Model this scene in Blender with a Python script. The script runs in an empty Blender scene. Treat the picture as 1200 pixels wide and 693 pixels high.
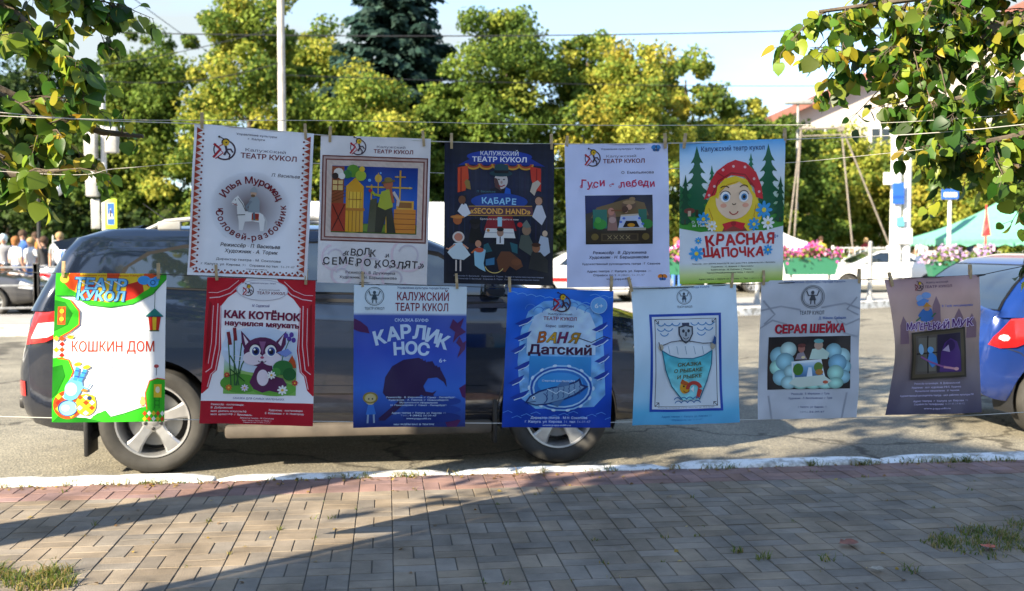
import bpy, bmesh, math, random
import numpy as np
from mathutils import Vector, Matrix, Euler
from mathutils.geometry import tessellate_polygon

S = bpy.context.scene
COL = S.collection
R = math.radians
rnd = random.Random(7)
nrg = np.random.default_rng(7)

# ------------------------------------------------------------------ camera
CAM_Z, PITCH, FPX = 1.40, R(2.77), 1200.0
cd = bpy.data.cameras.new('camera'); cam = bpy.data.objects.new('camera', cd); COL.objects.link(cam)
cam.location = (0, 0, CAM_Z); cam.rotation_euler = (R(90) - PITCH, 0, 0)
cd.sensor_width = 36; cd.lens = 36; cd.clip_start = 0.05; cd.clip_end = 2000
cd.dof.use_dof = True; cd.dof.focus_distance = 4.35; cd.dof.aperture_fstop = 3.2
S.camera = cam

# ------------------------------------------------------------------ sky, sun, exposure
SUN_EL, SUN_DIR = R(29), R(42)          # light travels towards (cos, sin) of SUN_DIR on the ground
w = bpy.data.worlds.new('World'); S.world = w; w.use_nodes = True
nt = w.node_tree; nt.nodes.clear()
out = nt.nodes.new('ShaderNodeOutputWorld'); bg = nt.nodes.new('ShaderNodeBackground')
sky = nt.nodes.new('ShaderNodeTexSky'); sky.sky_type = 'NISHITA'; sky.sun_disc = False
sky.sun_elevation = SUN_EL
sx, sy = -math.cos(SUN_DIR), -math.sin(SUN_DIR)       # where the sun stands
sky.sun_rotation = math.atan2(sx, sy)
sky.air_density = 1.0; sky.dust_density = .5; sky.ozone_density = 4.0
tc = nt.nodes.new('ShaderNodeTexCoord'); mp = nt.nodes.new('ShaderNodeMapping'); mp.inputs['Scale'].default_value = (1.5, 1.5, 4.2)
mp.inputs['Location'].default_value = (0.35, 0.1, 0.2)
no = nt.nodes.new('ShaderNodeTexNoise'); no.inputs['Scale'].default_value = 1.7; no.inputs['Detail'].default_value = 7; no.inputs['Roughness'].default_value = .55
rp = nt.nodes.new('ShaderNodeValToRGB'); rp.color_ramp.elements[0].position = .30; rp.color_ramp.elements[1].position = .56
mx = nt.nodes.new('ShaderNodeMixRGB'); mx.inputs[2].default_value = (1.95, 2.22, 2.32, 1)
nt.links.new(tc.outputs['Generated'], mp.inputs['Vector']); nt.links.new(mp.outputs[0], no.inputs['Vector'])
nt.links.new(no.outputs['Fac'], rp.inputs[0]); sz = nt.nodes.new('ShaderNodeSeparateXYZ'); nt.links.new(tc.outputs['Generated'], sz.inputs[0])
mr = nt.nodes.new('ShaderNodeMapRange'); mr.inputs['From Min'].default_value = .30; mr.inputs['From Max'].default_value = .62; mr.inputs['To Min'].default_value = 1.0; mr.inputs['To Max'].default_value = .12
nt.links.new(sz.outputs['Z'], mr.inputs['Value']); ml = nt.nodes.new('ShaderNodeMath'); ml.operation = 'MULTIPLY'
nt.links.new(rp.outputs[0], ml.inputs[0]); nt.links.new(mr.outputs[0], ml.inputs[1]); nt.links.new(ml.outputs[0], mx.inputs[0])
nt.links.new(sky.outputs[0], mx.inputs[1]); nt.links.new(mx.outputs[0], bg.inputs[0])
bg.inputs[1].default_value = 0.128
nt.links.new(bg.outputs[0], out.inputs[0])
sl = bpy.data.lights.new('sun', 'SUN'); sl.energy = 5.0; sl.angle = R(.55); sl.color = (1, .88, .68)
so = bpy.data.objects.new('sun', sl); COL.objects.link(so)
so.rotation_euler = Vector((math.cos(SUN_DIR) * math.cos(SUN_EL), math.sin(SUN_DIR) * math.cos(SUN_EL), -math.sin(SUN_EL))).to_track_quat('-Z', 'Y').to_euler()
S.view_settings.view_transform = 'Standard'; S.view_settings.look = 'None'
S.view_settings.exposure = 1.70; S.view_settings.gamma = 1.0
S.cycles.use_denoising = True; S.cycles.max_bounces = 7; S.cycles.transparent_max_bounces = 6

# ------------------------------------------------------------------ helpers
def srgb(r, g, b):
    f = lambda c: (c / 255 / 12.92) if c / 255 <= .04045 else ((c / 255 + .055) / 1.055) ** 2.4
    return (f(r), f(g), f(b))
def P(px, py, Y):
    dx, dy = (px - 600) / FPX, -(py - 346.5) / FPX
    c, s = math.cos(PITCH), math.sin(PITCH)
    y = c + dy * s; z = -s + dy * c
    k = Y / y
    return Vector((dx * k, Y, CAM_Z + z * k))
def tag(o, label=None, cat=None, group=None, kind=None):
    if label: o['label'] = label
    if cat: o['category'] = cat
    if group: o['group'] = group
    if kind: o['kind'] = kind
    return o
def empty(name, loc=(0, 0, 0), rz=0, label=None, cat=None, group=None):
    o = bpy.data.objects.new(name, None); COL.objects.link(o); o.location = loc; o.rotation_euler = (0, 0, rz)
    o.empty_display_size = .1
    return tag(o, label, cat, group)
def link(name, me, parent=None, mats=None):
    o = bpy.data.objects.new(name, me); COL.objects.link(o)
    if parent: o.parent = parent
    if mats:
        for m in (mats if isinstance(mats, (list, tuple)) else [mats]): me.materials.append(m)
    return o
def copy_tree(o, parent=None):
    c = o.copy(); COL.objects.link(c)
    if parent: c.parent = parent
    for ch in list(o.children): copy_tree(ch, c)
    return c
def smooth(me, ang=None):
    me.polygons.foreach_set('use_smooth', [True] * len(me.polygons))
    if ang is not None:
        try: me.set_sharp_from_angle(angle=R(ang))
        except Exception: pass
class MB:
    """collects simple shapes and links them as one mesh"""
    def __init__(s): s.v = []; s.f = []; s.m = []
    def add(s, vs, fs, m=0):
        n = len(s.v); s.v += [tuple(v) for v in vs]; s.f += [tuple(i + n for i in f) for f in fs]; s.m += [m] * len(fs)
        return s
    def box(s, x0, x1, y0, y1, z0, z1, m=0, M=None, b=0):
        if b:
            bm = bmesh.new(); bmesh.ops.create_cube(bm, size=1)
            for v in bm.verts: v.co = ((x0 + x1) / 2 + v.co.x * (x1 - x0), (y0 + y1) / 2 + v.co.y * (y1 - y0), (z0 + z1) / 2 + v.co.z * (z1 - z0))
            bmesh.ops.bevel(bm, geom=bm.edges[:], offset=b, segments=2, affect='EDGES', profile=.5)
            vs = [v.co.copy() for v in bm.verts]; bm.verts.index_update(); fs = [[v.index for v in f.verts] for f in bm.faces]; bm.free()
        else:
            vs = [Vector(c) for c in ((x0, y0, z0), (x1, y0, z0), (x1, y1, z0), (x0, y1, z0), (x0, y0, z1), (x1, y0, z1), (x1, y1, z1), (x0, y1, z1))]
            fs = [(3, 2, 1, 0), (4, 5, 6, 7), (0, 1, 5, 4), (1, 2, 6, 5), (2, 3, 7, 6), (3, 0, 4, 7)]
        if M: vs = [M @ v for v in vs]
        return s.add(vs, fs, m)
    def tube(s, pts, rad, n=8, m=0, cap=True):
        pts = [Vector(p) for p in pts]
        if not isinstance(rad, (list, tuple)): rad = [rad] * len(pts)
        vs = []; up = Vector((.13, .07, 1)).normalized()
        for i, p in enumerate(pts):
            t = (pts[min(i + 1, len(pts) - 1)] - pts[max(i - 1, 0)]).normalized()
            a = t.cross(up if abs(t.dot(up)) < .95 else Vector((1, 0, 0))).normalized(); b = t.cross(a)
            for k in range(n):
                q = 2 * math.pi * k / n; vs.append(p + (a * math.cos(q) + b * math.sin(q)) * rad[i])
        fs = [(i * n + k, i * n + (k + 1) % n, (i + 1) * n + (k + 1) % n, (i + 1) * n + k) for i in range(len(pts) - 1) for k in range(n)]
        if cap: fs += [tuple(range(n)), tuple(range((len(pts) - 1) * n, len(pts) * n))]
        return s.add(vs, fs, m)
    def lathe(s, prof, n=24, m=0, M=None, cap=True):
        """prof: (radius, height) about Z"""
        vs = [Vector((r * math.cos(2 * math.pi * k / n), r * math.sin(2 * math.pi * k / n), z)) for r, z in prof for k in range(n)]
        fs = [(i * n + k, i * n + (k + 1) % n, (i + 1) * n + (k + 1) % n, (i + 1) * n + k) for i in range(len(prof) - 1) for k in range(n)]
        if cap: fs += [tuple(range(n))[::-1], tuple(range((len(prof) - 1) * n, len(prof) * n))]
        if M: vs = [M @ v for v in vs]
        return s.add(vs, fs, m)
    def sphere(s, c, r, n=12, m=0, sc=(1, 1, 1)):
        prof = [(math.sin(math.pi * (i + .02) / (n / 2 + .04)), -math.cos(math.pi * (i + .02) / (n / 2 + .04))) for i in range(n // 2 + 1)]
        M = Matrix.Translation(c) @ Matrix.Diagonal((r * sc[0], r * sc[1], r * sc[2], 1))
        return s.lathe(prof, n, m, M)
    def prism(s, poly, y0, y1, m=0, M=None):
        """poly in (x,z) extruded along y"""
        n = len(poly); vs = [Vector((x, y0, z)) for x, z in poly] + [Vector((x, y1, z)) for x, z in poly]
        tris = [tuple(t) for t in tessellate_polygon([[Vector((x, z, 0)) for x, z in poly]])]
        fs = tris + [tuple(i + n for i in t[::-1]) for t in tris] + [(i, (i + 1) % n, n + (i + 1) % n, n + i) for i in range(n)]
        if M: vs = [M @ v for v in vs]
        return s.add(vs, fs, m)
    def build(s, name, mats, parent=None, sm=None, fix=True):
        me = bpy.data.meshes.new(name); me.from_pydata(s.v, [], s.f)
        o = link(name, me, parent, mats)
        me.polygons.foreach_set('material_index', s.m)
        if fix:
            bm = bmesh.new(); bm.from_mesh(me); bmesh.ops.recalc_face_normals(bm, faces=bm.faces[:]); bm.to_mesh(me); bm.free()
        if sm is not None: smooth(me, sm)
        me.update()
        return o
def np_mesh(name, V, F, col=None, flat=False):
    """V (n,3), F (m,k) numpy; col (n,3) linear colour per vertex"""
    me = bpy.data.meshes.new(name); k = F.shape[1]
    me.vertices.add(len(V)); me.vertices.foreach_set('co', np.ascontiguousarray(V, dtype=np.float32).ravel())
    me.loops.add(F.size); me.loops.foreach_set('vertex_index', np.ascontiguousarray(F, dtype=np.int32).ravel())
    me.polygons.add(len(F)); me.polygons.foreach_set('loop_start', np.arange(0, F.size, k, dtype=np.int32))
    try: me.polygons.foreach_set('loop_total', np.full(len(F), k, dtype=np.int32))
    except Exception: pass
    if col is not None:
        a = me.color_attributes.new('Col', 'FLOAT_COLOR', 'POINT')
        a.data.foreach_set('color', np.concatenate([col, np.ones((len(col), 1))], 1).astype(np.float32).ravel())
    if flat: me.attributes.new('sharp_face', 'BOOLEAN', 'FACE').data.foreach_set('value', [True] * len(F))
    me.update(calc_edges=True); me.validate()
    return me
def evaluated(o):
    bpy.context.view_layer.update()
    dg = bpy.context.evaluated_depsgraph_get(); dg.update()
    return bpy.data.meshes.new_from_object(o.evaluated_get(dg))

# ------------------------------------------------------------------ materials
def mat(name, col=(.5, .5, .5), rough=.6, metal=0, spec=.5, coat=0, emit=None, var=0, vscale=8, bump=0, bscale=60, trans=0):
    m = bpy.data.materials.new(name); m.use_nodes = True; t = m.node_tree; p = t.nodes['Principled BSDF']
    p.inputs['Base Color'].default_value = (*col, 1); p.inputs['Roughness'].default_value = rough; p.inputs['Metallic'].default_value = metal
    p.inputs['Specular IOR Level'].default_value = spec; p.inputs['Coat Weight'].default_value = coat; p.inputs['Coat Roughness'].default_value = .04
    if emit: p.inputs['Emission Color'].default_value = (*emit, 1); p.inputs['Emission Strength'].default_value = 1
    if var or bump:
        c = t.nodes.new('ShaderNodeTexCoord')
    if var:
        n = t.nodes.new('ShaderNodeTexNoise'); n.inputs['Scale'].default_value = vscale; n.inputs['Detail'].default_value = 6
        r = t.nodes.new('ShaderNodeValToRGB'); r.color_ramp.elements[0].position = .3; r.color_ramp.elements[1].position = .7
        r.color_ramp.elements[0].color = (*[max(0, x * (1 - var)) for x in col], 1); r.color_ramp.elements[1].color = (*[min(1, x * (1 + var)) for x in col], 1)
        t.links.new(c.outputs['Object'], n.inputs['Vector']); t.links.new(n.outputs['Fac'], r.inputs[0]); t.links.new(r.outputs[0], p.inputs['Base Color'])
    if bump:
        n2 = t.nodes.new('ShaderNodeTexNoise'); n2.inputs['Scale'].default_value = bscale; n2.inputs['Detail'].default_value = 4
        b = t.nodes.new('ShaderNodeBump'); b.inputs['Strength'].default_value = bump; b.inputs['Distance'].default_value = .01
        t.links.new(c.outputs['Object'], n2.inputs['Vector']); t.links.new(n2.outputs['Fac'], b.inputs['Height']); t.links.new(b.outputs[0], p.inputs['Normal'])
    return m
def attr_mat(name, rough=.6, spec=.4, transl=0, bump=0, bscale=40, mul=0, tint=(1, 1, 1)):
    """colour from the mesh's own Col attribute (leaf, paver and print colours)"""
    m = bpy.data.materials.new(name); m.use_nodes = True; t = m.node_tree; p = t.nodes['Principled BSDF']
    a = t.nodes.new('ShaderNodeAttribute'); a.attribute_name = 'Col'
    src = a.outputs['Color']
    c = t.nodes.new('ShaderNodeTexCoord')
    if mul:
        n = t.nodes.new('ShaderNodeTexNoise'); n.inputs['Scale'].default_value = 3.1; n.inputs['Detail'].default_value = 10; n.inputs['Roughness'].default_value = .65
        mr = t.nodes.new('ShaderNodeMapRange'); mr.inputs['From Min'].default_value = .3; mr.inputs['From Max'].default_value = .7
        mr.inputs['To Min'].default_value = 1 - mul; mr.inputs['To Max'].default_value = 1 + mul
        vm = t.nodes.new('ShaderNodeVectorMath'); vm.operation = 'SCALE'
        t.links.new(c.outputs['Object'], n.inputs['Vector']); t.links.new(n.outputs['Fac'], mr.inputs['Value'])
        t.links.new(src, vm.inputs[0]); t.links.new(mr.outputs[0], vm.inputs['Scale']); src = vm.outputs[0]
    t.links.new(src, p.inputs['Base Color']); p.inputs['Roughness'].default_value = rough; p.inputs['Specular IOR Level'].default_value = spec
    if bump:
        n2 = t.nodes.new('ShaderNodeTexNoise'); n2.inputs['Scale'].default_value = bscale; n2.inputs['Detail'].default_value = 5
        b = t.nodes.new('ShaderNodeBump'); b.inputs['Strength'].default_value = bump; b.inputs['Distance'].default_value = .01
        t.links.new(c.outputs['Object'], n2.inputs['Vector']); t.links.new(n2.outputs['Fac'], b.inputs['Height']); t.links.new(b.outputs[0], p.inputs['Normal'])
    if transl:
        tr = t.nodes.new('ShaderNodeBsdfTranslucent'); t.links.new(src, tr.inputs['Color'])
        ms = t.nodes.new('ShaderNodeMixShader'); ms.inputs[0].default_value = transl
        o = t.nodes['Material Output']; t.links.new(p.outputs[0], ms.inputs[1]); t.links.new(tr.outputs[0], ms.inputs[2]); t.links.new(ms.outputs[0], o.inputs[0])
    return m
M = {}
M['leaf'] = attr_mat('leaf', rough=.42, spec=.45, transl=.5)
M['far_leaf'] = attr_mat('far_leaf', rough=.7, spec=.2, transl=.44)
M['print'] = attr_mat('printed_paper', rough=.36, spec=.4, transl=.12, bump=.35, bscale=7)
M['bark'] = mat('bark', (.11, .085, .06), .9, var=.4, vscale=12, bump=.8, bscale=30)
M['twig'] = mat('twig', (.10, .075, .05), .8)
M['rope'] = mat('rope', (.55, .52, .46), .9)
M['dark_rope'] = mat('dark_cord', (.05, .05, .05), .9)
M['wood'] = mat('clothespin_wood', (.50, .36, .19), .7, var=.2, vscale=60)
M['steel'] = mat('steel', (.45, .45, .46), .35, 1)
M['galv'] = mat('galvanised_steel', (.36, .36, .35), .55, .3, var=.2)
M['white_paint'] = mat('white_paint', (.78, .78, .76), .5, var=.08)
M['concrete'] = mat('concrete', (.42, .40, .37), .85, var=.18, vscale=6, bump=.3)
M['black_plastic'] = mat('black_plastic', (.018, .018, .019), .5)
M['rubber'] = mat('tyre_rubber', (.035, .033, .03), .75, var=.35, vscale=9)
M['alloy'] = mat('alloy', (.50, .50, .50), .33, .75, var=.1, vscale=20)
M['glass'] = mat('tinted_glass', (.012, .018, .022), .03, spec=1.0, coat=1)
M['red_lens'] = mat('red_lens', (.42, .008, .008), .12, spec=.8, coat=1)
M['clear_lens'] = mat('clear_lens', (.75, .75, .74), .1, spec=.8, coat=1)
M['orange_lens'] = mat('orange_lens', (.7, .2, .02), .12, coat=1)
M['chrome'] = mat('chrome', (.75, .75, .76), .12, 1)
M['pole_paint'] = mat('pole_grey_paint', (.50, .50, .50), .6, var=.12)
# ================================================================== SETTING
ST = math.atan(.122)                       # the street runs at this angle to the picture plane
SD = Vector((math.cos(ST), math.sin(ST), 0)); SN = Vector((-math.sin(ST), math.cos(ST), 0))
K0 = Vector((0, 6.27, 0))                  # a point on the pavement side of the near kerb
def street(s, t, z=0): return K0 + SD * s + SN * t + Vector((0, 0, z))
ROAD_Z = -.10

def asphalt(name, base, scale=1):
    m = bpy.data.materials.new(name); m.use_nodes = True; t = m.node_tree; p = t.nodes['Principled BSDF']
    c = t.nodes.new('ShaderNodeTexCoord')
    def noise(s, d, r=.6):
        n = t.nodes.new('ShaderNodeTexNoise'); n.inputs['Scale'].default_value = s; n.inputs['Detail'].default_value = d; n.inputs['Roughness'].default_value = r
        t.links.new(c.outputs['Object'], n.inputs['Vector']); return n
    big, fine = noise(.7, 6), noise(95, 3, .7)
    v = t.nodes.new('ShaderNodeTexVoronoi'); v.inputs['Scale'].default_value = 70; t.links.new(c.outputs['Object'], v.inputs['Vector'])
    def ramp(src, p0, c0, p1, c1):
        r = t.nodes.new('ShaderNodeValToRGB'); r.color_ramp.elements[0].position = p0; r.color_ramp.elements[1].position = p1
        r.color_ramp.elements[0].color = (*c0, 1); r.color_ramp.elements[1].color = (*c1, 1); t.links.new(src, r.inputs[0]); return r.outputs[0]
    a = ramp(big.outputs['Fac'], .3, [x * .75 for x in base], .72, [x * 1.25 for x in base])
    b = ramp(fine.outputs['Fac'], .35, (.55, .55, .55), .7, (1.5, 1.48, 1.42))
    s = ramp(v.outputs['Color'], .1, (.7, .7, .7), .95, (1.45, 1.4, 1.3))
    m1 = t.nodes.new('ShaderNodeMixRGB'); m1.blend_type = 'MULTIPLY'; m1.inputs[0].default_value = 1; t.links.new(a, m1.inputs[1]); t.links.new(b, m1.inputs[2])
    m2 = t.nodes.new('ShaderNodeMixRGB'); m2.blend_type = 'MULTIPLY'; m2.inputs[0].default_value = .8; t.links.new(m1.outputs[0], m2.inputs[1]); t.links.new(s, m2.inputs[2])
    t.links.new(m2.outputs[0], p.inputs['Base Color']); p.inputs['Roughness'].default_value = .85
    # hairline cracks with tar in them
    wn = noise(1.3, 4); ad = t.nodes.new('ShaderNodeVectorMath'); ad.operation = 'MULTIPLY_ADD'; ad.inputs[1].default_value = (1.1, 1.1, 0); t.links.new(wn.outputs['Color'], ad.inputs[0]); t.links.new(c.outputs['Object'], ad.inputs[2])
    vc = t.nodes.new('ShaderNodeTexVoronoi'); vc.feature = 'DISTANCE_TO_EDGE'; vc.inputs['Scale'].default_value = .42; t.links.new(ad.outputs[0], vc.inputs['Vector'])
    cr = ramp(vc.outputs['Distance'], .004, (.35, .34, .33), .013, (1, 1, 1))
    st = ramp(noise(.33, 7, .7).outputs['Fac'], .42, (.70, .69, .68), .58, (1.06, 1.05, 1.02))
    for q in (cr, st):
        m3 = t.nodes.new('ShaderNodeMixRGB'); m3.blend_type = 'MULTIPLY'; m3.inputs[0].default_value = 1; t.links.new(p.inputs['Base Color'].links[0].from_socket, m3.inputs[1]); t.links.new(q, m3.inputs[2]); t.links.new(m3.outputs[0], p.inputs['Base Color'])
    bp = t.nodes.new('ShaderNodeBump'); bp.inputs['Strength'].default_value = .6; bp.inputs['Distance'].default_value = .006
    t.links.new(v.outputs['Distance'], bp.inputs['Height']); t.links.new(bp.outputs[0], p.inputs['Normal'])
    return m
M['asphalt'] = asphalt('asphalt', (.235, .22, .18)); M['asphalt_far'] = asphalt('old_asphalt', (.16, .152, .135))
M['ground'] = asphalt('ground_earth', (.13, .12, .09))

def sheet(name, pts, z, m):
    me = bpy.data.meshes.new(name); me.from_pydata([(p[0], p[1], z) for p in pts], [], [list(range(len(pts)))])
    return tag(link(name, me, None, m), kind='structure')
sheet('ground', [(-900, -900), (900, -900), (900, 900), (-900, 900)], ROAD_Z - .03, M['ground'])
ra, rb = street(-90, .155), street(90, .155); rc, rd = street(90, 60), street(-90, 60)
sheet('road', [(ra.x, ra.y), (rb.x, rb.y), (rc.x, rc.y), (rd.x, rd.y)], ROAD_Z, M['asphalt'])

# near pavement: a sand bed and real pavers laid in basket weave
M['bed'] = mat('joint_sand', (.10, .09, .07), .95, var=.4, vscale=5, bump=.5, bscale=120)
pa, pb, pc, pd = street(-40, -.002), street(40, -.002), street(40, -9), street(-40, -9)
sheet('pavement_bed', [(pd.x, pd.y), (pc.x, pc.y), (pb.x, pb.y), (pa.x, pa.y)], -.0052, M['bed'])
C = .185; V = []; F = []; CC = []
def paver(s0, s1, t0, t1, col):
    g = .0020; s0 += g; s1 -= g; t0 += g; t1 -= g; b = .0022
    z = rnd.uniform(-.0012, .0012); tx, ty = rnd.gauss(0, .005), rnd.gauss(0, .005); n = len(V)
    for (q, zz) in ((0, z - .0035), (b, z)):
        for s, t in ((s0 + q, t0 + q), (s1 - q, t0 + q), (s1 - q, t1 - q), (s0 + q, t1 - q)):
            V.append(tuple(street(s, t, zz + (s - s0) * tx + (t - t0) * ty))); CC.append(col)
    F.append((n + 4, n + 5, n + 6, n + 7))
    for k in range(4): F.append((n + k, n + (k + 1) % 4, n + 4 + (k + 1) % 4, n + 4 + k))
def pcol(pink):
    k = rnd.uniform(.84, 1.16)
    b = (.235, .148, .128) if pink else (.212, .175, .133)
    j = rnd.uniform(-.012, .012)
    return [max(.02, b[0] * k + j), b[1] * k, max(.02, b[2] * k - j)]
for i in range(-48, 50):
    for j in range(1, 29):
        s0, t1 = i * C, -.012 - (j - 1) * C
        pink = j <= 2
        if (i + j) % 2:
            paver(s0, s0 + C / 2, t1 - C, t1, pcol(pink)); paver(s0 + C / 2, s0 + C, t1 - C, t1, pcol(pink))
        else:
            paver(s0, s0 + C, t1 - C / 2, t1, pcol(pink)); paver(s0, s0 + C, t1 - C, t1 - C / 2, pcol(pink))
M['paver'] = attr_mat('paver', rough=.8, spec=.3, bump=.35, bscale=140, mul=.42)
tag(link('pavement', np_mesh('pavement', np.array(V), np.array(F), np.array(CC), True), None, M['paver']), kind='structure')

# near kerb: worn whitewashed concrete lengths
def whitewash():
    m = bpy.data.materials.new('whitewashed_concrete'); m.use_nodes = True; t = m.node_tree; p = t.nodes['Principled BSDF']
    c = t.nodes.new('ShaderNodeTexCoord'); n = t.nodes.new('ShaderNodeTexNoise'); n.inputs['Scale'].default_value = 7; n.inputs['Detail'].default_value = 9; n.inputs['Roughness'].default_value = .7
    r = t.nodes.new('ShaderNodeValToRGB'); r.color_ramp.elements[0].position = .41; r.color_ramp.elements[1].position = .53
    r.color_ramp.elements[0].color = (.36, .34, .30, 1); r.color_ramp.elements[1].color = (.80, .80, .78, 1)
    t.links.new(c.outputs['Object'], n.inputs['Vector']); t.links.new(n.outputs['Fac'], r.inputs[0]); t.links.new(r.outputs[0], p.inputs['Base Color'])
    p.inputs['Roughness'].default_value = .9
    b = t.nodes.new('ShaderNodeBump'); b.inputs['Strength'].default_value = .5; b.inputs['Distance'].default_value = .01; t.links.new(n.outputs['Fac'], b.inputs['Height']); t.links.new(b.outputs[0], p.inputs['Normal'])
    return m
M['kerb'] = whitewash()
kb = bmesh.new(); s = -16.0
while s < 16:
    L = 1.42; nx = 12; ring = []
    dz = rnd.uniform(-.008, .010); dt = rnd.uniform(-.008, .008)
    for k in range(nx + 1):
        u = s + .007 + (L - .014) * k / nx; e = min(k, nx - k); dr = .026 if e == 0 else (.004 if e == 1 else 0)
        prof = ((0, -.06), (.004, -.006 - dr), (.016, .012 - dr), (.04, .017 - dr), (.09, .017 - dr), (.125, .012 - dr), (.142, -.006 - dr), (.15, -.04), (.152, ROAD_Z - .02))
        ring.append([kb.verts.new(street(u, t * 1.36 - .035 + dt + rnd.gauss(0, .0022), z + dz + rnd.gauss(0, .0018))) for t, z in prof])
    for a, b in zip(ring, ring[1:]):
        for q in range(len(a) - 1): kb.faces.new((a[q], b[q], b[q + 1], a[q + 1]))
    kb.faces.new(ring[0][::-1]); kb.faces.new(ring[-1])
    s += L
me = bpy.data.meshes.new('kerb'); bmesh.ops.recalc_face_normals(kb, faces=kb.faces[:]); kb.to_mesh(me); kb.free(); smooth(me, 35)
tag(link('kerb', me, None, M['kerb']), kind='structure')

# far pavement with its kerb: along the street at the left, opening into the square at the right
edge = [(-60, 11.0), (-20, 15.6), (-8.5, 17.0), (-3, 18.0), (1, 19.6), (5, 22), (9.4, 25.2), (20, 31), (60, 48)]
def ribbon(name, line, w, z0, z1, m):
    mb = MB(); off = []
    for i, p in enumerate(line):
        a, b = Vector(line[max(i - 1, 0)]), Vector(line[min(i + 1, len(line) - 1)]); d = (b - a).normalized(); n = Vector((-d.y, d.x))
        off.append(Vector(p) + n * w)
    for i in range(len(line) - 1):
        q = [line[i], line[i + 1], off[i + 1], off[i]]
        mb.add([(x[0], x[1], z0) for x in q] + [(x[0], x[1], z1) for x in q], [(4, 5, 6, 7), (0, 1, 5, 4), (2, 3, 7, 6)])
    return tag(mb.build(name, m), kind='structure'), off
_, off = ribbon('far_kerb', edge, .28, ROAD_Z - .02, .06, M['kerb'])
M['far_paving'] = mat('far_paving', (.34, .32, .29), .9, var=.15, vscale=2)
_, off2 = ribbon('far_pavement', [tuple(p) for p in off], 3.2, ROAD_Z - .02, .04, M['far_paving'])
M['grass'] = mat('grass_ground', (.10, .13, .035), .95, var=.5, vscale=.6)
lawn = [tuple(off2[2] + Vector((0, 11))), tuple(off2[4] + Vector((0, 9))), (16, 42), (60, 66), (60, 120), (-90, 120), (-90, 26)]
sheet('lawn', lawn, -.02, M['grass'])

# ---- ground cover
def tufts(name, spots, m, label=None):
    """spots: (x, y, radius, count, height)"""
    V = []; F = []; CC = []
    for x, y, r, n, h in spots:
        for _ in range(n):
            a = rnd.uniform(0, 6.283); q = r * math.sqrt(rnd.random()); bx, by = x + q * math.cos(a), y + q * math.sin(a)
            hh = h * rnd.uniform(.4, 1.2); d = rnd.uniform(0, 6.283); wv = Vector((math.cos(d), math.sin(d), 0)) * rnd.uniform(.0018, .004)
            ln = Vector((rnd.gauss(0, .6), rnd.gauss(0, .6), 0)) * hh; k = len(V)
            g = rnd.random()
            c = (.055 + .14 * g, .12 + .10 * g, .018 + .02 * g) if rnd.random() < .66 else rnd.choice([(.34, .26, .09), (.26, .18, .07), (.40, .33, .14)])
            B = Vector((bx, by, -.006)); T = B + Vector((0, 0, hh * .65)) + ln * .35; E = B + Vector((0, 0, hh * .9)) + ln
            for v in (B - wv, B + wv, T + wv * .7, T - wv * .7): V.append(tuple(v)); CC.append(c)
            F.append((k, k + 1, k + 2, k + 3))
            for v in (T - wv * .7, T + wv * .7, E + wv * .15, E - wv * .15): V.append(tuple(v)); CC.append(c)
            F.append((k + 4, k + 5, k + 6, k + 7))
    return tag(link(name, np_mesh(name, np.array(V), np.array(F), np.array(CC)), None, m), label, None, None, 'stuff')
sp = []
for _ in range(150):
    s = rnd.uniform(-4, 4.2); p = street(s, -.012 - abs(rnd.gauss(0, .014)))
    dens = 1.3 if s > 1.2 else (.75 if s < -.6 else .55)
    if rnd.random() < dens: sp.append((p.x, p.y, rnd.uniform(.02, .07), int(rnd.uniform(8, 34) * dens), rnd.uniform(.022, .05)))
for k in range(48):       # the grassy corner at the lower right
    a = rnd.random(); x0 = P(1095, 640, 5); px = 1092 + 170 * a; py = 640 - 8 * a + rnd.gauss(0, 4 + 12 * a)
    Y = CAM_Z * 1200 / (py - 288.4); q = P(px, py, Y); sp.append((q.x, q.y, .07, 34, .035))
for k in range(26):       # lower left corner
    px = rnd.uniform(-40, 75); py = 684 + rnd.gauss(0, 7); Y = CAM_Z * 1200 / (py - 288.4); q = P(px, py, Y); sp.append((q.x, q.y, .06, 50, .05))
for px, py in ((865, 652), (893, 660), (1068, 676), (970, 662)):
    Y = CAM_Z * 1200 / (py - 288.4); q = P(px, py, Y); sp.append((q.x, q.y, .035, 22, .045))
for _ in range(70):       # weeds in the paving joints
    i, j = rnd.randint(-16, 18), rnd.randint(1, 11); q = street(i * C + rnd.choice((0, rnd.uniform(0, C))), -.012 - j * C + rnd.uniform(-.01, .01)); sp.append((q.x, q.y, rnd.uniform(.008, .03), rnd.randint(3, 10), rnd.uniform(.012, .03)))
tufts('grass', sp, M['leaf'], 'thin green and straw coloured grass growing along the kerb and in the paving joints')
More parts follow.
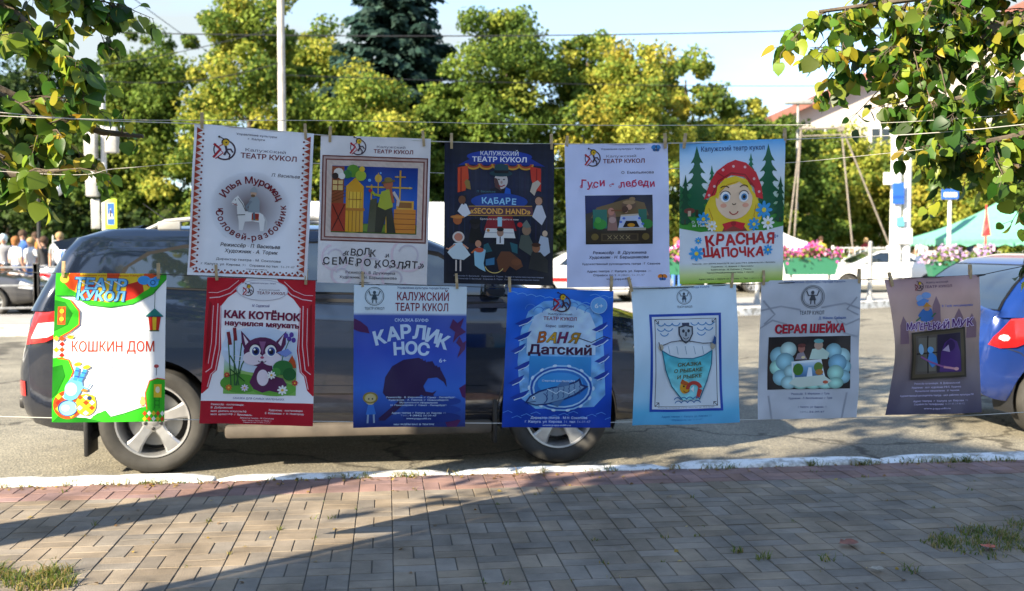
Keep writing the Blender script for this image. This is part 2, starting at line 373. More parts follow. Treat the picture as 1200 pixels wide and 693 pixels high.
# ================================================================== TREES
def leaf_template(kind):
    if kind == 'near':      # broad heart shaped leaf, folded along the midrib, 1 unit long
        out = [(0, 0), (.22, -.06), (.42, .06), (.50, .28), (.44, .52), (.28, .76), (.10, .92), (0, 1.04)]
        V = []; F = []
        for i, (x, y) in enumerate(out):
            bend = -.20 * (y ** 2)
            V.append((0, max(0, y) if i else 0, bend)); V.append((x, y, bend + x * .22 - x * x * .25)); V.append((-x, y, bend + x * .22 - x * x * .25))
        for i in range(len(out) - 1):
            a = i * 3; b = a + 3
            F += [(a, b, b + 1, a + 1), (a, a + 2, b + 2, b)]
        return np.array(V, float), np.array(F)
    if kind == 'spray':     # needle spray: three crossing slats
        V = [(-.12, 0, 0), (.12, 0, 0), (.10, 1, -.25), (-.10, 1, -.25), (-.4, .1, -.05), (0, .35, .05), (.05, .75, -.1), (-.5, .5, -.25), (.4, .1, -.05), (.5, .5, -.25), (-.05, .75, -.1), (0, .35, .05)]
        return np.array(V, float), np.array([(0, 1, 2, 3), (4, 5, 6, 7), (8, 9, 10, 11)])
    V = [(0, 0, 0), (.42, .45, .08), (0, 1, -.12), (-.42, .45, .08)]
    return np.array(V, float), np.array([(0, 1, 2, 3)])
def scatter(pos, nrm, tipdir, size, col, kind):
    """leaves at pos (n,3): tipdir = way the tip points, nrm = face normal"""
    T, F = leaf_template(kind); n = len(pos); nv = len(T)
    y = tipdir / np.linalg.norm(tipdir, axis=1, keepdims=True)
    x = np.cross(y, nrm); x /= np.linalg.norm(x, axis=1, keepdims=True) + 1e-9; z = np.cross(x, y)
    B = np.stack([x, y, z], 2)                       # columns
    if kind == 'near':        # no two leaves quite alike: narrower or broader, flatter or more curled
        T = T[None] * np.stack([nrg.uniform(.68, 1.12, n), np.ones(n), nrg.uniform(-.4, 2.6, n)], 1)[:, None, :]
    V = (np.einsum('nij,nkj->nki', B, T) if T.ndim == 3 else np.einsum('nij,kj->nki', B, T)) * size[:, None, None] + pos[:, None, :]
    Fa = F[None] + (np.arange(n) * nv)[:, None, None]
    return V.reshape(-1, 3), Fa.reshape(-1, F.shape[1]), np.repeat(col, nv, 0)
def leaf_cols(n, pal, jit=.18):
    pal = np.array(pal); c = pal[nrg.integers(0, len(pal), n)]
    return np.clip(c * (1 + nrg.normal(0, jit, (n, 1))), .005, .9)
def limbs(mb, base, h, r, n, spread, lean=(0, 0), start=.25):
    base = Vector(base); pts = []; k = 7
    for i in range(k + 1):
        q = i / k; pts.append(base + Vector((lean[0] * q * h + rnd.gauss(0, .012 * h) * q, lean[1] * q * h + rnd.gauss(0, .012 * h) * q, h * q)))
    mb.tube(pts, [r * (1.25 if i == 0 else 1) * (1 - .8 * i / k) for i in range(k + 1)], 10)
    tips = []
    for i in range(n):
        q = start + (1 - start) * (i + rnd.random()) / n * .92; p = base + Vector((lean[0] * q * h, lean[1] * q * h, h * q)); a = i * 2.4 + rnd.uniform(-.5, .5)
        L = spread * (1.15 - .75 * q) * rnd.uniform(.7, 1.15); d = Vector((math.cos(a), math.sin(a), rnd.uniform(.3, .8)))
        e = p + d * L; m1 = p + d * L * .5 + Vector((0, 0, -.05 * L)) + Vector((rnd.gauss(0, .05), rnd.gauss(0, .05), 0)) * L
        rr = max(.012, r * .42 * (1 - q * .7)); mb.tube([p, m1, e], [rr, rr * .6, rr * .22], 6); tips += [m1, e]
        for _ in range(2):
            e2 = m1.lerp(e, rnd.random()) + Vector((rnd.gauss(0, .4), rnd.gauss(0, .4), rnd.uniform(-.1, .5))) * L * .5
            mb.tube([m1, e2], [rr * .4, rr * .12], 5); tips.append(e2)
    return tips, pts
GREENS = {'lime': [(.20, .27, .04), (.28, .33, .05), (.12, .19, .03), (.40, .39, .06), (.09, .15, .026)],
          'yellow': [(.32, .35, .05), (.38, .39, .06), (.20, .27, .04), (.11, .17, .03), (.40, .35, .05)],
          'mid': [(.13, .20, .032), (.19, .26, .038), (.08, .14, .024), (.28, .32, .05), (.07, .12, .02)],
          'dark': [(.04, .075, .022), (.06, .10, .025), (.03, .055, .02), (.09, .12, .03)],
          'spruce': [(.03, .07, .055), (.045, .10, .08), (.022, .05, .04), (.06, .11, .085)],
          'near': [(.042, .10, .015), (.07, .155, .02), (.13, .22, .024), (.03, .07, .012), (.26, .31, .03)],
          'near_yellow': [(.30, .34, .03), (.44, .42, .035), (.20, .28, .03), (.09, .17, .022), (.40, .30, .03), (.06, .13, .018), (.13, .22, .022)]}
def deciduous(name, H, rad, pal, nclump, per, leaf, label=None, base=.16, squash=1.0, crown_name='crown', seed=1, topped=False):
    """a tree at the origin > trunk, crown"""
    global rnd, nrg
    rnd = random.Random(seed); nrg = np.random.default_rng(seed)
    root = empty(name, label=label, cat='tree')
    mb = MB(); tips, spine = limbs(mb, (0, 0, 0), H * .9, H * .017 + .03, 15, rad * 1.0, (rnd.gauss(0, .015), rnd.gauss(0, .015)), base)
    mb.build('trunk', M['bark'], root, 40)
    cen = []
    for i in range(nclump):
        q = (i + rnd.random()) / nclump; z = H * (base + (1 - base) * q)
        prof = (math.sin(math.pi * min(1, (q * .80 + .14))) ** .6)
        a = i * 2.39996; lob = 1 + .28 * math.sin(2 * a + seed) * math.sin(q * 9 + seed * 1.7)
        rr = rad * lob * prof * squash * math.sqrt(rnd.uniform(.08, 1.05)) * rnd.uniform(.85, 1.12)
        cen.append((rr * math.cos(a), rr * math.sin(a), z + rnd.gauss(0, H * .03)))
    for t in tips: cen.append(tuple(t))
    cen = np.array(cen); n = len(cen) * per
    who = np.repeat(np.arange(len(cen)), per)
    d = nrg.normal(0, 1, (n, 3)); d /= np.linalg.norm(d, axis=1, keepdims=True)
    cr = nrg.uniform(.35, 1.3, len(cen)) * rad * .26
    pos = cen[who] + d * (cr[who] * nrg.uniform(.25, 1.1, n) ** .6)[:, None] * np.array([1, 1, .72])
    nr = d + nrg.normal(0, .55, (n, 3)) + np.array([0, 0, .55]); nr /= np.linalg.norm(nr, axis=1, keepdims=True)
    tip = nrg.normal(0, 1, (n, 3)) + np.array([0, 0, -.5]) + d * .5
    shade = nrg.integers(0, len(pal), len(cen)); palA = np.array(pal)
    col = np.where(nrg.random((n, 1)) < .68, palA[shade[who]], palA[nrg.integers(0, len(pal), n)]) * (1 + nrg.normal(0, .16, (n, 1)))
    size = leaf * nrg.uniform(.6, 1.35, n)
    Vv, Ff, Cc = scatter(pos, nr, tip, size, np.clip(col, .005, .9), 'far')
    link(crown_name, np_mesh('crown', Vv, Ff, Cc), root, M['far_leaf'])
    return root
def spruce(name, H, rad, label, seed=3):
    global rnd, nrg
    rnd = random.Random(seed); nrg = np.random.default_rng(seed)
    root = empty(name, label=label, cat='tree'); mb = MB()
    mb.tube([(0, 0, 0), (0, 0, H * .5), (0, 0, H)], [.22, .14, .02], 9)
    pos = []; tip = []; nr = []
    z = H * .12; lv = 0
    while z < H * .99:
        q = z / H; L = rad * (1.02 - q) ** .8 + .12; nb = int(9 - 4 * q)
        for b in range(nb):
            a = b * 6.283 / nb + lv * .7 + rnd.uniform(-.25, .25); l = L * rnd.uniform(.72, 1.12); pts = []
            for k in range(8):
                u = k / 7; pts.append(Vector((math.cos(a) * l * u, math.sin(a) * l * u, z + l * (-.32 * u + .16 * u * u) + rnd.gauss(0, .03))))
            mb.tube([pts[0], pts[4], pts[7]], [.035 * (1 - q) + .012, .02, .006], 5)
            for k in range(1, 8):
                for _ in range(7):
                    side = rnd.choice((-1, 1)); p = pts[k] + Vector((rnd.gauss(0, .08), rnd.gauss(0, .08), rnd.gauss(0, .05)))
                    dr = Vector((math.cos(a + side * rnd.uniform(.2, 1.1)), math.sin(a + side * rnd.uniform(.2, 1.1)), rnd.uniform(-.9, -.05)))
                    pos.append(p); tip.append(dr); nr.append((rnd.gauss(0, .3), rnd.gauss(0, .3), 1))
        z += .42 - .16 * q; lv += 1
    mb.build('trunk', M['bark'], root, 40)
    n = len(pos); Vv, Ff, Cc = scatter(np.array([tuple(p) for p in pos]), np.array(nr), np.array([tuple(p) for p in tip]), nrg.uniform(.28, .6, n), leaf_cols(n, GREENS['spruce'], .25), 'spray')
    link('crown', np_mesh('crown', Vv, Ff, Cc), root, M['far_leaf'])
    return root
def place(o, px, Y, rz=0, sc=1):
    p = P(px, 288, Y); o.location = (p.x, Y, -.03); o.rotation_euler = (0, 0, rz); o.scale = (sc, sc, sc); return o
def ztop(py, Y): return P(600, py, Y).z

TG = 'tall trees of the square across the road'
def bg_tree(px, Y, ytop, wpx, pal, nclump, per, leaf, label, seed, base=.14):
    H = ztop(ytop, Y); rad = wpx / 2 / FPX * Y * 1.34
    o = deciduous('broadleaf_tree', H, rad, GREENS[pal], int(nclump * 1.12), int(per * 1.75), leaf * .68, label, base=base, seed=seed); o['group'] = TG
    return place(o, px, Y)
bg_tree(10, 37, 95, 190, 'dark', 85, 150, .26, 'dark green broadleaf tree at the left end of the square behind the crowd', 11, .06)  # dark leaf colours throughout
bg_tree(-70, 44, 40, 200, 'mid', 60, 110, .28, 'green broadleaf tree furthest left behind the low hanging yellow leaves', 12)
bg_tree(162, 38, 62, 135, 'mid', 78, 170, .22, 'broad leafy tree directly behind the traffic light pole', 13, .10)
bg_tree(172, 46, 28, 70, 'mid', 40, 90, .24, 'thin topped tree rising behind the traffic light tree', 33)
bg_tree(292, 35, -10, 125, 'lime', 88, 170, .20, 'tall olive green tree just left of and behind the tall concrete pole', 14, .08)
bg_tree(376, 43, 40, 110, 'lime', 78, 170, .23, 'tall loose leafy tree between the concrete pole and the blue spruce', 15, .10)
bg_tree(432, 35, 92, 110, 'lime', 82, 170, .20, 'yellow green tree standing in front of the blue spruce', 16, .08)
bg_tree(520, 38, 104, 100, 'mid', 76, 170, .21, 'round green tree between the blue spruce and the tall pointed tree', 17, .08)
bg_tree(588, 38, 16, 128, 'mid', 88, 180, .21, 'tall pointed tree above the dark cabaret poster', 18, .08)
bg_tree(690, 40, 42, 120, 'lime', 76, 160, .22, 'sparse topped yellow green tree above the lavender poster', 19, .08)
bg_tree(742, 37, 52, 110, 'yellow', 70, 150, .20, 'yellowing tree with a thin lone top between the lavender poster and the forest poster', 20, .08)
bg_tree(800, 42, 66, 105, 'yellow', 60, 130, .23, 'yellow tree with long loose side branches above the forest poster', 21, .09)
bg_tree(868, 43, 122, 90, 'lime', 62, 140, .23, 'lower green tree right behind the edge of the forest poster', 22, .07)
o = spruce('spruce_tree', ztop(-95, 41), 4.6, 'tall dark blue spruce towering among the lighter trees'); place(o, 466, 41); o['group'] = TG
bg_tree(915, 46, 145, 90, 'mid', 60, 140, .25, 'green tree beside the left leg of the metal gantry', 23, .10)
bg_tree(975, 52, 158, 95, 'yellow', 62, 150, .26, 'yellow green tree framed inside the metal gantry', 24, .20)
bg_tree(1040, 56, 172, 105, 'lime', 62, 150, .28, 'lime green tree behind the thick white pole', 25, .22)
bg_tree(1100, 50, 168, 95, 'yellow', 62, 150, .26, 'yellow green tree between the white pole and the green tent', 26, .22)
bg_tree(1165, 54, 150, 110, 'lime', 62, 150, .27, 'lime tree behind the green market tent', 27, .2)
bg_tree(1225, 47, 120, 120, 'mid', 62, 140, .25, 'green tree at the far right beyond the blue car', 28, .12)

# clipped hedge strips under the trees
def hedge(label, pa, pb, h, d, pal, seed):
    g = np.random.default_rng(seed); a = np.array(pa); b = np.array(pb); L = np.linalg.norm(b - a); n = int(L * 420)
    u = g.random(n); pos = a + (b - a) * u[:, None]; nn = np.array([-(b - a)[1], (b - a)[0]]) / L
    t = g.uniform(-d, d, n); z = h * (1 - (g.random(n) ** 2.2)) * (1 + .14 * np.sin(u * L * 1.1) + .08 * np.sin(u * L * 3.7))
    pos = np.stack([pos[:, 0] + nn[0] * t, pos[:, 1] + nn[1] * t, z], 1)
    c = np.array(GREENS[pal])[g.integers(0, len(GREENS[pal]), n)] * (1 + g.normal(0, .2, (n, 1)))
    root = empty('hedge', (0, 0, 0), label=label, cat='hedge')
    root.location = (a[0], a[1], 0); pos -= np.array([a[0], a[1], 0])
    Vv, Ff, Cc = scatter(pos, g.normal(0, 1, (n, 3)) + np.array([0, -.3, .5]), g.normal(0, 1, (n, 3)), g.uniform(.12, .3, n), np.clip(c, .005, .8), 'far')
    link('foliage', np_mesh('foliage', Vv, Ff, Cc), root, M['far_leaf'])
    mb = MB(); st = b - a
    for k in range(int(L / 1.1)):
        q = (k + .5) / int(L / 1.1); mb.tube([(st[0] * q, st[1] * q, -.05), (st[0] * q + .1, st[1] * q, h * .8)], [.04, .015], 5)
    mb.build('stem', M['bark'], root)
x = lambda px, Y: (px - 600) / 1200 * Y
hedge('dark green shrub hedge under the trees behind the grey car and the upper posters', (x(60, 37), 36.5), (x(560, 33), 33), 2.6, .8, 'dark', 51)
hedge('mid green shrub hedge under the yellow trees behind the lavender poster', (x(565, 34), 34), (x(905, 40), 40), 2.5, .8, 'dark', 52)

# ---------------------------------------------------------------- the two near trees whose branches hang into view
def twig_leaves(tw, paths, per, size, pals, hang=.9):
    pos = []; tip = []; nr = []; col = []; sz = []
    for pts in paths:
        L = len(pts) - 1
        for k in range(per):
            u = (k + rnd.random()) / per * L; i = min(int(u), L - 1); p = pts[i].lerp(pts[i + 1], u - i)
            d = Vector((rnd.gauss(0, 1), rnd.gauss(0, 1), rnd.gauss(-hang, .5))).normalized()
            st = rnd.uniform(.02, .06); q = p + d * st
            tw.tube([p, q], .0012, 4, cap=False)
            pos.append(tuple(q)); tip.append(tuple((d + Vector((0, 0, -.35))).normalized())); nr.append((rnd.gauss(0, .75), rnd.gauss(-.45, .75), rnd.gauss(.25, .7)))
            pl = rnd.choice(pals); col.append(tuple(x * rnd.uniform(.8, 1.2) for x in rnd.choice(GREENS[pl]))); sz.append(size * rnd.uniform(.55, 1.2))
    return np.array(pos), np.array(nr), np.array(tip), np.array(sz), np.array(col)
def near_tree(name, label, base, H, r, crown_c, crown_r, nout, boughs, seed, leafsize=.085, lean=(0, 0), outpals=('near', 'near', 'near_yellow'), keep=None, base_q=.35, sub=.42):
    global rnd, nrg
    rnd = random.Random(seed); nrg = np.random.default_rng(seed)
    root = empty(name, base, label=label, cat='tree'); b = Vector(base)
    mb = MB(); tips, spine = limbs(mb, (0, 0, 0), H * .92, r, 12, crown_r * .9, lean, base_q)
    tw = MB(); sets = []
    for path, nsub, per, size, pals in boughs:        # boughs reaching into view, as measured points in the world
        pts = [Vector(p) - b for p in path]; n = len(pts)
        mb.tube(pts, [.030 * (1 - .8 * i / (n - 1)) + .003 for i in range(n)], 7)
        subs = []
        for k in range(nsub):
            u = (.25 + .75 * (k + rnd.random()) / nsub) * (n - 1); i = min(int(u), n - 2); p = pts[i].lerp(pts[i + 1], u - i); ax = (pts[i + 1] - pts[i]).normalized()
            d = (ax * rnd.uniform(.1, .9) + Vector((rnd.gauss(0, .55), rnd.gauss(0, .5), rnd.gauss(-.15, .5)))).normalized(); L = rnd.uniform(.4, 1) * sub
            sp_ = [p, p + d * L * .5 + Vector((0, 0, .01)), p + d * L + Vector((0, 0, -.06 * L))]; subs.append(sp_)
            tw.tube(sp_, [.0045, .003, .0012], 5)
        sets.append(twig_leaves(tw, subs + [pts[-3:]], per, size, pals))
    out = []
    for i in range(nout):                               # the rest of the crown, on twigs around the limb ends
        for _ in range(40):
            d = Vector((rnd.gauss(0, 1), rnd.gauss(0, 1), rnd.gauss(0, .8))).normalized() * (rnd.random() ** .45)
            p = Vector(crown_c) + Vector((d.x * crown_r, d.y * crown_r, d.z * crown_r * .85))
            wp = p + b
            if keep is None or keep(wp): break
        else: continue
        d = Vector((rnd.gauss(0, 1), rnd.gauss(0, 1), rnd.gauss(0, .6))).normalized() * .4
        out.append([p - d, p, p + d + Vector((0, 0, -.08))])
    for o_ in out: tw.tube(o_, [.006, .004, .0015], 4)
    sets.append(twig_leaves(tw, out, 13, leafsize * 1.35, list(outpals)))
    mb.build('trunk', M['bark'], root, 45); tw.build('twigs', M['twig'], root, fix=False)
    Vv = []; Ff = []; Cc = []; k = 0
    for s in sets:
        if not len(s[0]): continue
        v, f, c = scatter(s[0], s[1], s[2], s[3], s[4], 'near'); Vv.append(v); Ff.append(f + k); Cc.append(c); k += len(v)
    me = np_mesh('crown', np.concatenate(Vv), np.concatenate(Ff), np.concatenate(Cc)); smooth(me)
    link('crown', me, root, M['leaf'])
    return root
def inview(p, m=25):                                    # is the point inside the picture (with a margin)?
    if p.y < .3: return False
    c, s = math.cos(PITCH), math.sin(PITCH); z = p.z - CAM_Z; d = p.y * c - z * s; u = p.y * s + z * c
    return abs(p.x / d) * 1200 < 600 + m and abs(u / d) * 1200 < 346 + m
def clear(p):
    """outer crown twigs keep out of view and leave the sun its way to the left part of the pavement and the bordered poster"""
    if inview(p, 70): return False
    t = p.z / math.tan(SUN_EL); gx_, gy_ = p.x + math.cos(SUN_DIR) * t, p.y + math.sin(SUN_DIR) * t
    if -4.6 < gx_ < -.35 and 2.6 < gy_ < 6.7: return False
    t = (p.z - 2.2) / math.tan(SUN_EL); gx_, gy_ = p.x + math.cos(SUN_DIR) * t, p.y + math.sin(SUN_DIR) * t
    if t > 0 and -3.6 < gx_ < -1.5 and 4.0 < gy_ < 5.4: return rnd.random() < .15
    t = (p.z - 1.0) / math.tan(SUN_EL)
    if t > 0:
        gx_, gy_ = p.x + math.cos(SUN_DIR) * t, p.y + math.sin(SUN_DIR) * t
        if -2.3 < gx_ < -1.3 and 3.6 < gy_ < 4.7: return rnd.random() < .12
        if -3.6 < gx_ < -1.4 and 6 < gy_ < 7.4: return rnd.random() < .2
    return True
Q = lambda px, py, Y: tuple(P(px, py, Y))
L4 = 4.75
near_tree('linden_tree', 'big linden tree at the left whose dark green branch hangs over the sunlit poster', (-4.35, 3.3, 0), 7.4, .25,
    (.9, 1.4, 5.0), 2.2, 280, [
    ([Q(-420, -230, 4.0), Q(-180, -120, L4), Q(-45, -40, L4), Q(45, 40, L4), Q(92, 95, L4)], 25, 17, 0.079, ['near', 'near', 'near_yellow']),
    ([Q(-420, -170, 4.0), Q(-180, 10, L4), Q(-60, 80, L4), Q(25, 125, L4), Q(75, 165, L4)], 25, 17, 0.079, ['near', 'near_yellow']),
    ([Q(-420, -230, 4.0), Q(-140, -150, L4), Q(5, -70, 4.9), Q(72, -30, 4.9), Q(105, 5, 4.9)], 21, 17, 0.079, ['near']),
    ([Q(-350, -60, 4.0), Q(-140, 95, 4.6), Q(-60, 150, 4.6), Q(5, 185, 4.6)], 14, 15, 0.076, ['near_yellow', 'near_yellow', 'near']),
    ([Q(-60, 80, 4.7), Q(40, 125, 4.9), Q(120, 155, 5.0), Q(168, 160, 5.0)], 2, 6, 0.060, ['near_yellow']),
    ([Q(-350, 20, 4.2), Q(-150, 130, 4.5), Q(-60, 182, 4.5), Q(15, 205, 4.5), Q(70, 200, 4.5)], 12, 10, .085, ['near_yellow', 'near', 'near_yellow']),
    ], 71, keep=clear, sub=.32, base_q=.52)
near_tree('linden_tree', 'linden tree at the right whose leafy branches fill the upper right corner', (6.1, 5.0, 0), 7.0, .2,
    (.3, .4, 4.8), 2.1, 240, [
    ([Q(1480, -230, 5.0), Q(1330, -110, 5.0), Q(1210, -45, 5.0), Q(1080, -2, 5.0), Q(960, 14, 5.0)], 34, 20, 0.067, ['near', 'near_yellow', 'near_yellow']),
    ([Q(1480, -140, 4.9), Q(1330, -15, 4.9), Q(1220, 22, 5.0), Q(1100, 45, 5.0), Q(995, 66, 5.0)], 34, 20, 0.068, ['near', 'near', 'near_yellow']),
    ([Q(1480, -50, 4.8), Q(1340, 45, 4.8), Q(1250, 80, 4.9), Q(1150, 110, 4.9), Q(1066, 128, 4.9)], 33, 20, 0.072, ['near', 'near', 'near_yellow']),
    ([Q(1480, 50, 4.8), Q(1370, 100, 4.8), Q(1270, 138, 4.8), Q(1180, 162, 4.8), Q(1100, 176, 4.8)], 29, 17, 0.072, ['near', 'near', 'near_yellow']),
    ([Q(1450, 120, 4.9), Q(1340, 182, 4.9), Q(1250, 198, 5.0), Q(1195, 196, 5.0), Q(1155, 190, 5.0)], 14, 15, 0.068, ['near', 'near_yellow']),
    ([Q(1300, -60, 5.0), Q(1200, 20, 5.0), Q(1110, 62, 5.0), Q(1045, 88, 5.0)], 20, 14, 0.070, ['near', 'near', 'near_yellow']),
    ([Q(1400, -190, 5.1), Q(1280, -80, 5.1), Q(1170, -36, 5.1), Q(1060, -38, 5.1)], 26, 20, 0.068, ['near', 'near_yellow']),
    ([Q(1450, 160, 4.7), Q(1350, 212, 4.7), Q(1270, 232, 4.7), Q(1205, 250, 4.7)], 8, 11, 0.068, ['near']),
    ], 72, keep=clear, sub=.36)
near_tree('unseen_shade_tree', 'thin young tree out of view at the left, added to shade the posters', (-3.42, 2.35, 0), 4.4, .04,
    (.24, -.22, 3.12), 1.0, 92, [], 73, .075, keep=lambda p: not inview(p, 60), base_q=.62)  # unseen tree, its crown set where it shades two of the posters
# ================================================================== VEHICLES
def paint(name, col, dust=.0, dustcol=(.22, .19, .15), top=.95, rough=.16, flake=0):
    m = bpy.data.materials.new(name); m.use_nodes = True; t = m.node_tree; p = t.nodes['Principled BSDF']
    p.inputs['Roughness'].default_value = rough; p.inputs['Coat Weight'].default_value = 1; p.inputs['Coat Roughness'].default_value = .03
    p.inputs['Metallic'].default_value = flake
    c = t.nodes.new('ShaderNodeTexCoord'); sep = t.nodes.new('ShaderNodeSeparateXYZ'); t.links.new(c.outputs['Object'], sep.inputs[0])
    n = t.nodes.new('ShaderNodeTexNoise'); n.inputs['Scale'].default_value = 3.2; n.inputs['Detail'].default_value = 9; n.inputs['Roughness'].default_value = .68
    t.links.new(c.outputs['Object'], n.inputs['Vector'])
    mr = t.nodes.new('ShaderNodeMapRange'); mr.inputs['From Min'].default_value = .30; mr.inputs['From Max'].default_value = top; mr.inputs['To Min'].default_value = 1.15; mr.inputs['To Max'].default_value = .05
    t.links.new(sep.outputs['Z'], mr.inputs['Value'])
    mu = t.nodes.new('ShaderNodeMath'); mu.operation = 'MULTIPLY'; t.links.new(mr.outputs[0], mu.inputs[0]); t.links.new(n.outputs['Fac'], mu.inputs[1])
    m2 = t.nodes.new('ShaderNodeMath'); m2.operation = 'MULTIPLY'; m2.inputs[1].default_value = dust * 1.6; m2.use_clamp = True; t.links.new(mu.outputs[0], m2.inputs[0])
    mx = t.nodes.new('ShaderNodeMixRGB'); mx.inputs[1].default_value = (*col, 1); mx.inputs[2].default_value = (*dustcol, 1); t.links.new(m2.outputs[0], mx.inputs[0])
    t.links.new(mx.outputs[0], p.inputs['Base Color'])
    m3 = t.nodes.new('ShaderNodeMath'); m3.operation = 'MULTIPLY_ADD'; m3.inputs[1].default_value = .55; m3.inputs[2].default_value = rough; m3.use_clamp = True; t.links.new(m2.outputs[0], m3.inputs[0]); t.links.new(m3.outputs[0], p.inputs['Roughness'])
    m4 = t.nodes.new('ShaderNodeMath'); m4.operation = 'SUBTRACT'; m4.inputs[0].default_value = 1; m4.use_clamp = True; t.links.new(m2.outputs[0], m4.inputs[1]); t.links.new(m4.outputs[0], p.inputs['Coat Weight'])
    return m
def lerp_tab(tab, x, k):
    if x <= tab[0][0]: return tab[0][k]
    for a, b in zip(tab, tab[1:]):
        if x <= b[0]:
            u = (x - a[0]) / (b[0] - a[0]); 
            return a[k] + (b[k] - a[k]) * u
    return tab[-1][k]
PROF = [(0, .88), (.10, .955), (.28, .985), (.52, 1.0), (.72, .997), (.88, .978), (1.0, .94)]
def pinterp(q):
    q = min(1, max(0, q))
    for a, b in zip(PROF, PROF[1:]):
        if q <= b[0]: return a[1] + (b[1] - a[1]) * (q - a[0]) / (b[0] - a[0])
    return PROF[-1][1]
def dense(tab, step):
    """smooth a table of stations by two rounds of averaging on a dense grid"""
    x0, x1 = tab[0][0], tab[-1][0]; n = int((x1 - x0) / step); xs = sorted(set([x0 + (x1 - x0) * i / n for i in range(n + 1)] + [t[0] for t in tab[:4]] + [t[0] for t in tab[-4:]]))
    return [tuple([x] + [lerp_tab(tab, x, k) for k in range(1, len(tab[0]))]) for x in xs]
M['seal'] = mat('window_seal', (.008, .008, .009), .6, spec=.15)
class Car:
    def __init__(s, name, label, group, body, green, W, wheels, wr, paintm, detail=True, roofm=None):
        s.root = empty(name, label=label, cat='car', group=group); s.body = body; s.green = green; s.W = W; s.wheels = wheels; s.wr = wr; s.paint = paintm
        s.mkbody(paintm); s.mkgreen(paintm)
    def yside(s, x, z):
        w = lerp_tab(s.body, x, 1) * s.W; zl = lerp_tab(s.body, x, 2); zb = lerp_tab(s.body, x, 3)
        return w * pinterp((z - zl) / max(.01, zb - zl))
    def ygreen(s, z): return lerp_tab(s.green, z, 3)
    def mkbody(s, pm):
        st = dense(s.body, .11); rows = []; bm = bmesh.new()
        for x, wf, zl, zb in st:
            w = wf * s.W; half = []
            for i in range(15):
                q = i / 14; half.append((w * pinterp(q), zl + (zb - zl) * q))
            crown = .05 * min(1, wf)
            for f in (.88, .75, .5, .25, 0): half.append((w * .94 * f, zb + crown * (1 - f * f)))
            ring = [(-y, z) for y, z in half] + [(y, z) for y, z in half[-2::-1]]
            rows.append([bm.verts.new((x, y, z)) for y, z in ring])
        for a, b in zip(rows, rows[1:]):
            for i in range(len(a) - 1): bm.faces.new((a[i], b[i], b[i + 1], a[i + 1]))
            bm.faces.new((a[-1], b[-1], b[0], a[0]))
        bm.faces.new(rows[0][::-1]); bm.faces.new(rows[-1])
        bmesh.ops.recalc_face_normals(bm, faces=bm.faces[:])
        me = bpy.data.meshes.new('body'); bm.to_mesh(me); bm.free()
        o = link('body', me, s.root, pm)
        cut = MB()
        for wx in s.wheels:
            for sg in (-1, 1):
                Mx = Matrix.Translation((wx, sg * s.W * .98, s.wr)) @ Matrix.Rotation(R(90), 4, 'X')
                cut.lathe([(s.wr * 1.17, -.34), (s.wr * 1.17, .34)], 40, 0, Mx)
        c = cut.build('cutter', pm)
        md = o.modifiers.new('b', 'BOOLEAN'); md.operation = 'DIFFERENCE'; md.object = c; md.solver = 'EXACT'
        me2 = evaluated(o); o.modifiers.clear(); o.data = me2; bpy.data.objects.remove(c); smooth(me2, 32)
        s.bodyo = o
        for wx in s.wheels:
            for sg in (-1, 1):
                n = 28; vs = []; mb = MB(); yo, yi = sg * (s.W * .93), sg * (s.W * .95 - .30); r = s.wr * 1.155
                for k in range(n + 1):
                    a = R(-18) + (math.pi + R(36)) * k / n
                    for y in (yo, yi): vs.append((wx + math.cos(a) * r, y, s.wr + math.sin(a) * r))
                vs.append((wx, yi, s.wr))
                mb.add(vs, [(2 * k, 2 * k + 1, 2 * k + 3, 2 * k + 2) for k in range(n)] + [(2 * k + 1, 2 * n + 2, 2 * k + 3) for k in range(n)])
                mb.build('wheel_well', M['black_plastic'], s.root, fix=False)
    def ring(s, z, xr, xf, w, rc):
        rc = min(rc, w * .9, (xf - xr) * .45); pts = []
        def arc(cx, cy, a0):
            for k in range(5): a = R(a0 + 90 * k / 4); pts.append((cx + rc * math.cos(a), cy + rc * math.sin(a)))
        arc(xf - rc, w - rc, 0); 
        for k in range(1, 12): pts.append((xf - rc + (xr - xf + 2 * rc) * k / 12, w))
        arc(xr + rc, w - rc, 90)
        for k in range(1, 6): pts.append((xr, (w - rc) * (1 - 2 * k / 6)))
        arc(xr + rc, -w + rc, 180)
        for k in range(1, 12): pts.append((xr + rc + (xf - xr - 2 * rc) * k / 12, -w))
        arc(xf - rc, -w + rc, 270)
        for k in range(1, 6): pts.append((xf, (-w + rc) * (1 - 2 * k / 6)))
        return [(x, y, z + .02 * (1 if z > s.green[-3][0] else 0) * 0) for x, y in pts]
    def mkgreen(s, pm):
        bm = bmesh.new(); prev = None; zs = []
        g = s.green
        for a, b in zip(g, g[1:]):
            n = 3
            for k in range(n): u = k / n; zs.append(tuple(a[i] + (b[i] - a[i]) * u for i in range(4)))
        zs.append(g[-1])
        for z, xr, xf, w in zs:
            r = [bm.verts.new(c) for c in s.ring(z, xr, xf, w, .12)]
            if prev:
                for i in range(len(r)): bm.faces.new((prev[i], prev[(i + 1) % len(r)], r[(i + 1) % len(r)], r[i]))
            prev = r
        bm.faces.new(prev); bmesh.ops.recalc_face_normals(bm, faces=bm.faces[:])
        me = bpy.data.meshes.new('cabin'); bm.to_mesh(me); bm.free(); smooth(me, 40)
        s.cab = link('cabin', me, s.root, pm)
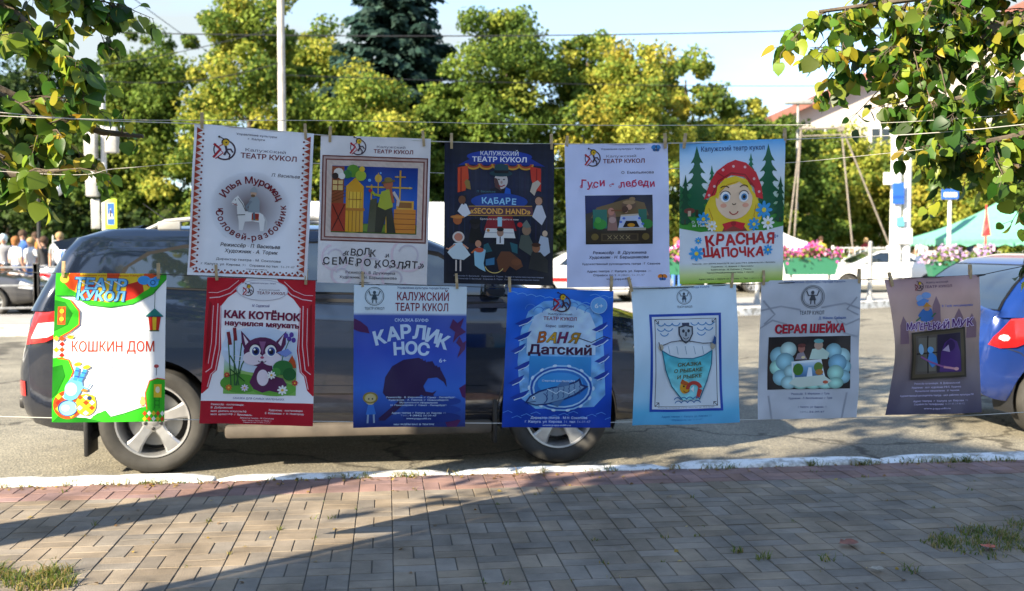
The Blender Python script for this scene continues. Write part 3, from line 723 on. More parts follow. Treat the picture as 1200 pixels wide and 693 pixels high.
    # --- patches lying on the car's skin
    def patch(s, name, poly, fn, off, m, parent=None, cuts=.06):
        bm = bmesh.new(); vs = [bm.verts.new((a, b, 0)) for a, b in poly]; bm.faces.new(vs)
        bmesh.ops.triangulate(bm, faces=bm.faces[:])
        for ax in (0, 1):
            lo = min(p[ax] for p in poly); hi = max(p[ax] for p in poly); k = lo + cuts
            while k < hi:
                bmesh.ops.bisect_plane(bm, geom=bm.verts[:] + bm.edges[:] + bm.faces[:], plane_co=(k, 0, 0) if ax == 0 else (0, k, 0), plane_no=(1, 0, 0) if ax == 0 else (0, 1, 0), dist=1e-5); k += cuts
        top = bm.faces[:]
        for v in bm.verts: v.co = fn(v.co.x, v.co.y, off)
        bmesh.ops.recalc_face_normals(bm, faces=bm.faces[:])
        me = bpy.data.meshes.new(name); bm.to_mesh(me); bm.free(); smooth(me, 40)
        return link(name, me, parent or s.root, m)
    def side(s, sg): return lambda x, z, off: Vector((x, sg * (s.yside(x, z) + off), z))
    def gside(s, sg): return lambda x, z, off: Vector((x, sg * (s.ygreen(z) + off), z))
    def gend(s, front):
        k = 2 if front else 1; q = 1 if front else -1
        return lambda y, z, off: Vector((lerp_tab(s.green, z, k) + q * off, y, z))
    def window(s, poly, fn, inset=.032, name='window'):
        cx = sum(p[0] for p in poly) / len(poly); cy = sum(p[1] for p in poly) / len(poly)
        fr = s.patch(name, poly, fn, .004, M['seal'])
        q = [];
        for x, y in poly:
            d = math.hypot(x - cx, y - cy); q.append((x + (cx - x) * inset / d, y + (cy - y) * inset / d))
        s.patch('pane', q, fn, .008, M['glass'], fr)
        return fr
    def seam(s, pts, sg, wd=.007, m=None, off=.0025, fn=None, name='panel_gap'):
        mb = MB(); f = fn or s.side(sg)
        fine = []
        for a, b in zip(pts, pts[1:]):
            n = max(2, int(math.hypot(b[0] - a[0], b[1] - a[1]) / .05))
            fine += [(a[0] + (b[0] - a[0]) * k / n, a[1] + (b[1] - a[1]) * k / n) for k in range(n)]
        fine.append(pts[-1])
        vs = []
        for i, p in enumerate(fine):
            a, b = fine[max(0, i - 1)], fine[min(len(fine) - 1, i + 1)]; d = Vector((b[0] - a[0], b[1] - a[1])).normalized(); n = Vector((-d.y, d.x)) * wd / 2
            vs += [f(p[0] + n.x, p[1] + n.y, off), f(p[0] - n.x, p[1] - n.y, off)]
        mb.add(vs, [(2 * i, 2 * i + 1, 2 * i + 3, 2 * i + 2) for i in range(len(fine) - 1)])
        return mb.build(name, m or M['black_plastic'], s.root, fix=False)
    def handle(s, x, z, sg, m):
        y = sg * s.yside(x, z); mb = MB()
        mb.box(x - .10, x + .10, min(y, y + sg * .035), max(y, y + sg * .035), z - .016, z + .016, b=.010)
        return mb.build('door_handle', m, s.root, 40)
    def wheel(s, wx, sg, style='five', rimf=.69):
        r = s.wr; root = bpy.data.objects.new('wheel', None); COL.objects.link(root); root.parent = s.root; root.location = (wx, sg * (s.W * .975 - .115), r)
        root.rotation_euler = (R(90) if sg < 0 else R(-90), 0, 0)          # local +z points outwards
        ri = r * rimf; wd = .115; mb = MB()
        prof = [(ri * .98, -wd), (r * .86, -wd), (r * .95, -wd * .9), (r * .995, -wd * .62), (r, -wd * .2), (r, wd * .2), (r * .995, wd * .62), (r * .955, wd * .88), (r * .90, wd * .98), (r * .84, wd * 1.0), (ri * 1.04, wd * .9), (ri * .98, wd * .8)]
        mb.lathe(prof, 48, cap=False)
        for gz in (-.5, 0, .5): pass
        mb.build('tyre', M['rubber'], root, 30)
        rim = MB()
        rim.lathe([(ri * 1.0, wd * .83), (ri * .985, wd * .92), (ri * .94, wd * .9), (ri * .90, wd * .55), (ri * .87, -wd * .7), (ri * .95, -wd * .8)], 48, cap=False)
        n = 5 if style == 'five' else 7
        rot = R(90) if style == 'five' else 0
        for k in range(n):
            a = rot + 2 * math.pi * k / n; ca, sa = math.cos(a), math.sin(a)
            def pt(rad, t, z): return (ca * rad - sa * t, sa * rad + ca * t, z)
            w0, w1 = (ri * .17, ri * .20) if style == 'five' else (ri * .12, ri * .12)
            secs = [(ri * .16, w0 * .95, wd * .62), (ri * .45, w0 * .82, wd * .72), (ri * .72, w1 * .9, wd * .80), (ri * .93, w1 * 1.25, wd * .80)]
            vs = []
            for rad, t, z in secs: vs += [pt(rad, -t, z - .012), pt(rad, -t * .72, z), pt(rad, t * .72, z), pt(rad, t, z - .012), pt(rad, t * .8, z - .06), pt(rad, -t * .8, z - .06)]
            rim.add(vs, [(i * 6 + q, i * 6 + (q + 1) % 6, (i + 1) * 6 + (q + 1) % 6, (i + 1) * 6 + q) for i in range(3) for q in range(6)] + [tuple(range(6)), tuple(range(18, 24))])
        rim.lathe([(ri * .31, wd * .2), (ri * .31, wd * .60), (ri * .26, wd * .66), (ri * .13, wd * .66)], 24)
        ro = rim.build('rim', M['alloy'], root, 30)
        cap = MB().lathe([(ri * .125, wd * .6), (ri * .12, wd * .74), (ri * .06, wd * .78)], 20).build('hub_cap', M['alloy'], root, 30)
        for k in range(5 if style == 'five' else 0):
            a = rot + R(36) + 2 * math.pi * k / 5; Mx = Matrix.Translation((math.cos(a) * ri * .215, math.sin(a) * ri * .215, 0))
            MB().lathe([(ri * .05, wd * .60), (ri * .05, wd * .70), (ri * .03, wd * .72)], 10, 0, Mx).build('wheel_nut', M['black_plastic'], root, 30)
        MB().lathe([(ri * .72, -wd * .1), (ri * .72, wd * .05), (ri * .2, wd * .08)], 32).build('brake_disc', M['galv'], root, 30)
        MB().lathe([(ri * .86, -wd * .62), (ri * .86, -wd * .55)], 32).build('wheel_back', M['black_plastic'], root, 30)
        return root
    def mirror(s, x, z, sg):
        y = sg * (s.ygreen(z) + .03); mb = MB(); mb.box(x - .07, x + .07, min(y, y + sg * .2), max(y, y + sg * .2), z - .06, z + .08, b=.035)
        mb.tube([(x, y - sg * .05, z - .03), (x, y + sg * .05, z - .03)], .025, 8)
        o = mb.build('wing_mirror', s.paint, s.root, 40)
    def box(s, name, x0, x1, y0, y1, z0, z1, m, b=.008):
        return MB().box(x0, x1, y0, y1, z0, z1, b=b).build(name, m, s.root, 40)
    def put(s, loc, rz):
        s.root.location = loc; s.root.rotation_euler = (0, 0, rz)

# ------------------------------------------------------------------ the dark SUV behind the posters
suv_body = [(0.0, .70, .46, .70), (.03, .79, .40, .78), (.07, .86, .36, .84), (.12, .90, .33, 1.02), (.18, .925, .31, 1.16), (.30, .955, .29, 1.20), (.55, .985, .27, 1.19), (1.0, 1.0, .26, 1.15), (2.2, 1.0, .26, 1.11), (3.2, .995, .26, 1.09), (3.6, .985, .27, 1.07), (4.1, .96, .28, 1.0), (4.4, .90, .30, .92), (4.55, .82, .34, .82), (4.62, .74, .38, .72), (4.66, .60, .44, .62)]
suv_green = [(1.08, .12, 3.66, .885), (1.20, .18, 3.42, .868), (1.34, .25, 3.15, .825), (1.47, .31, 2.90, .785), (1.555, .38, 2.70, .745), (1.61, .54, 2.48, .68), (1.645, 1.1, 2.2, .50), (1.66, 1.4, 1.9, .25)]
M['suv_paint'] = paint('dusty_black_paint', (.006, .011, .024), .085, (.20, .165, .12), .80, .08)
suv = Car('suv', 'dusty black SUV with roof rails and alloy wheels parked behind the hanging posters', 'cars parked along the near kerb', suv_body, suv_green, .935, (.90, 3.60), .352, M['suv_paint'])
for sg in (-1, 1):
    f, g = suv.side(sg), suv.gside(sg)
    suv.window([(.66, 1.235), (1.36, 1.20), (1.40, 1.50), (1.10, 1.51), (.86, 1.46), (.72, 1.36)], g)
    suv.window([(1.46, 1.195), (2.28, 1.175), (2.24, 1.535), (1.50, 1.525)], g)
    suv.window([(2.36, 1.17), (3.26, 1.155), (3.10, 1.26), (2.78, 1.46), (2.34, 1.535)], g)
    suv.seam([(1.40, 1.16), (1.42, .78), (1.30, .62), (1.22, .42)], sg); suv.seam([(2.30, 1.14), (2.32, .36)], sg)
    suv.seam([(3.30, 1.10), (3.24, .70), (3.16, .36)], sg); suv.seam([(1.22, .40), (3.16, .36)], sg)
    suv.seam([(.26, 1.05), (.34, .84), (.52, .72)], sg)
    suv.seam([(1.42, 1.155), (3.3, 1.105)], sg, .022, M['black_plastic'], .006, name='window_moulding')
    suv.seam([(1.30, .56), (3.10, .53)], sg, .05, M['suv_paint'], .012, name='side_moulding')
    suv.handle(1.62, .965, sg, M['chrome']); suv.handle(2.56, .955, sg, M['chrome'])
    suv.wheel(.90, sg); suv.wheel(3.60, sg)
    tl = suv.patch('tail_light', [(.10, .86), (.24, .88), (.40, .95), (.44, 1.02), (.36, 1.10), (.27, 1.165), (.19, 1.14), (.14, 1.0)], f, .012, M['red_lens'], cuts=.03)
    suv.patch('lens', [(.14, .90), (.25, .91), (.36, .96), (.30, 1.01), (.19, 1.0)], f, .016, M['clear_lens'], tl, cuts=.03)
    suv.patch('reflector', [(.025, .52), (.085, .52), (.085, .62), (.025, .62)], f, .008, M['red_lens'], cuts=.02)
    suv.patch('headlight', [(4.12, .80), (4.42, .74), (4.52, .74), (4.45, .88), (4.2, .96)], f, .010, M['clear_lens'], cuts=.04)
    suv.mirror(3.14, 1.22, sg)
    suv.box('mud_flap', .905 - .435, .905 - .405, sg * .80 - .12, sg * .80 + .12, .13, .50, M['black_plastic'], .01)
    suv.box('mud_flap', 3.60 - .46, 3.60 - .43, sg * .82 - .10, sg * .82 + .10, .16, .46, M['black_plastic'], .01)
    suv.box('sill', 1.36, 3.14, sg * .86 - .06, sg * .86 + .06, .225, .315, M.setdefault('dusty_sill', mat('dusty_sill', (.085, .07, .055), .75, var=.4, vscale=5)), .025)
    rb = MB(); rb.tube([(.82, sg * .64, 1.600), (.95, sg * .635, 1.665), (1.2, sg * .63, 1.69), (2.1, sg * .62, 1.69), (2.32, sg * .625, 1.665), (2.45, sg * .63, 1.61)], .017, 8)
    rb.box(.9, 1.05, sg * .635 - .02, sg * .635 + .02, 1.60, 1.665, b=.008); rb.box(2.22, 2.37, sg * .625 - .02, sg * .625 + .02, 1.60, 1.665, b=.008)
    rb.build('roof_rail', M['galv'], suv.root, 40)
suv.window([(-.66, 1.18), (.66, 1.18), (.60, 1.46), (-.60, 1.46)], suv.gend(False), name='rear_window')
suv.window([(-.72, 1.14), (.72, 1.14), (.60, 1.54), (-.60, 1.54)], suv.gend(True), name='windscreen')
spo = MB(); spo.add([(.22, -.62, 1.53), (.22, .62, 1.53), (.80, .60, 1.642), (.80, -.60, 1.642), (.26, -.64, 1.475), (.26, .64, 1.475), (.62, .64, 1.52), (.62, -.64, 1.52)], [(0, 1, 2, 3), (4, 7, 6, 5), (0, 4, 5, 1), (3, 2, 6, 7), (0, 3, 7, 4), (1, 5, 6, 2)])
spo.build('spoiler', M['suv_paint'], suv.root, 30)
suv.box('rear_bumper_trim', .0, .16, -.70, .70, .42, .50, M['black_plastic'], .02)
MB().tube([(.95, -.25, 1.63), (.72, -.27, 1.80)], [.006, .003], 6).build('antenna', M['black_plastic'], suv.root)
MB().box(4.655, 4.67, -.26, .26, .44, .56, b=.004).build('number_plate', M['white_paint'], suv.root)
hb = MB().lathe([(.04, 0), (.036, .06), (.02, .07)], 12, M=Matrix.Translation((.3, .5, .27)) @ Matrix.Rotation(R(-90), 4, 'Y')).build('exhaust', M['steel'], suv.root, 30)
q = P(176, 288.4, 6.72)
suv_o = Vector((-2.356, 6.66, ROAD_Z)) - SD * .90 + SN * .90
suv.put(suv_o, ST)

# ------------------------------------------------------------------ the blue hatchback at the right
hb_body = [(0.0, .66, .44, .66), (.04, .78, .38, .76), (.09, .86, .34, .86), (.16, .92, .31, .98), (.26, .955, .29, 1.03), (.5, .985, .27, 1.03), (1.0, 1.0, .25, 1.0), (2.0, 1.0, .24, .97), (2.8, .99, .24, .96), (3.2, .975, .25, .93), (3.6, .94, .27, .84), (3.85, .84, .31, .74), (3.96, .70, .36, .64), (4.0, .56, .42, .58)]
hb_green = [(.95, .14, 3.22, .825), (1.08, .24, 2.98, .80), (1.20, .36, 2.72, .755), (1.31, .50, 2.48, .70), (1.385, .64, 2.28, .645), (1.43, .86, 2.05, .56), (1.458, 1.15, 1.8, .40), (1.468, 1.4, 1.6, .2)]
M['blue_paint'] = paint('blue_metallic_paint', (.006, .032, .18), .10, (.18, .16, .14), .8, .14, .25)
hb = Car('hatchback', 'bright blue hatchback seen from behind at the right edge beside the brown poster', 'cars parked along the near kerb', hb_body, hb_green, .86, (.62, 3.12), .31, M['blue_paint'])
for sg in (-1, 1):
    f, g = hb.side(sg), hb.gside(sg)
    hb.window([(.78, 1.10), (1.55, 1.06), (1.55, 1.34), (1.2, 1.345), (.98, 1.28)], g); hb.window([(1.64, 1.055), (2.72, 1.04), (2.36, 1.27), (2.05, 1.345), (1.63, 1.345)], g)
    hb.seam([(1.60, 1.0), (1.62, .34)], sg); hb.seam([(2.78, .96), (2.70, .34)], sg); hb.seam([(1.0, .36), (2.7, .34)], sg); hb.seam([(.12, .74), (.30, .68), (.42, .56)], sg)
    hb.handle(1.78, .86, sg, M['blue_paint'])
    hb.wheel(.62, sg, 'seven'); hb.wheel(3.12, sg, 'seven')
    tl = hb.patch('tail_light', [(.085, .74), (.15, .715), (.26, .725), (.40, .78), (.53, .87), (.58, .95), (.54, .99), (.44, 1.005), (.32, .985), (.23, .94), (.17, .87), (.115, .80)], f, .014, M['red_lens'], cuts=.03)
    hb.patch('lens', [(.14, .79), (.17, .772), (.20, .775), (.215, .795), (.20, .815), (.17, .82), (.15, .812)], f, .018, M['clear_lens'], tl, cuts=.03)
    hb.patch('headlight', [(3.45, .70), (3.8, .60), (3.86, .66), (3.6, .80)], f, .01, M['clear_lens'], cuts=.04)
    hb.mirror(2.66, 1.12, sg)
hb.window([(-.74, 1.0), (.74, 1.0), (.60, 1.35), (-.60, 1.35)], hb.gend(False), name='rear_window')
hb.window([(-.66, 1.02), (.66, 1.02), (.54, 1.36), (-.54, 1.36)], hb.gend(True), name='windscreen')
MB().box(-.012, .02, -.26, .26, .50, .61, b=.004).build('number_plate', M['white_paint'], hb.root)
hb.box('rear_bumper_trim', .02, .16, -.62, .62, .36, .42, M['black_plastic'], .02)
hb.put(Vector((3.52, 8.62, ROAD_Z)), ST - R(1))

# ------------------------------------------------------------------ cars on the far side
sd_body = [(0.0, .66, .46, .70), (.04, .80, .38, .84), (.12, .90, .32, .96), (.3, .955, .28, .99), (.8, .99, .25, .98), (1.4, 1.0, .24, .95), (2.8, 1.0, .24, .92), (3.3, .985, .25, .90), (3.9, .94, .27, .80), (4.2, .84, .31, .70), (4.32, .70, .36, .62), (4.36, .56, .42, .57)]
sd_green = [(.90, .72, 3.45, .80), (1.02, .90, 3.12, .775), (1.16, 1.10, 2.80, .72), (1.28, 1.32, 2.52, .66), (1.36, 1.52, 2.30, .59), (1.395, 1.72, 2.1, .45), (1.41, 1.85, 1.98, .25)]
def far_car(label, pm, px, py_road, Y, rz, stripe=None, green=sd_green, body=sd_body, name='sedan'):
    c = Car(name, label, 'cars across the road', body, green, .86, (.82, 3.42), .31, pm)
    for sg in (-1, 1):
        g, f = c.gside(sg), c.side(sg)
        c.window([(1.22, 1.02), (2.02, 1.0), (2.0, 1.31), (1.58, 1.31)], g); c.window([(2.10, 1.0), (2.98, .99), (2.62, 1.22), (2.35, 1.31), (2.08, 1.31)], g)
        c.seam([(2.06, .95), (2.07, .34)], sg); c.seam([(3.0, .92), (2.95, .34)], sg)
        c.handle(1.5, .82, sg, pm); c.handle(2.3, .80, sg, pm)
        c.wheel(.82, sg, 'seven'); c.wheel(3.42, sg, 'seven')
        c.patch('tail_light', [(.06, .68), (.34, .72), (.40, .86), (.12, .88)], f, .012, M['red_lens'], cuts=.05)
        c.patch('headlight', [(3.95, .62), (4.24, .58), (4.2, .68), (3.98, .76)], f, .01, M['clear_lens'], cuts=.05)
        c.mirror(2.92, 1.06, sg)
        if stripe: c.seam([(.35, .66), (4.0, .62)], sg, .10, stripe, .008, name='side_stripe')
    c.window([(-.60, .98), (.60, .98), (.48, 1.30), (-.48, 1.30)], c.gend(False), name='rear_window')
    c.window([(-.62, .98), (.62, .98), (.50, 1.32), (-.50, 1.32)], c.gend(True), name='windscreen')
    MB().box(-.012, .03, -.26, .26, .54, .65, b=.004).build('number_plate', M['white_paint'], c.root)
    p = P(px, 288, Y); c.put(Vector((p.x, Y, 0.02 if py_road is None else py_road)), rz); return c
M['white_car'] = paint('white_car_paint', (.74, .74, .73), .12); M['grey_car'] = paint('dark_grey_car_paint', (.05, .052, .06), .15); M['silver_car'] = paint('silver_car_paint', (.36, .40, .44), .1, flake=.4)
M['green_car'] = paint('pale_green_car_paint', (.22, .27, .25), .15)
M['red_stripe'] = mat('red_stripe_film', (.6, .02, .02), .3)
FZ = ROAD_Z - .015
far_car('dark grey sedan with pale wheel covers behind the railing at the far left', M['grey_car'], -172, FZ, 22.6, R(1))
far_car('silver sedan parked behind the railing right of the crowd at the left', M['silver_car'], 55, FZ, 24.8, R(3))
far_car('white sedan with a red stripe between the cabaret poster and the lavender poster', M['white_car'], 595, FZ, 27.0, R(8), M['red_stripe'])
far_car('white sedan with red tail lights behind the pink flowers right of the forest poster', M['white_car'], 1000, FZ, 33.5, R(178))
far_car('white sedan facing left behind the white posts and the lilac flowers', M['white_car'], 1105, FZ, 33.0, R(184))
far_car('pale green sedan further back behind the white railing', M['green_car'], 1075, FZ, 44.0, R(170))

# white box van behind the second upper poster
vr = empty('delivery_van', label='white box van seen in the gap behind the second upper poster', cat='van')
vb = MB().box(0, 4.1, -1, 1, .75, 2.45, b=.05).build('cargo_box', M['white_paint'], vr, 40)
MB().box(4.15, 5.6, -.93, .93, .35, 1.35, b=.12).build('cab', M['white_paint'], vr, 40)
MB().add([(4.15, -.9, 1.3), (5.35, -.9, 1.3), (4.75, -.8, 2.05), (4.15, -.8, 2.05), (4.15, .9, 1.3), (5.35, .9, 1.3), (4.75, .8, 2.05), (4.15, .8, 2.05)], [(0, 1, 2, 3), (4, 7, 6, 5), (1, 5, 6, 2), (3, 2, 6, 7), (0, 3, 7, 4)]).build('cab_roof', M['white_paint'], vr, 30)
MB().add([(4.3, -.908, 1.4), (5.1, -.898, 1.4), (4.72, -.825, 1.92), (4.3, -.83, 1.92)], [(0, 1, 2, 3)]).build('window', M['glass'], vr, fix=False)
MB().add([(5.32, -.8, 1.37), (5.32, .8, 1.37), (4.82, .72, 2.0), (4.82, -.72, 2.0)], [(0, 1, 2, 3)]).build('windscreen', M['glass'], vr, fix=False)
MB().box(.1, 5.4, -.5, .5, .42, .72, b=.02).build('chassis', M['black_plastic'], vr)
for wx in (1.0, 4.7):
    for sg in (-1, 1):
        wm = Matrix.Translation((wx, sg * .82, .36)) @ Matrix.Rotation(R(90), 4, 'X')
        o = MB().lathe([(.2, -.1), (.34, -.1), (.36, -.06), (.36, .06), (.34, .1), (.2, .1)], 28, M=wm).build('wheel', M['rubber'], vr, 30)
        MB().lathe([(.2, -.104), (.05, -.112), (.05, .112), (.2, .104)], 20, M=wm).build('rim', M['white_paint'], o, 30)
for sg in (-1, 1): MB().box(-.02, .03, sg * .85 - .08, sg * .85 + .08, .55, .72, b=.01).build('tail_light', M['red_lens'], vr)
p = P(398, 288, 21.5); vr.location = (p.x - 1.4, 22.5, FZ); vr.rotation_euler = (0, 0, R(7))
# ================================================================== STREET FURNITURE ACROSS THE ROAD
def gx(px, Y): return P(px, 288.4, Y).x
def zz(py, Y): return P(600, py, Y).z
GZ = .04
# concrete poles
def pole(name, label, px, Y, ztop_, r0, r1, m, cat='pole'):
    o = empty(name, (gx(px, Y), Y, 0), label=label, cat=cat)
    MB().lathe([(r0 * 1.5, -.1), (r0 * 1.5, .12), (r0 * 1.02, .16), (r0, .3), (r1, ztop_)], 16).build('shaft', m, o, 40)
    return o
o = pole('concrete_pole', 'tall pale concrete pole rising behind the knight poster', 332, 23, 9.5, .095, .075, M['concrete'])
MB().box(-.7, .7, -.04, .04, 9.0, 9.1).build('crossarm', M['concrete'], o)
o = pole('traffic_light', 'grey pole with traffic lights and a yellow crossing sign left of the knight poster', 123.5, 21, zz(88, 21), .062, .05, M['pole_paint'], 'traffic light')
for dx, z0, col, nm in ((-.22, zz(186, 21), (.6, .6, .58), 'signal'), (.21, zz(180, 21), (.6, .6, .58), 'signal'), (-.20, zz(231, 21), (.5, .5, .48), 'signal')):
    MB().box(dx - .12, dx + .12, -.18, .02, z0, z0 + .52, b=.03).build('signal_head', M['galv'], o, 40)
    h = o.children[-1]
    for k, c in enumerate(((.5, .02, .01), (.20, .12, .02), (.02, .10, .05))):
        mm = M.get(f'lens{k}') or M.setdefault(f'lens{k}', mat(f'signal_lens_{"red amber green".split()[k]}', c, .2, coat=1))
        lm = Matrix.Translation((dx, .025, z0 + .43 - .165 * k)) @ Matrix.Rotation(R(-90), 4, 'X')
        l = MB().lathe([(.062, 0), (.055, .015), (.02, .025)], 16, M=lm).build('lens', mm, h, 40)
M['sign_lime'] = mat('sign_lime', (.55, .75, .03), .4); M['sign_blue'] = mat('sign_blue', (.02, .10, .45), .4); M['sign_white'] = mat('sign_white', (.8, .8, .8), .4); M['black'] = mat('black_print', (.015, .015, .015), .6)
zc = zz(251, 21)
sg_ = MB().box(.05, .29, -.12, -.09, zc - .30, zc + .30, b=.01).build('crossing_sign', M['sign_lime'], o, 40)
MB().box(.10, .24, -.128, -.121, zc - .22, zc + .22).build('blue_panel', M['sign_blue'], sg_)
MB().add([(.11, -.131, zc - .10), (.23, -.131, zc - .10), (.17, -.131, zc + .12)], [(0, 1, 2)]).build('white_triangle', M['sign_white'], sg_, fix=False)
mb = MB(); 
for a, b, rr in (((.17, zc + .06), (.165, zc), .014), ((.165, zc), (.14, zc - .08), .010), ((.165, zc), (.19, zc - .085), .010), ((.17, zc + .045), (.20, zc + .01), .008), ((.168, zc + .045), (.145, zc + .01), .008)): mb.tube([(a[0], -.134, a[1]), (b[0], -.134, b[1])], rr, 5)
mb.sphere((.172, -.134, zc + .075), .013, 8); mb.build('walking_figure', M['black'], sg_)
MB().box(-.26, -.08, -.06, -.02, zc - .30, zc + .30, b=.01).build('sign_back', M['galv'], o, 40)
# globe lamp
o = pole('street_lamp', 'white globe street lamp under the yellow leaves at the left', 46, 25, zz(230, 25), .05, .04, M['black_plastic'], 'street lamp')
gp = (gx(67, 25) - gx(46, 25), 0, zz(222, 25)); MB().tube([(0, 0, zz(232, 25)), (.15, 0, zz(214, 25)), (gp[0], 0, zz(213, 25))], .025, 6).build('arm', M['black_plastic'], o, 40)
MB().sphere(gp, .17, 20).build('globe', mat('opal_glass', (.8, .78, .72), .25, coat=.5), o, 60)
# flat headed street lamp and gantry on the right
o = pole('street_lamp', 'flat headed street lamp above the left corner of the metal gantry', 933, 44, zz(122, 44), .07, .05, M['galv'], 'street lamp')
MB().box(-.55, .62, -.16, .16, zz(121, 44) - .05, zz(117, 44), b=.04).build('lamp_head', M['galv'], o, 40)
Y = 38; o = empty('gantry', (gx(960, Y), Y, 0), label='rusty steel gantry with splayed legs behind the white sedan', cat='gantry'); gpt = lambda px, py, dy=0: (gx(px, Y) - gx(960, Y), dy, zz(py, Y))
M['rust'] = mat('rusty_steel', (.22, .19, .16), .8, var=.3)
MB().tube([gpt(935, 151), gpt(985, 150)], .045, 6).tube([gpt(935, 160), gpt(985, 158)], .028, 6).box(gpt(980, 150)[0], gpt(986, 150)[0], -.12, .12, zz(154, Y), zz(148, Y)).build('crossbeam', M['rust'], o)
for a, b in (((937, 151), (918, 335)), ((937, 151), (928, 335)), ((984, 152), (1004, 335)), ((988, 158), (1062, 335))): MB().tube([gpt(*a), gpt(*b)], .032, 6).build('leg', M['rust'], o)
# pale twin pole with signs
Y = 31; o = empty('pole', (gx(1055, Y), Y, 0), label='thick whitewashed twin pole with blue signs right of the gantry', cat='pole')
for px, r in ((1049, .17), (1062, .12)): MB().lathe([(r * 1.1, -.1), (r, .4), (r * .95, zz(150, Y))], 16, M=Matrix.Translation((gx(px, Y) - gx(1055, Y), 0, 0))).build('shaft', M['white_paint'], o, 40)
MB().box(-.62, -.12, -.24, -.18, zz(217, Y), zz(203, Y), b=.02).build('sign_board', M['sign_white'], o); MB().box(-.36, .0, -.27, -.22, zz(240, Y), zz(215, Y), b=.02).build('sign_panel', M['sign_blue'], o)
M['teal'] = mat('teal_print', (.10, .35, .42), .5); MB().box(-.22, .02, -.26, -.20, zz(266, Y), zz(255, Y), b=.02).build('sign_panel', M['teal'], o)
MB().box(-.30, .28, -.22, -.17, zz(286, Y), zz(268, Y), b=.02).build('notice_board', M['sign_white'], o)
Y = 30; o = pole('signpost', 'slim white signpost with a small blue sign in front of the green tent', 1112, Y, zz(224, Y), .055, .05, M['white_paint'], 'signpost')
MB().box(-.28, .22, -.10, -.06, zz(234, Y), zz(222, Y), b=.01).build('sign', M['sign_blue'], o); MB().box(-.22, .16, -.107, -.102, zz(231, Y), zz(226, Y)).build('sign_stripe', M['sign_white'], o)

# railings
def railing(label, pts, h, m, gap=.13, group=None, balusters=True, post=.035, every=2.0):
    root = empty('railing', (pts[0][0], pts[0][1], 0), label=label, cat='railing', group=group); o0 = Vector((pts[0][0], pts[0][1], 0))
    rl = MB()
    for a, b in zip(pts, pts[1:]):
        a = Vector((a[0], a[1], 0)) - o0; b = Vector((b[0], b[1], 0)) - o0; L = (b - a).length
        for z in ((h - .02, h * .62, .18) if not balusters else (h - .02, .16)): rl.tube([a + Vector((0, 0, z)), b + Vector((0, 0, z))], .024, 6)
        if balusters:
            n = int(L / gap)
            for k in range(1, n): q = a.lerp(b, k / n); rl.tube([q + Vector((0, 0, .16)), q + Vector((0, 0, h - .02))], .011, 4)
        n = max(1, round(L / every))
        for k in range(n + 1):
            q = a.lerp(b, k / n); MB().box(q.x - post, q.x + post, q.y - post, q.y + post, -.05, h + .06, b=.008).build('post', m, root, 40)
    rl.build('bars', m, root)
    return root
railing("grey tubular railing along the far pavement before the parked cars at left", [(gx(-120, 19.4), 19.4), (gx(42, 20.2), 20.2), (gx(330, 22.2), 22.2)], 1.0, M['galv'], balusters=False, post=.05, every=1.65)
railing('white barred railing behind the white sedan near the gantry', [(gx(976, 36.2), 36.2), (gx(1040, 36.8), 36.8)], 1.35, M['white_paint'], .22)
for px, lab in ((1020, 'single pale grey post standing between the two white sedans'), (888, 'pale grey post partly hidden by the forest poster')):
    Y = 25.6 if px > 1000 else 24; o = pole('bollard_post', lab, px, Y, zz(285, Y), .055, .05, M['galv'], 'post')
    MB().sphere((0, 0, zz(285, Y)), .055, 10).build('cap', M['galv'], o, 60)
# flower boxes hung on slim stands
def flower_box(label, px, Y, wpx, ytop, cols, seed, ybox=(322, 302)):
    g = np.random.default_rng(seed); W = wpx / 1200 * Y; root = empty('flower_box', (gx(px, Y), Y, GZ), label=label, cat='flower box', group='flower boxes along the far railing')
    z1 = zz(ybox[1], Y) - GZ; z0 = zz(ybox[0], Y) - GZ
    mb = MB(); mb.add([(-W * .44, -.16, z0), (W * .44, -.16, z0), (W * .44, .16, z0), (-W * .44, .16, z0), (-W / 2, -.22, z1), (W / 2, -.22, z1), (W / 2, .22, z1), (-W / 2, .22, z1)], [(3, 2, 1, 0), (0, 1, 5, 4), (1, 2, 6, 5), (2, 3, 7, 6), (3, 0, 4, 7), (4, 5, 6, 7)])
    mb.build('trough', M.setdefault('trough', mat('green_plastic', (.03, .16, .09), .5)), root)
    for sx_ in (-W * .36, W * .36): MB().tube([(sx_, 0, -.05), (sx_, 0, z0 + .02)], .03, 8).build('leg', M['galv'], root, 40)
    def cloud(name, n, size, pal, zlo, zhi, m):
        x_ = g.uniform(-W * .56, W * .56, n); h = (zhi - zlo) * (.75 + .25 * np.sin(x_ * 7 + seed)); z_ = zlo + h * g.random(n) ** .8
        pos = np.stack([x_, g.normal(0, .15, n), z_], 1); c = np.array(pal)[g.integers(0, len(pal), n)] * (1 + g.normal(0, .15, (n, 1)))
        v, f, cc = scatter(pos, g.normal(0, .6, (n, 3)) + np.array([0, -1, .6]), g.normal(0, 1, (n, 3)), g.uniform(.6, 1.2, n) * size, np.clip(c, .01, .9), 'far')
        tag(link(name, np_mesh(name, v, f, cc), root, m), kind='stuff')
    top = zz(ytop, Y) - GZ
    cloud('foliage', 420, .11, GREENS['mid'], z1 - .05, top - .12, M['far_leaf']); cloud('flowers', 620, .10, cols, z1 - .12, top, M['far_leaf'])
PINK = [(.75, .10, .42), (.80, .22, .50), (.70, .06, .30), (.82, .45, .62)]; LIL = [(.62, .40, .66), (.72, .52, .72), (.70, .55, .62), (.5, .3, .6)]
flower_box('green trough of bright pink petunias right beside the forest poster', 950, 24.8, 62, 284, PINK, 1)
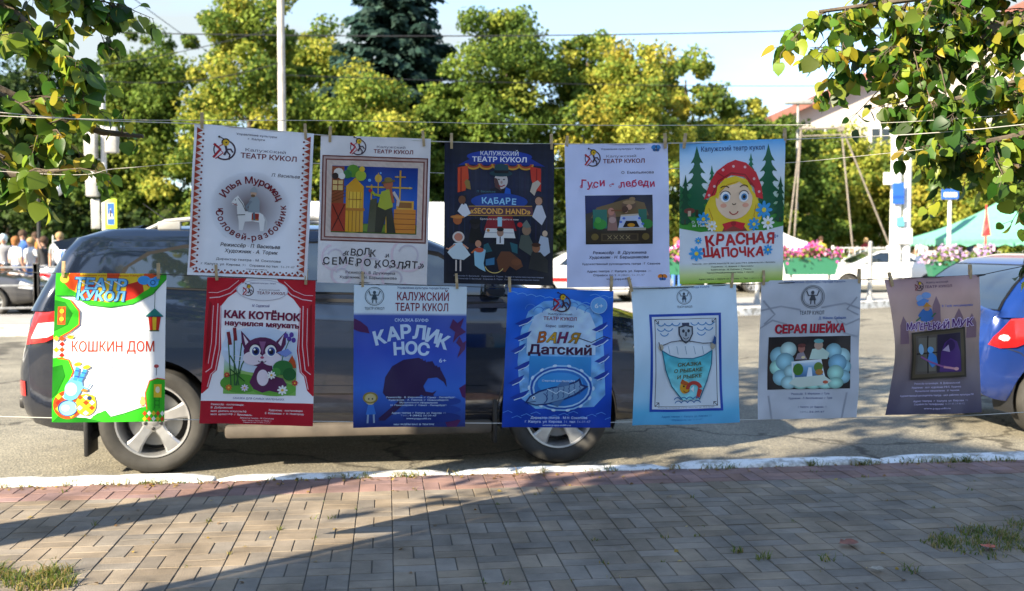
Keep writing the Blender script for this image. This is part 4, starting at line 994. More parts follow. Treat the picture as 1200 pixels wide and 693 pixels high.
flower_box('green trough of pink petunias seen between the lavender poster and the forest poster', 806, 22.6, 60, 282, PINK, 2)
flower_box('green trough of lilac petunias behind the roof of the blue hatchback', 1122, 25.5, 70, 286, LIL, 3, (324, 306))

# market tents and stalls
def tent(label, px, Y, wpx, yeave, ytop, m, name='market_tent', depth=3.2):
    W = wpx / 1200 * Y; root = empty(name, (gx(px, Y), Y, 0), label=label, cat='tent'); z0 = zz(yeave, Y); z1 = zz(ytop, Y); d = depth / 2
    mb = MB(); c = [(-W / 2, -d, z0), (W / 2, -d, z0), (W / 2, d, z0), (-W / 2, d, z0)]; n = 6; vs = []
    for k in range(n + 1):
        u = k / n; zq = z0 + (z1 - z0) * (u - .10 * math.sin(u * math.pi))
        vs += [(x_ * (1 - u) , y_ * (1 - u), zq) for x_, y_, _ in c] if k < n else [(x_ * .02, y_ * .02, z1) for x_, y_, _ in c]
    fs = [(i * 4 + k, i * 4 + (k + 1) % 4, (i + 1) * 4 + (k + 1) % 4, (i + 1) * 4 + k) for i in range(n) for k in range(4)]
    mb.add(vs, fs); mb.build('canopy', m, root, fix=False)
    vb = MB(); 
    for a, b in zip(c, c[1:] + c[:1]):
        k = 10; a, b = Vector(a), Vector(b)
        for i in range(k): p, q_ = a.lerp(b, i / k), a.lerp(b, (i + 1) / k); mid = (p + q_) / 2; vb.add([p, q_, q_ - Vector((0, 0, .18)), mid - Vector((0, 0, .26)), p - Vector((0, 0, .18))], [(0, 1, 2, 3, 4)])
    vb.build('valance', m, root, fix=False)
    for x_, y_, _ in c: MB().tube([(x_ * .98, y_ * .98, -.1), (x_ * .98, y_ * .98, z0)], .025, 6).build('leg', M['galv'], root)
    return root
M['tent_green'] = mat('green_canvas', (.16, .46, .30), .7, var=.1); M['tent_white'] = mat('white_canvas', (.75, .75, .74), .7); M['tent_peach'] = mat('peach_canvas', (.70, .42, .26), .7, var=.12)
tent('green market tent beyond the lilac flowers at the right', 1168, 34, 170, 280, 238, M['tent_green'])
tent('small white market tent just right of the forest poster', 905, 36, 52, 284, 266, M['tent_white'])
tent('peach coloured market tent behind the crowd at the left', 88, 40, 110, 276, 246, M['tent_peach'])
o = pole('flagpole', 'red banner pole in front of the green tent', 1155, 31, zz(240, 31), .03, .025, M.setdefault('red_paint', mat('red_paint', (.55, .04, .04), .4)), 'flag')
MB().add([(0, -.03, zz(246, 31)), (.07, -.05, zz(264, 31)), (.14, -.02, zz(276, 31)), (-.12, 0, zz(277, 31)), (-.06, .02, zz(262, 31))], [(0, 1, 2, 3, 4)]).build('banner', M['red_paint'], o, fix=False)
o = empty('flag', (gx(60, 26), 26, 0), label='white and blue flag held up above the crowd at the left', cat='flag')
MB().tube([(0, 0, .0), (.05, 0, zz(276, 26))], .015, 6).build('staff', M['white_paint'], o)
fl = MB(); k = 8
for i, (u0, mm) in enumerate(((0, 0), (.16, 1), (.32, 0))):
    vs = []
    for j in range(k + 1): z_ = zz(281, 26) - .75 * j / k; dx = .10 * j / k + .03 * math.sin(j); vs += [(.05 + dx + u0, .05 * math.sin(j * .9 + i), z_ - u0 * .35), (.05 + dx + u0 + .16, .05 * math.sin(j * .9 + i + 1), z_ - (u0 + .16) * .35)]
    fl.add(vs, [(2 * j, 2 * j + 1, 2 * j + 3, 2 * j + 2) for j in range(k)], mm)
fl.build('cloth', [M['sign_white'], M['sign_blue']], o, fix=False)

# white gabled building beyond the square
Y = 72; o = empty('white_building', (gx(915, Y), Y, 0), label='big white building with a low red gable roof in the upper right', cat='building')
bx = lambda px: gx(px, Y) - gx(915, Y); zl, zt = zz(140, Y), zz(14, Y); xm, xe = bx(1190), bx(1465)
M['stucco'] = mat('white_stucco', (.52, .48, .44), .9, var=.05, vscale=.4, bump=.2); M['red_roof'] = mat('red_brown_roof', (.30, .12, .09), .7, var=.2)
MB().prism([(0, 0), (xe, 0), (xe, zl), (xm, zt), (0, zl)], 0, 16).build('wall', M['stucco'], o)
for x0, z0, x1, z1 in ((-.8, zl - .37, xm, zt), (xe + .8, zl - .37, xm, zt)):
    d = Vector((x1 - x0, 0, z1 - z0)).normalized(); n = Vector((-d.z, 0, d.x)); n = n if n.z > 0 else -n
    a, b = Vector((x0, 0, z0)) + n * .05, Vector((x1, 0, z1)) + n * .05; vs = [a + Vector((0, -.9, 0)), b + Vector((0, -.9, 0)), b + Vector((0, 17, 0)), a + Vector((0, 17, 0))]; vs += [v + n * .55 for v in vs]
    MB().add(vs, [(3, 2, 1, 0), (4, 5, 6, 7), (0, 1, 5, 4), (1, 2, 6, 5), (2, 3, 7, 6), (3, 0, 4, 7)]).build('roof', M['red_roof'], o)
for i in range(8):
    for j in range(3):
        xw, zw = 2.2 + i * 3.9, 1.6 + j * 3.1
        f = MB().box(xw, xw + 1.5, -.09, .02, zw, zw + 1.9).build('window', M['white_paint'], o)
        MB().box(xw + .12, xw + .70, -.115, -.085, zw + .12, zw + 1.78).box(xw + .80, xw + 1.38, -.115, -.085, zw + .12, zw + 1.78).build('pane', M['glass'], f)
MB().box(bx(975), bx(985), 3, 4.2, zl + .6, zz(112, Y), b=.05).build('chimney', M['stucco'], o)
# long low shop row behind the right-hand trees, and a shaded block behind the left ones
def block(label, px0, px1, Y, h, m, nwin, roofm, seed):
    W = gx(px1, Y) - gx(px0, Y); o = empty('shop_building', (gx(px0, Y), Y, 0), label=label, cat='building')
    MB().box(0, W, 0, 9, -.1, h).build('wall', m, o); MB().box(-.3, W + .3, -.4, 9.4, h, h + .35, b=.05).build('roof', roofm, o)
    for k in range(nwin):
        x_ = W * (k + .5) / nwin; f = MB().box(x_ - .75, x_ + .75, -.08, .02, 1.0, 2.9).build('window', M['white_paint'], o); MB().box(x_ - .65, x_ + .65, -.105, -.075, 1.1, 2.8).build('pane', M['glass'], f)
M['peach_wall'] = mat('peach_stucco', (.52, .34, .24), .9, var=.15, vscale=.5)
block('low peach coloured shop row behind the trunks of the trees at the right', 925, 1330, 66, 5.2, M['peach_wall'], 11, M['red_roof'], 1)
block('low ochre building deep in the shade behind the crowd at the left', -160, 150, 56, 4.2, M['peach_wall'], 8, M['red_roof'], 2)

# overhead wires
def wire(label, a, b, sag, r=.012, name='overhead_wire'):
    pts = [Vector(a).lerp(Vector(b), k / 14) - Vector((0, 0, sag * 4 * (k / 14) * (1 - k / 14))) for k in range(15)]
    o = MB().tube(pts, r, 5).build(name, M['black_plastic'], None, 40); tag(o, label, 'cable', 'wires over the road')
Q3 = lambda px, py, Y: tuple(P(px, py, Y))
wire('thick dark overhead cable running across the open sky above the posters', Q3(120, 38, 26), Q3(1320, 20, 26), .25, .015)
wire('thin overhead wire just above the white building roof line', Q3(332, 88, 23), Q3(1300, 92, 34), .25, .009)
wire('thin overhead wire running from the traffic light to the concrete pole', Q3(123, 95, 21), Q3(332, 72, 23), .2, .009)
wire('slanting overhead wire crossing the clouds at the upper left', Q3(120, -30, 22), Q3(250, 65, 30), .05, .010)
wire('second slanting overhead wire at the upper left above the traffic light', Q3(40, 85, 21), Q3(332, 30, 23), .15, .009)

# ------------------------------------------------------------------ people far off
def person(label, px, Y, h, shirt, trousers, hair, rz, pose, group):
    """one skinned body; h is the standing height"""
    me = bpy.data.meshes.new('person'); k = h / 1.75
    up = {'stand': (.0, .0), 'walk': (.22, -.18), 'wave': (.04, -.04)}[pose]
    J = {'pelvis': (0, 0, .95), 'waist': (0, 0, 1.12), 'chest': (0, .0, 1.33), 'neck': (0, .01, 1.49), 'nk2': (0, -.005, 1.54), 'head': (0, -.015, 1.63), 'crown': (0, -.01, 1.71)}
    Ed = [('pelvis', 'waist'), ('waist', 'chest'), ('chest', 'neck'), ('neck', 'nk2'), ('nk2', 'head'), ('head', 'crown')]
    rad = {'pelvis': .145, 'waist': .125, 'chest': .155, 'neck': .06, 'nk2': .055, 'head': .095, 'crown': .075}
    for sd, s_, u in (('l', -1, up[0]), ('r', 1, up[1])):
        J.update({'hip' + sd: (s_ * .10, 0, .88), 'knee' + sd: (s_ * .11, -u * .6, .49), 'ank' + sd: (s_ * .11, -u * .4 + abs(u) * .3, .09), 'toe' + sd: (s_ * .12, -u * .4 + abs(u) * .3 - .15, .045)})
        J['sho' + sd] = (s_ * .19, 0, 1.42)
        if pose == 'wave' and s_ > 0: J.update({'elb' + sd: (.34, -.10, 1.36), 'wri' + sd: (.34, -.20, 1.60), 'han' + sd: (.33, -.23, 1.70)})
        else: J.update({'elb' + sd: (s_ * .25, .03 + u * .3, 1.14), 'wri' + sd: (s_ * .25, -.06 + u * .5, .92), 'han' + sd: (s_ * .25, -.09 + u * .55, .82)})
        Ed += [('pelvis', 'hip' + sd), ('hip' + sd, 'knee' + sd), ('knee' + sd, 'ank' + sd), ('ank' + sd, 'toe' + sd), ('chest', 'sho' + sd), ('sho' + sd, 'elb' + sd), ('elb' + sd, 'wri' + sd), ('wri' + sd, 'han' + sd)]
        rad.update({'hip' + sd: .10, 'knee' + sd: .07, 'ank' + sd: .05, 'toe' + sd: .04, 'sho' + sd: .075, 'elb' + sd: .05, 'wri' + sd: .035, 'han' + sd: .038})
    names = list(J); ix = {n: i for i, n in enumerate(names)}
    me.from_pydata([tuple(c * k for c in J[n]) for n in names], [(ix[a], ix[b]) for a, b in Ed], [])
    o = link('person', me); md = o.modifiers.new('s', 'SKIN'); md.use_smooth_shade = True
    for n in names: me.skin_vertices[0].data[ix[n]].radius = (rad[n] * k, rad[n] * k * (.72 if n in ('chest', 'pelvis', 'waist') else 1))
    me.skin_vertices[0].data[0].use_root = True
    sb = o.modifiers.new('u', 'SUBSURF'); sb.levels = sb.render_levels = 1
    m2 = evaluated(o); o.modifiers.clear(); o.data = m2; smooth(m2)
    for m in (shirt, trousers, M['skin'], M['shoe']): m2.materials.append(m)
    mi = []
    for f in m2.polygons:
        c = f.center / k; arm = abs(c.x) > .215 and c.z > .75
        mi.append(2 if c.z > 1.50 and abs(c.x) < .17 else (3 if c.z < .085 else (2 if arm and (c.z < 1.22 or c.z > 1.45) and abs(c.x) > .2 else (1 if c.z < .98 else 0))))
    m2.polygons.foreach_set('material_index', mi)
    hm = MB(); hm.sphere((0, .012 * k, 1.665 * k), .108 * k, 14, sc=(1, 1.08, 1.02)); hm.sphere((0, .05 * k, 1.60 * k), .085 * k, 12, sc=(1, .8, 1.25))
    ho = hm.build('hair', hair, o, 60)
    fm = MB(); fm.sphere((-.035 * k, -.105 * k, 1.635 * k), .012 * k, 8).sphere((.035 * k, -.105 * k, 1.635 * k), .012 * k, 8); fm.build('eyes', M['black'], o, 60)
    MB().sphere((0, -.112 * k, 1.612 * k), .016 * k, 8, sc=(.8, 1, 1.3)).build('nose', M['skin'], o, 60)
    MB().box(-.024 * k, .024 * k, -.108 * k, -.095 * k, 1.575 * k, 1.583 * k).build('mouth', M.setdefault('lips', mat('lips', (.35, .10, .09), .5)), o)
    tag(o, label, 'person', group); o.location = (gx(px, Y), Y, .0); o.rotation_euler = (0, 0, rz)
    return o
M['skin'] = mat('skin', (.50, .28, .19), .6); M['shoe'] = mat('shoe', (.04, .035, .03), .6)
cl = lambda n, c: M.setdefault(n, mat(n, c, .85))
W_, B_, DB, BK, OR, GY, RD, YL = cl('white_cloth', (.75, .75, .75)), cl('blue_cloth', (.08, .2, .55)), cl('denim', (.05, .08, .18)), cl('black_cloth', (.02, .02, .025)), cl('orange_cloth', (.6, .25, .05)), cl('grey_cloth', (.3, .3, .32)), cl('red_cloth', (.5, .05, .05)), cl('yellow_cloth', (.7, .55, .05))
H1, H2, H3 = cl('brown_hair', (.06, .03, .015)), cl('ginger_hair', (.28, .11, .03)), cl('fair_hair', (.35, .24, .11))
GP = 'people gathered at the left beyond the road'
CAP = cl('pale_cap', (.55, .68, .72))
person("person in a grey top with a pale cap at the crowd's far left end", 4, 25.3, 1.68, GY, DB, CAP, .3, 'stand', GP)
person("person with long ginger hair and white blouse in the crowd at left", 19, 24.9, 1.62, W_, DB, H2, 2.6, 'stand', GP)
person('person in a blue shirt with brown hair standing taller in the crowd', 27, 26.6, 1.80, B_, BK, H1, .4, 'stand', GP)
person('person in a white shirt with fair hair in the middle of the crowd', 36, 25.2, 1.60, W_, B_, H3, -.5, 'stand', GP)
person('person in an orange top behind the middle of the crowd', 42, 27.4, 1.76, OR, DB, H1, .2, 'stand', GP)
person('person in a black top with brown hair at the right of the crowd', 51, 24.9, 1.62, BK, GY, H1, -.9, 'wave', GP)
person("person in a grey jacket at the crowd's right end near the flag", 70, 26.2, 1.74, GY, BK, H3, .2, 'walk', GP)
GP2 = 'people strolling among the market tents at the right'
person('person in a yellow jacket beyond the pink flowers', 962, 42, 1.78, YL, DB, H1, .2, 'stand', GP2)
person('person in a black jacket beside the small white tent', 938, 43, 1.76, BK, BK, H1, .5, 'walk', GP2)
person('person in a dark blue jacket beside the green tent', 1137, 33.5, 1.74, DB, BK, H1, 1.0, 'stand', GP2)
person('person in a red top between the gantry legs', 1015, 46, 1.75, RD, DB, H3, .1, 'walk', GP2)
person('person in a white shirt in front of the low shop row', 1080, 47, 1.78, W_, DB, H1, -.4, 'walk', GP2)
person('person in a white blouse seen between lavender and forest posters', 793, 30, 1.64, W_, B_, H2, .4, 'stand', GP2)
# ================================================================== POSTERS
# Artwork is drawn as real coloured shapes on the sheet: x 0..100 from left, y 0..136 downwards.
from mathutils.geometry import delaunay_2d_cdt
_glyph = {}
def text_mesh(s, bold, res=2, shear=0.0):
    """outline of the lettering, thickened by `bold`, filled by winding number (overlapping strokes stay solid)"""
    key = (s, bold, res, shear)
    if key in _glyph: return _glyph[key]
    cu = bpy.data.curves.new('t', 'FONT'); cu.body = s; cu.size = 1; cu.resolution_u = res; cu.fill_mode = 'NONE'; cu.shear = shear
    o = bpy.data.objects.new('t', cu); COL.objects.link(o); me = evaluated(o)
    P2 = [Vector((v.co.x, v.co.y)) for v in me.vertices]; nb = {}
    for e in me.edges: i, j = e.vertices; nb.setdefault(i, []).append(j); nb.setdefault(j, []).append(i)
    bpy.data.objects.remove(o); bpy.data.curves.remove(cu); bpy.data.meshes.remove(me)
    loops = []; seen = set()
    for i in sorted(nb):
        if i in seen: continue
        lp = [i]; seen.add(i); nxt = i + 1 if i + 1 in nb[i] else nb[i][0]
        while nxt not in seen:
            lp.append(nxt); seen.add(nxt); c = [k for k in nb[nxt] if k not in seen]
            if not c: break
            nxt = c[0]
        q = [P2[k] for k in lp]; q2 = []
        for p in q:
            if not q2 or (p - q2[-1]).length > 1e-4: q2.append(p)
        if len(q2) > 2 and (q2[0] - q2[-1]).length < 1e-4: q2.pop()
        if len(q2) > 2: loops.append(q2)
    area = lambda q: sum(q[k - 1].x * q[k].y - q[k].x * q[k - 1].y for k in range(len(q))) / 2
    if loops:
        big = max(loops, key=lambda q: abs(area(q))); sg = 1 if area(big) > 0 else -1
        h = bold * .8; out = []
        for q in loops:
            n = len(q); r = []
            for k in range(n):
                d1 = (q[k] - q[k - 1]).normalized(); d2 = (q[(k + 1) % n] - q[k]).normalized(); n1 = Vector((d1.y, -d1.x)) * sg; n2 = Vector((d2.y, -d2.x)) * sg
                m = n1 + n2; m = m / max(.55, m.dot(n1)) if m.length > 1e-6 else n1; r.append(q[k] + m * h)
            out.append(r)
        vs = []; es = []
        for q in out: n0 = len(vs); es += [(n0 + k, n0 + (k + 1) % len(q)) for k in range(len(q))]; vs += q
        V, E, F, ov, oe, of = delaunay_2d_cdt(vs, es, [], 0, 1e-6)
        T = np.array([[(V[i].x, V[i].y) for i in f] for f in F]).mean(1); A = np.array([tuple(vs[i]) for i, j in es]); B = np.array([tuple(vs[j]) for i, j in es])
        w = np.zeros(len(T))
        for k in range(0, len(A), 400):
            a_, b_ = A[None, k:k + 400], B[None, k:k + 400]; y = T[:, None, 1]
            side = (b_[..., 0] - a_[..., 0]) * (y - a_[..., 1]) - (b_[..., 1] - a_[..., 1]) * (T[:, None, 0] - a_[..., 0])
            w += ((a_[..., 1] <= y) & (b_[..., 1] > y) & (side > 0)).sum(1); w -= ((a_[..., 1] > y) & (b_[..., 1] <= y) & (side < 0)).sum(1)
        _glyph[key] = ([(v.x, v.y) for v in V], [tuple(f) for f, q in zip(F, w) if q != 0])
    else: _glyph[key] = ([], [])
    return _glyph[key]
class Art:
    def __init__(s, H=136): s.H = H; s.ops = []; s.tf = None
    def raw(s, V, F, col):
        """V in page units; level found from what it overlaps"""
        if not V: return s
        if s.tf: ox, oy, k = s.tf; V = [(ox + (x - ox) * k, oy + (y - oy) * k) for x, y in V]
        xs = [v[0] for v in V]; ys = [v[1] for v in V]; b = (min(xs), min(ys), max(xs), max(ys)); lv = 0
        for ob, ol, *_ in s.ops:
            if ob[0] < b[2] and b[0] < ob[2] and ob[1] < b[3] and b[1] < ob[3]: lv = max(lv, ol + 1)
        s.ops.append((b, lv, V, F, col)); return s
    @staticmethod
    def C(c):
        if callable(c): return c
        return srgb(*c)
    def poly(s, pts, col):
        t = tessellate_polygon([[Vector((x, y, 0)) for x, y in pts]]); return s.raw(list(pts), [tuple(f) for f in t], s.C(col))
    def rect(s, x0, y0, x1, y1, col): return s.raw([(x0, y0), (x1, y0), (x1, y1), (x0, y1)], [(0, 1, 2, 3)], s.C(col))
    def ell(s, cx, cy, rx, ry=None, col=(0, 0, 0), a=0, n=22):
        ry = rx if ry is None else ry; ca, sa = math.cos(R(a)), math.sin(R(a)); pts = []
        for k in range(n): u, v = rx * math.cos(6.28318 * k / n), ry * math.sin(6.28318 * k / n); pts.append((cx + u * ca - v * sa, cy + u * sa + v * ca))
        return s.raw(pts, [tuple(range(n))], s.C(col))
    def line(s, pts, wd, col, close=False, taper=False):
        pts = list(pts); V = []; n = len(pts)
        if close: pts = pts + [pts[0], pts[1]]
        m = len(pts)
        for i, p in enumerate(pts):
            a, b = pts[max(i - 1, 0)], pts[min(i + 1, m - 1)]; d = Vector((b[0] - a[0], b[1] - a[1])); d = d.normalized() if d.length else Vector((1, 0)); h = wd / 2 * ((1 - .85 * i / (m - 1)) if taper else 1)
            V += [(p[0] - d.y * h, p[1] + d.x * h), (p[0] + d.y * h, p[1] - d.x * h)]
        return s.raw(V, [(2 * i, 2 * i + 1, 2 * i + 3, 2 * i + 2) for i in range(m - 1 - (1 if close else 0))], s.C(col))
    def arc(s, cx, cy, r, a0, a1, wd, col, ry=None, n=20):
        ry = r if ry is None else ry
        return s.line([(cx + r * math.cos(R(a0 + (a1 - a0) * k / n)), cy + ry * math.sin(R(a0 + (a1 - a0) * k / n))) for k in range(n + 1)], wd, col)
    def ring(s, cx, cy, r, wd, col, ry=None): return s.arc(cx, cy, r, 0, 360, wd, col, ry, 32)
    def blob(s, cx, cy, rx, ry, c0, c1, n=30, rings=6, p=1.0):
        """soft round patch going from colour c0 in the middle to c1 at the rim"""
        a, b = srgb(*c0), srgb(*c1)
        def f(x, y):
            q = min(1, math.hypot((x - cx) / rx, (y - cy) / ry)) ** p; return tuple(a[i] + (b[i] - a[i]) * q for i in range(3))
        V = [(cx, cy)]; F = []
        for k in range(1, rings + 1): V += [(cx + rx * k / rings * math.cos(6.28318 * j / n), cy + ry * k / rings * math.sin(6.28318 * j / n)) for j in range(n)]
        F += [(0, 1 + j, 1 + (j + 1) % n) for j in range(n)]
        for k in range(rings - 1): F += [(1 + k * n + j, 1 + (k + 1) * n + j, 1 + (k + 1) * n + (j + 1) % n, 1 + k * n + (j + 1) % n) for j in range(n)]
        return s.raw(V, F, f)
    def text(s, t, cx, cy, h, col, w=None, bold=0.0, shear=0.0, rot=0, align='c', res=2):
        V, F = text_mesh(t, bold, res, shear)
        if not V: return s
        k = h / .727; xs = [v[0] for v in V]; x0, x1 = min(xs), max(xs); sx = k if w is None else w / max(1e-6, x1 - x0)
        off = {'c': (x0 + x1) / 2, 'l': x0, 'r': x1}[align]; ca, sa = math.cos(R(rot)), math.sin(R(rot)); out = []
        for x, y in V:
            u, v = (x - off) * sx, -(y * k) + h / 2; out.append((cx + u * ca - v * sa, cy + u * sa + v * ca))
        return s.raw(out, F, s.C(col))
    def chars(s, t, places, h, col, bold=.02, w=None, shear=0):
        for ch, (x, y, r) in zip(t, places):
            if ch != ' ': s.text(ch, x, y, h, col, w, bold, shear, r)
        return s
    def arctext(s, t, cx, cy, r, a0, a1, h, col, bold=.02, under=False, shear=0):
        wid = {'М': 1.3, 'Ш': 1.4, 'ш': 1.3, ' ': .6, 'И': 1.05, 'и': .95, 'л': .95, '-': .6, 'С': 1.0, 'ц': 1.0}
        W = [wid.get(c, .9) for c in t]; tot = max(.01, sum(W) - (W[0] + W[-1]) / 2); acc = 0; pl = []
        for i, c in enumerate(t):
            a = a0 + (a1 - a0) * acc / tot; acc += (W[i] + (W[i + 1] if i + 1 < len(t) else 0)) / 2
            pl.append((cx + r * math.cos(R(a)), cy + r * math.sin(R(a)), a + 90 if not under else a - 90))
        return s.chars(t, pl, h, col, bold, None, shear)
    # --- the theatre's marks
    def logo(s, cx, cy, r, dark=(70, 45, 60), red=(180, 30, 50), yel=(225, 180, 40)):
        q = lambda x, y: (cx + x * r, cy + y * r)
        s.arc(cx, cy + .05 * r, .92 * r, -70, 130, .15 * r, dark); s.arc(cx, cy + .05 * r, .92 * r, 150, 215, .10 * r, dark)
        s.line([q(-.95, -.45), q(-.5, -.1), q(-.35, .0), q(-.55, .3), q(-.95, .85)], .20 * r, red); s.line([q(-.05, -.55), q(-.6, -.15), q(-.1, .35), q(-.75, .95)], .10 * r, red)
        s.line([q(.05, -.45), q(.2, .1), q(.0, .55)], .20 * r, dark); s.line([q(.15, .0), q(.55, -.05), q(.75, .25)], .15 * r, dark); s.line([q(.2, .15), q(.5, .5), q(.45, .95)], .15 * r, dark)
        s.ell(*q(.08, -.68), .30 * r, .34 * r, yel); s.arc(*q(.08, -.68), .32 * r, 150, 330, .12 * r, (40, 25, 30)); s.ell(*q(.12, -.66), .07 * r, .07 * r, (40, 25, 30))
        s.line([q(-.05, -.95), q(-.45, -1.15)], .09 * r, (40, 25, 30)); s.ell(*q(-.5, -1.15), .10 * r, .10 * r, (40, 25, 30)); return s
    def emblem(s, cx, cy, r, col=(60, 65, 75), cap=True):
        """ring with a plain outlined figure"""
        s.ring(cx, cy, r, .07 * r, col); s.ring(cx, cy, .86 * r, .03 * r, col)
        s.ell(cx, cy - .42 * r, .17 * r, .19 * r, col); s.line([(cx - .62 * r, cy - .62 * r), (cx - .42 * r, cy - .12 * r), (cx, cy - .16 * r), (cx + .42 * r, cy - .12 * r), (cx + .62 * r, cy - .62 * r)], .11 * r, col)
        s.poly([(cx - .14 * r, cy - .22 * r), (cx + .14 * r, cy - .22 * r), (cx + .34 * r, cy + .36 * r), (cx - .34 * r, cy + .36 * r)], col); s.line([(cx - .16 * r, cy + .3 * r), (cx - .2 * r, cy + .74 * r)], .11 * r, col); s.line([(cx + .16 * r, cy + .3 * r), (cx + .2 * r, cy + .74 * r)], .11 * r, col)
        if cap: s.text('ТЕАТР КУКОЛ', cx, cy + 1.35 * r, .30 * r, col, 2.1 * r, .015)
        return s
    def logotype(s, lx, ly, lr, tx, ty, tw, c1=(120, 110, 125), c2=(120, 22, 40)):
        s.logo(lx, ly, lr); s.text('Калужский', tx - tw * .06, ty - tw * .115, tw * .058, c1, tw * .72, .005); s.text('ТЕАТР КУКОЛ', tx, ty, tw * .095, c2, tw, .028); return s
    def small(s, rows, col, bold=.012):
        for t, cx, cy, h, w in rows: s.text(t, cx, cy, h, col, w, bold, res=1)
        return s
def vgrad(*stops):
    st = [(y, srgb(*c)) for y, c in stops]
    def f(x, y):
        for a, b in zip(st, st[1:]):
            if y <= b[0]: u = max(0, (y - a[0]) / (b[0] - a[0])); return tuple(a[1][i] + (b[1][i] - a[1][i]) * u for i in range(3))
        return st[-1][1]
    return f
def mixf(f, amp, k1=.11, k2=.07, ph=0):
    def g(x, y):
        q = 1 + amp * (math.sin(x * k1 + 2.1 * math.sin(y * k2 + ph)) + .6 * math.sin(y * k1 * 1.7 + 1.4 * math.sin(x * k2 * 2 + ph)))
        return tuple(min(.92, max(.002, c * q)) for c in f(x, y))
    return g
const = lambda c: (lambda x, y, k=srgb(*c): k)
PW = (236, 237, 243)
def flower(a, x, y, r, col, mid, n=8):
    for k in range(n): t = 6.283 * k / n; a.ell(x + r * .62 * math.cos(t), y + r * .62 * math.sin(t), r * .42, r * .22, col, math.degrees(t), 10)
    a.ell(x, y, r * .27, r * .27, mid, 0, 10)
def fir(a, x, y0, y1, w, col):
    n = 6; h = y1 - y0
    for k in range(n):
        t = y0 + h * k / n * .92; b = t + h * .30; ww = w * (.22 + .78 * (k + 1) / n) / 2
        a.poly([(x, t), (x + ww * .45, t + (b - t) * .55), (x + ww, b - h * .04), (x + ww * .55, b - h * .055), (x + ww * .25, b), (x, b - h * .04), (x - ww * .25, b), (x - ww * .55, b - h * .055), (x - ww, b - h * .04), (x - ww * .45, t + (b - t) * .55)], col)
    a.rect(x - w * .04, y1 - h * .05, x + w * .04, y1 + h * .06, (60, 60, 35))

def art_knight():
    a = Art(136); a.rect(0, 0, 100, 136, mixf(const(PW), .012))
    red = (165, 62, 42); dk = (120, 35, 30)
    for side in (0, 1):
        bx = 5 if side == 0 else 95; d = 1 if side == 0 else -1
        for k in range(22):
            y = 3 + k * 5.75; a.poly([(bx - 2.6 * d, y), (bx + 2.4 * d, y + 2.8), (bx - 2.6 * d, y + 5.5)], red); a.ell(bx + 3.0 * d, y + 5.6, .95, .95, dk, 0, 9); a.line([(bx - 2.6 * d, y + 5.6), (bx + 1.8 * d, y + 5.6)], .35, (205, 140, 90))
    for k in range(18): x = 5 + k * 5.15; a.poly([(x, 133.5), (x + 2.5, 130.6), (x + 5, 133.5)], red); a.ell(x, 130.5, .8, .8, dk, 0, 8)
    a.small([('Управление культуры', 52, 6, 1.9, 34), ('г. Калуги', 52, 9.6, 1.9, 14)], (70, 60, 80))
    a.logotype(26, 21, 9.5, 63, 25, 47)
    a.text('П. Васильев', 78, 41, 3.0, (75, 60, 70), 24, .012, .25)
    a.blob(50, 73, 33, 34, (88, 52, 48), PW, p=1.0)
    col = (120, 22, 38)
    a.arctext('Илья Муромец', 50, 73, 26, -152, -26, 6.2, col, .03); a.arctext('и', 50, 73, 26, -187, -186, 5, col, .03)
    a.arctext('Соловей-разбойник', 50, 73, 26.5, 168, -6, 5.6, col, .03, True)
    a.tf = (50, 78, .80); wh = (235, 233, 230); ou = (60, 50, 50); gr = (150, 160, 165)     # toy rider on a white horse
    a.poly([(36, 79), (39, 76), (46, 75), (58, 75), (63, 78), (65, 84), (64, 97), (60.5, 97), (59, 87), (52, 86), (44, 87), (42, 97), (38, 97), (37.5, 87)], wh)
    a.poly([(36, 80), (35, 66), (31, 69), (29.5, 66), (33, 60.5), (35, 59), (36, 57.5), (37.5, 60), (42, 66), (45, 76), (40, 81)], wh)
    a.line([(36.5, 61), (41, 67), (44.5, 75)], .7, ou); a.ell(33.6, 63, .6, .6, ou); a.line([(30.5, 67), (36, 69)], .6, (170, 50, 40)); a.line([(35.5, 80), (44, 79)], .9, (60, 60, 60)); a.line([(64, 80), (67, 86), (66.5, 94)], 1.6, (200, 198, 196))
    a.rect(51, 77, 58.5, 85, (165, 50, 35)); a.line([(51.5, 84), (58, 84)], .7, (215, 160, 60))
    a.poly([(47, 76), (48, 62), (51, 58), (56, 58), (58.5, 62), (59, 76)], gr); a.line([(50, 63), (45, 70), (47, 74)], 2.4, (130, 140, 148)); a.ell(52, 54, 3.1, 3.6, (215, 175, 145)); a.poly([(48.5, 53), (49, 49.5), (52.3, 46), (55.6, 49.5), (56, 53)], (165, 172, 176)); a.ell(51.5, 57, 2.2, 1.6, (130, 100, 70)); a.line([(53, 76), (54, 85)], 2.2, (95, 105, 115))
    a.tf = None; a.text('Режиссёр - П. Васильев', 51, 107, 3.3, (45, 35, 45), 50, .022, .18); a.text('Художник - А. Торик', 52, 112.4, 3.3, (45, 35, 45), 45, .022, .18)
    a.small([('Директор театра - М. Соколова', 50, 120.2, 2.1, 54), ('г. Калуга, ул. Кирова, 31   Справки по тел.: 56-39-47', 50, 125, 2.1, 78), ('www.puppet40.ru', 57, 128.4, 1.3, 18)], (55, 50, 65))
    return a
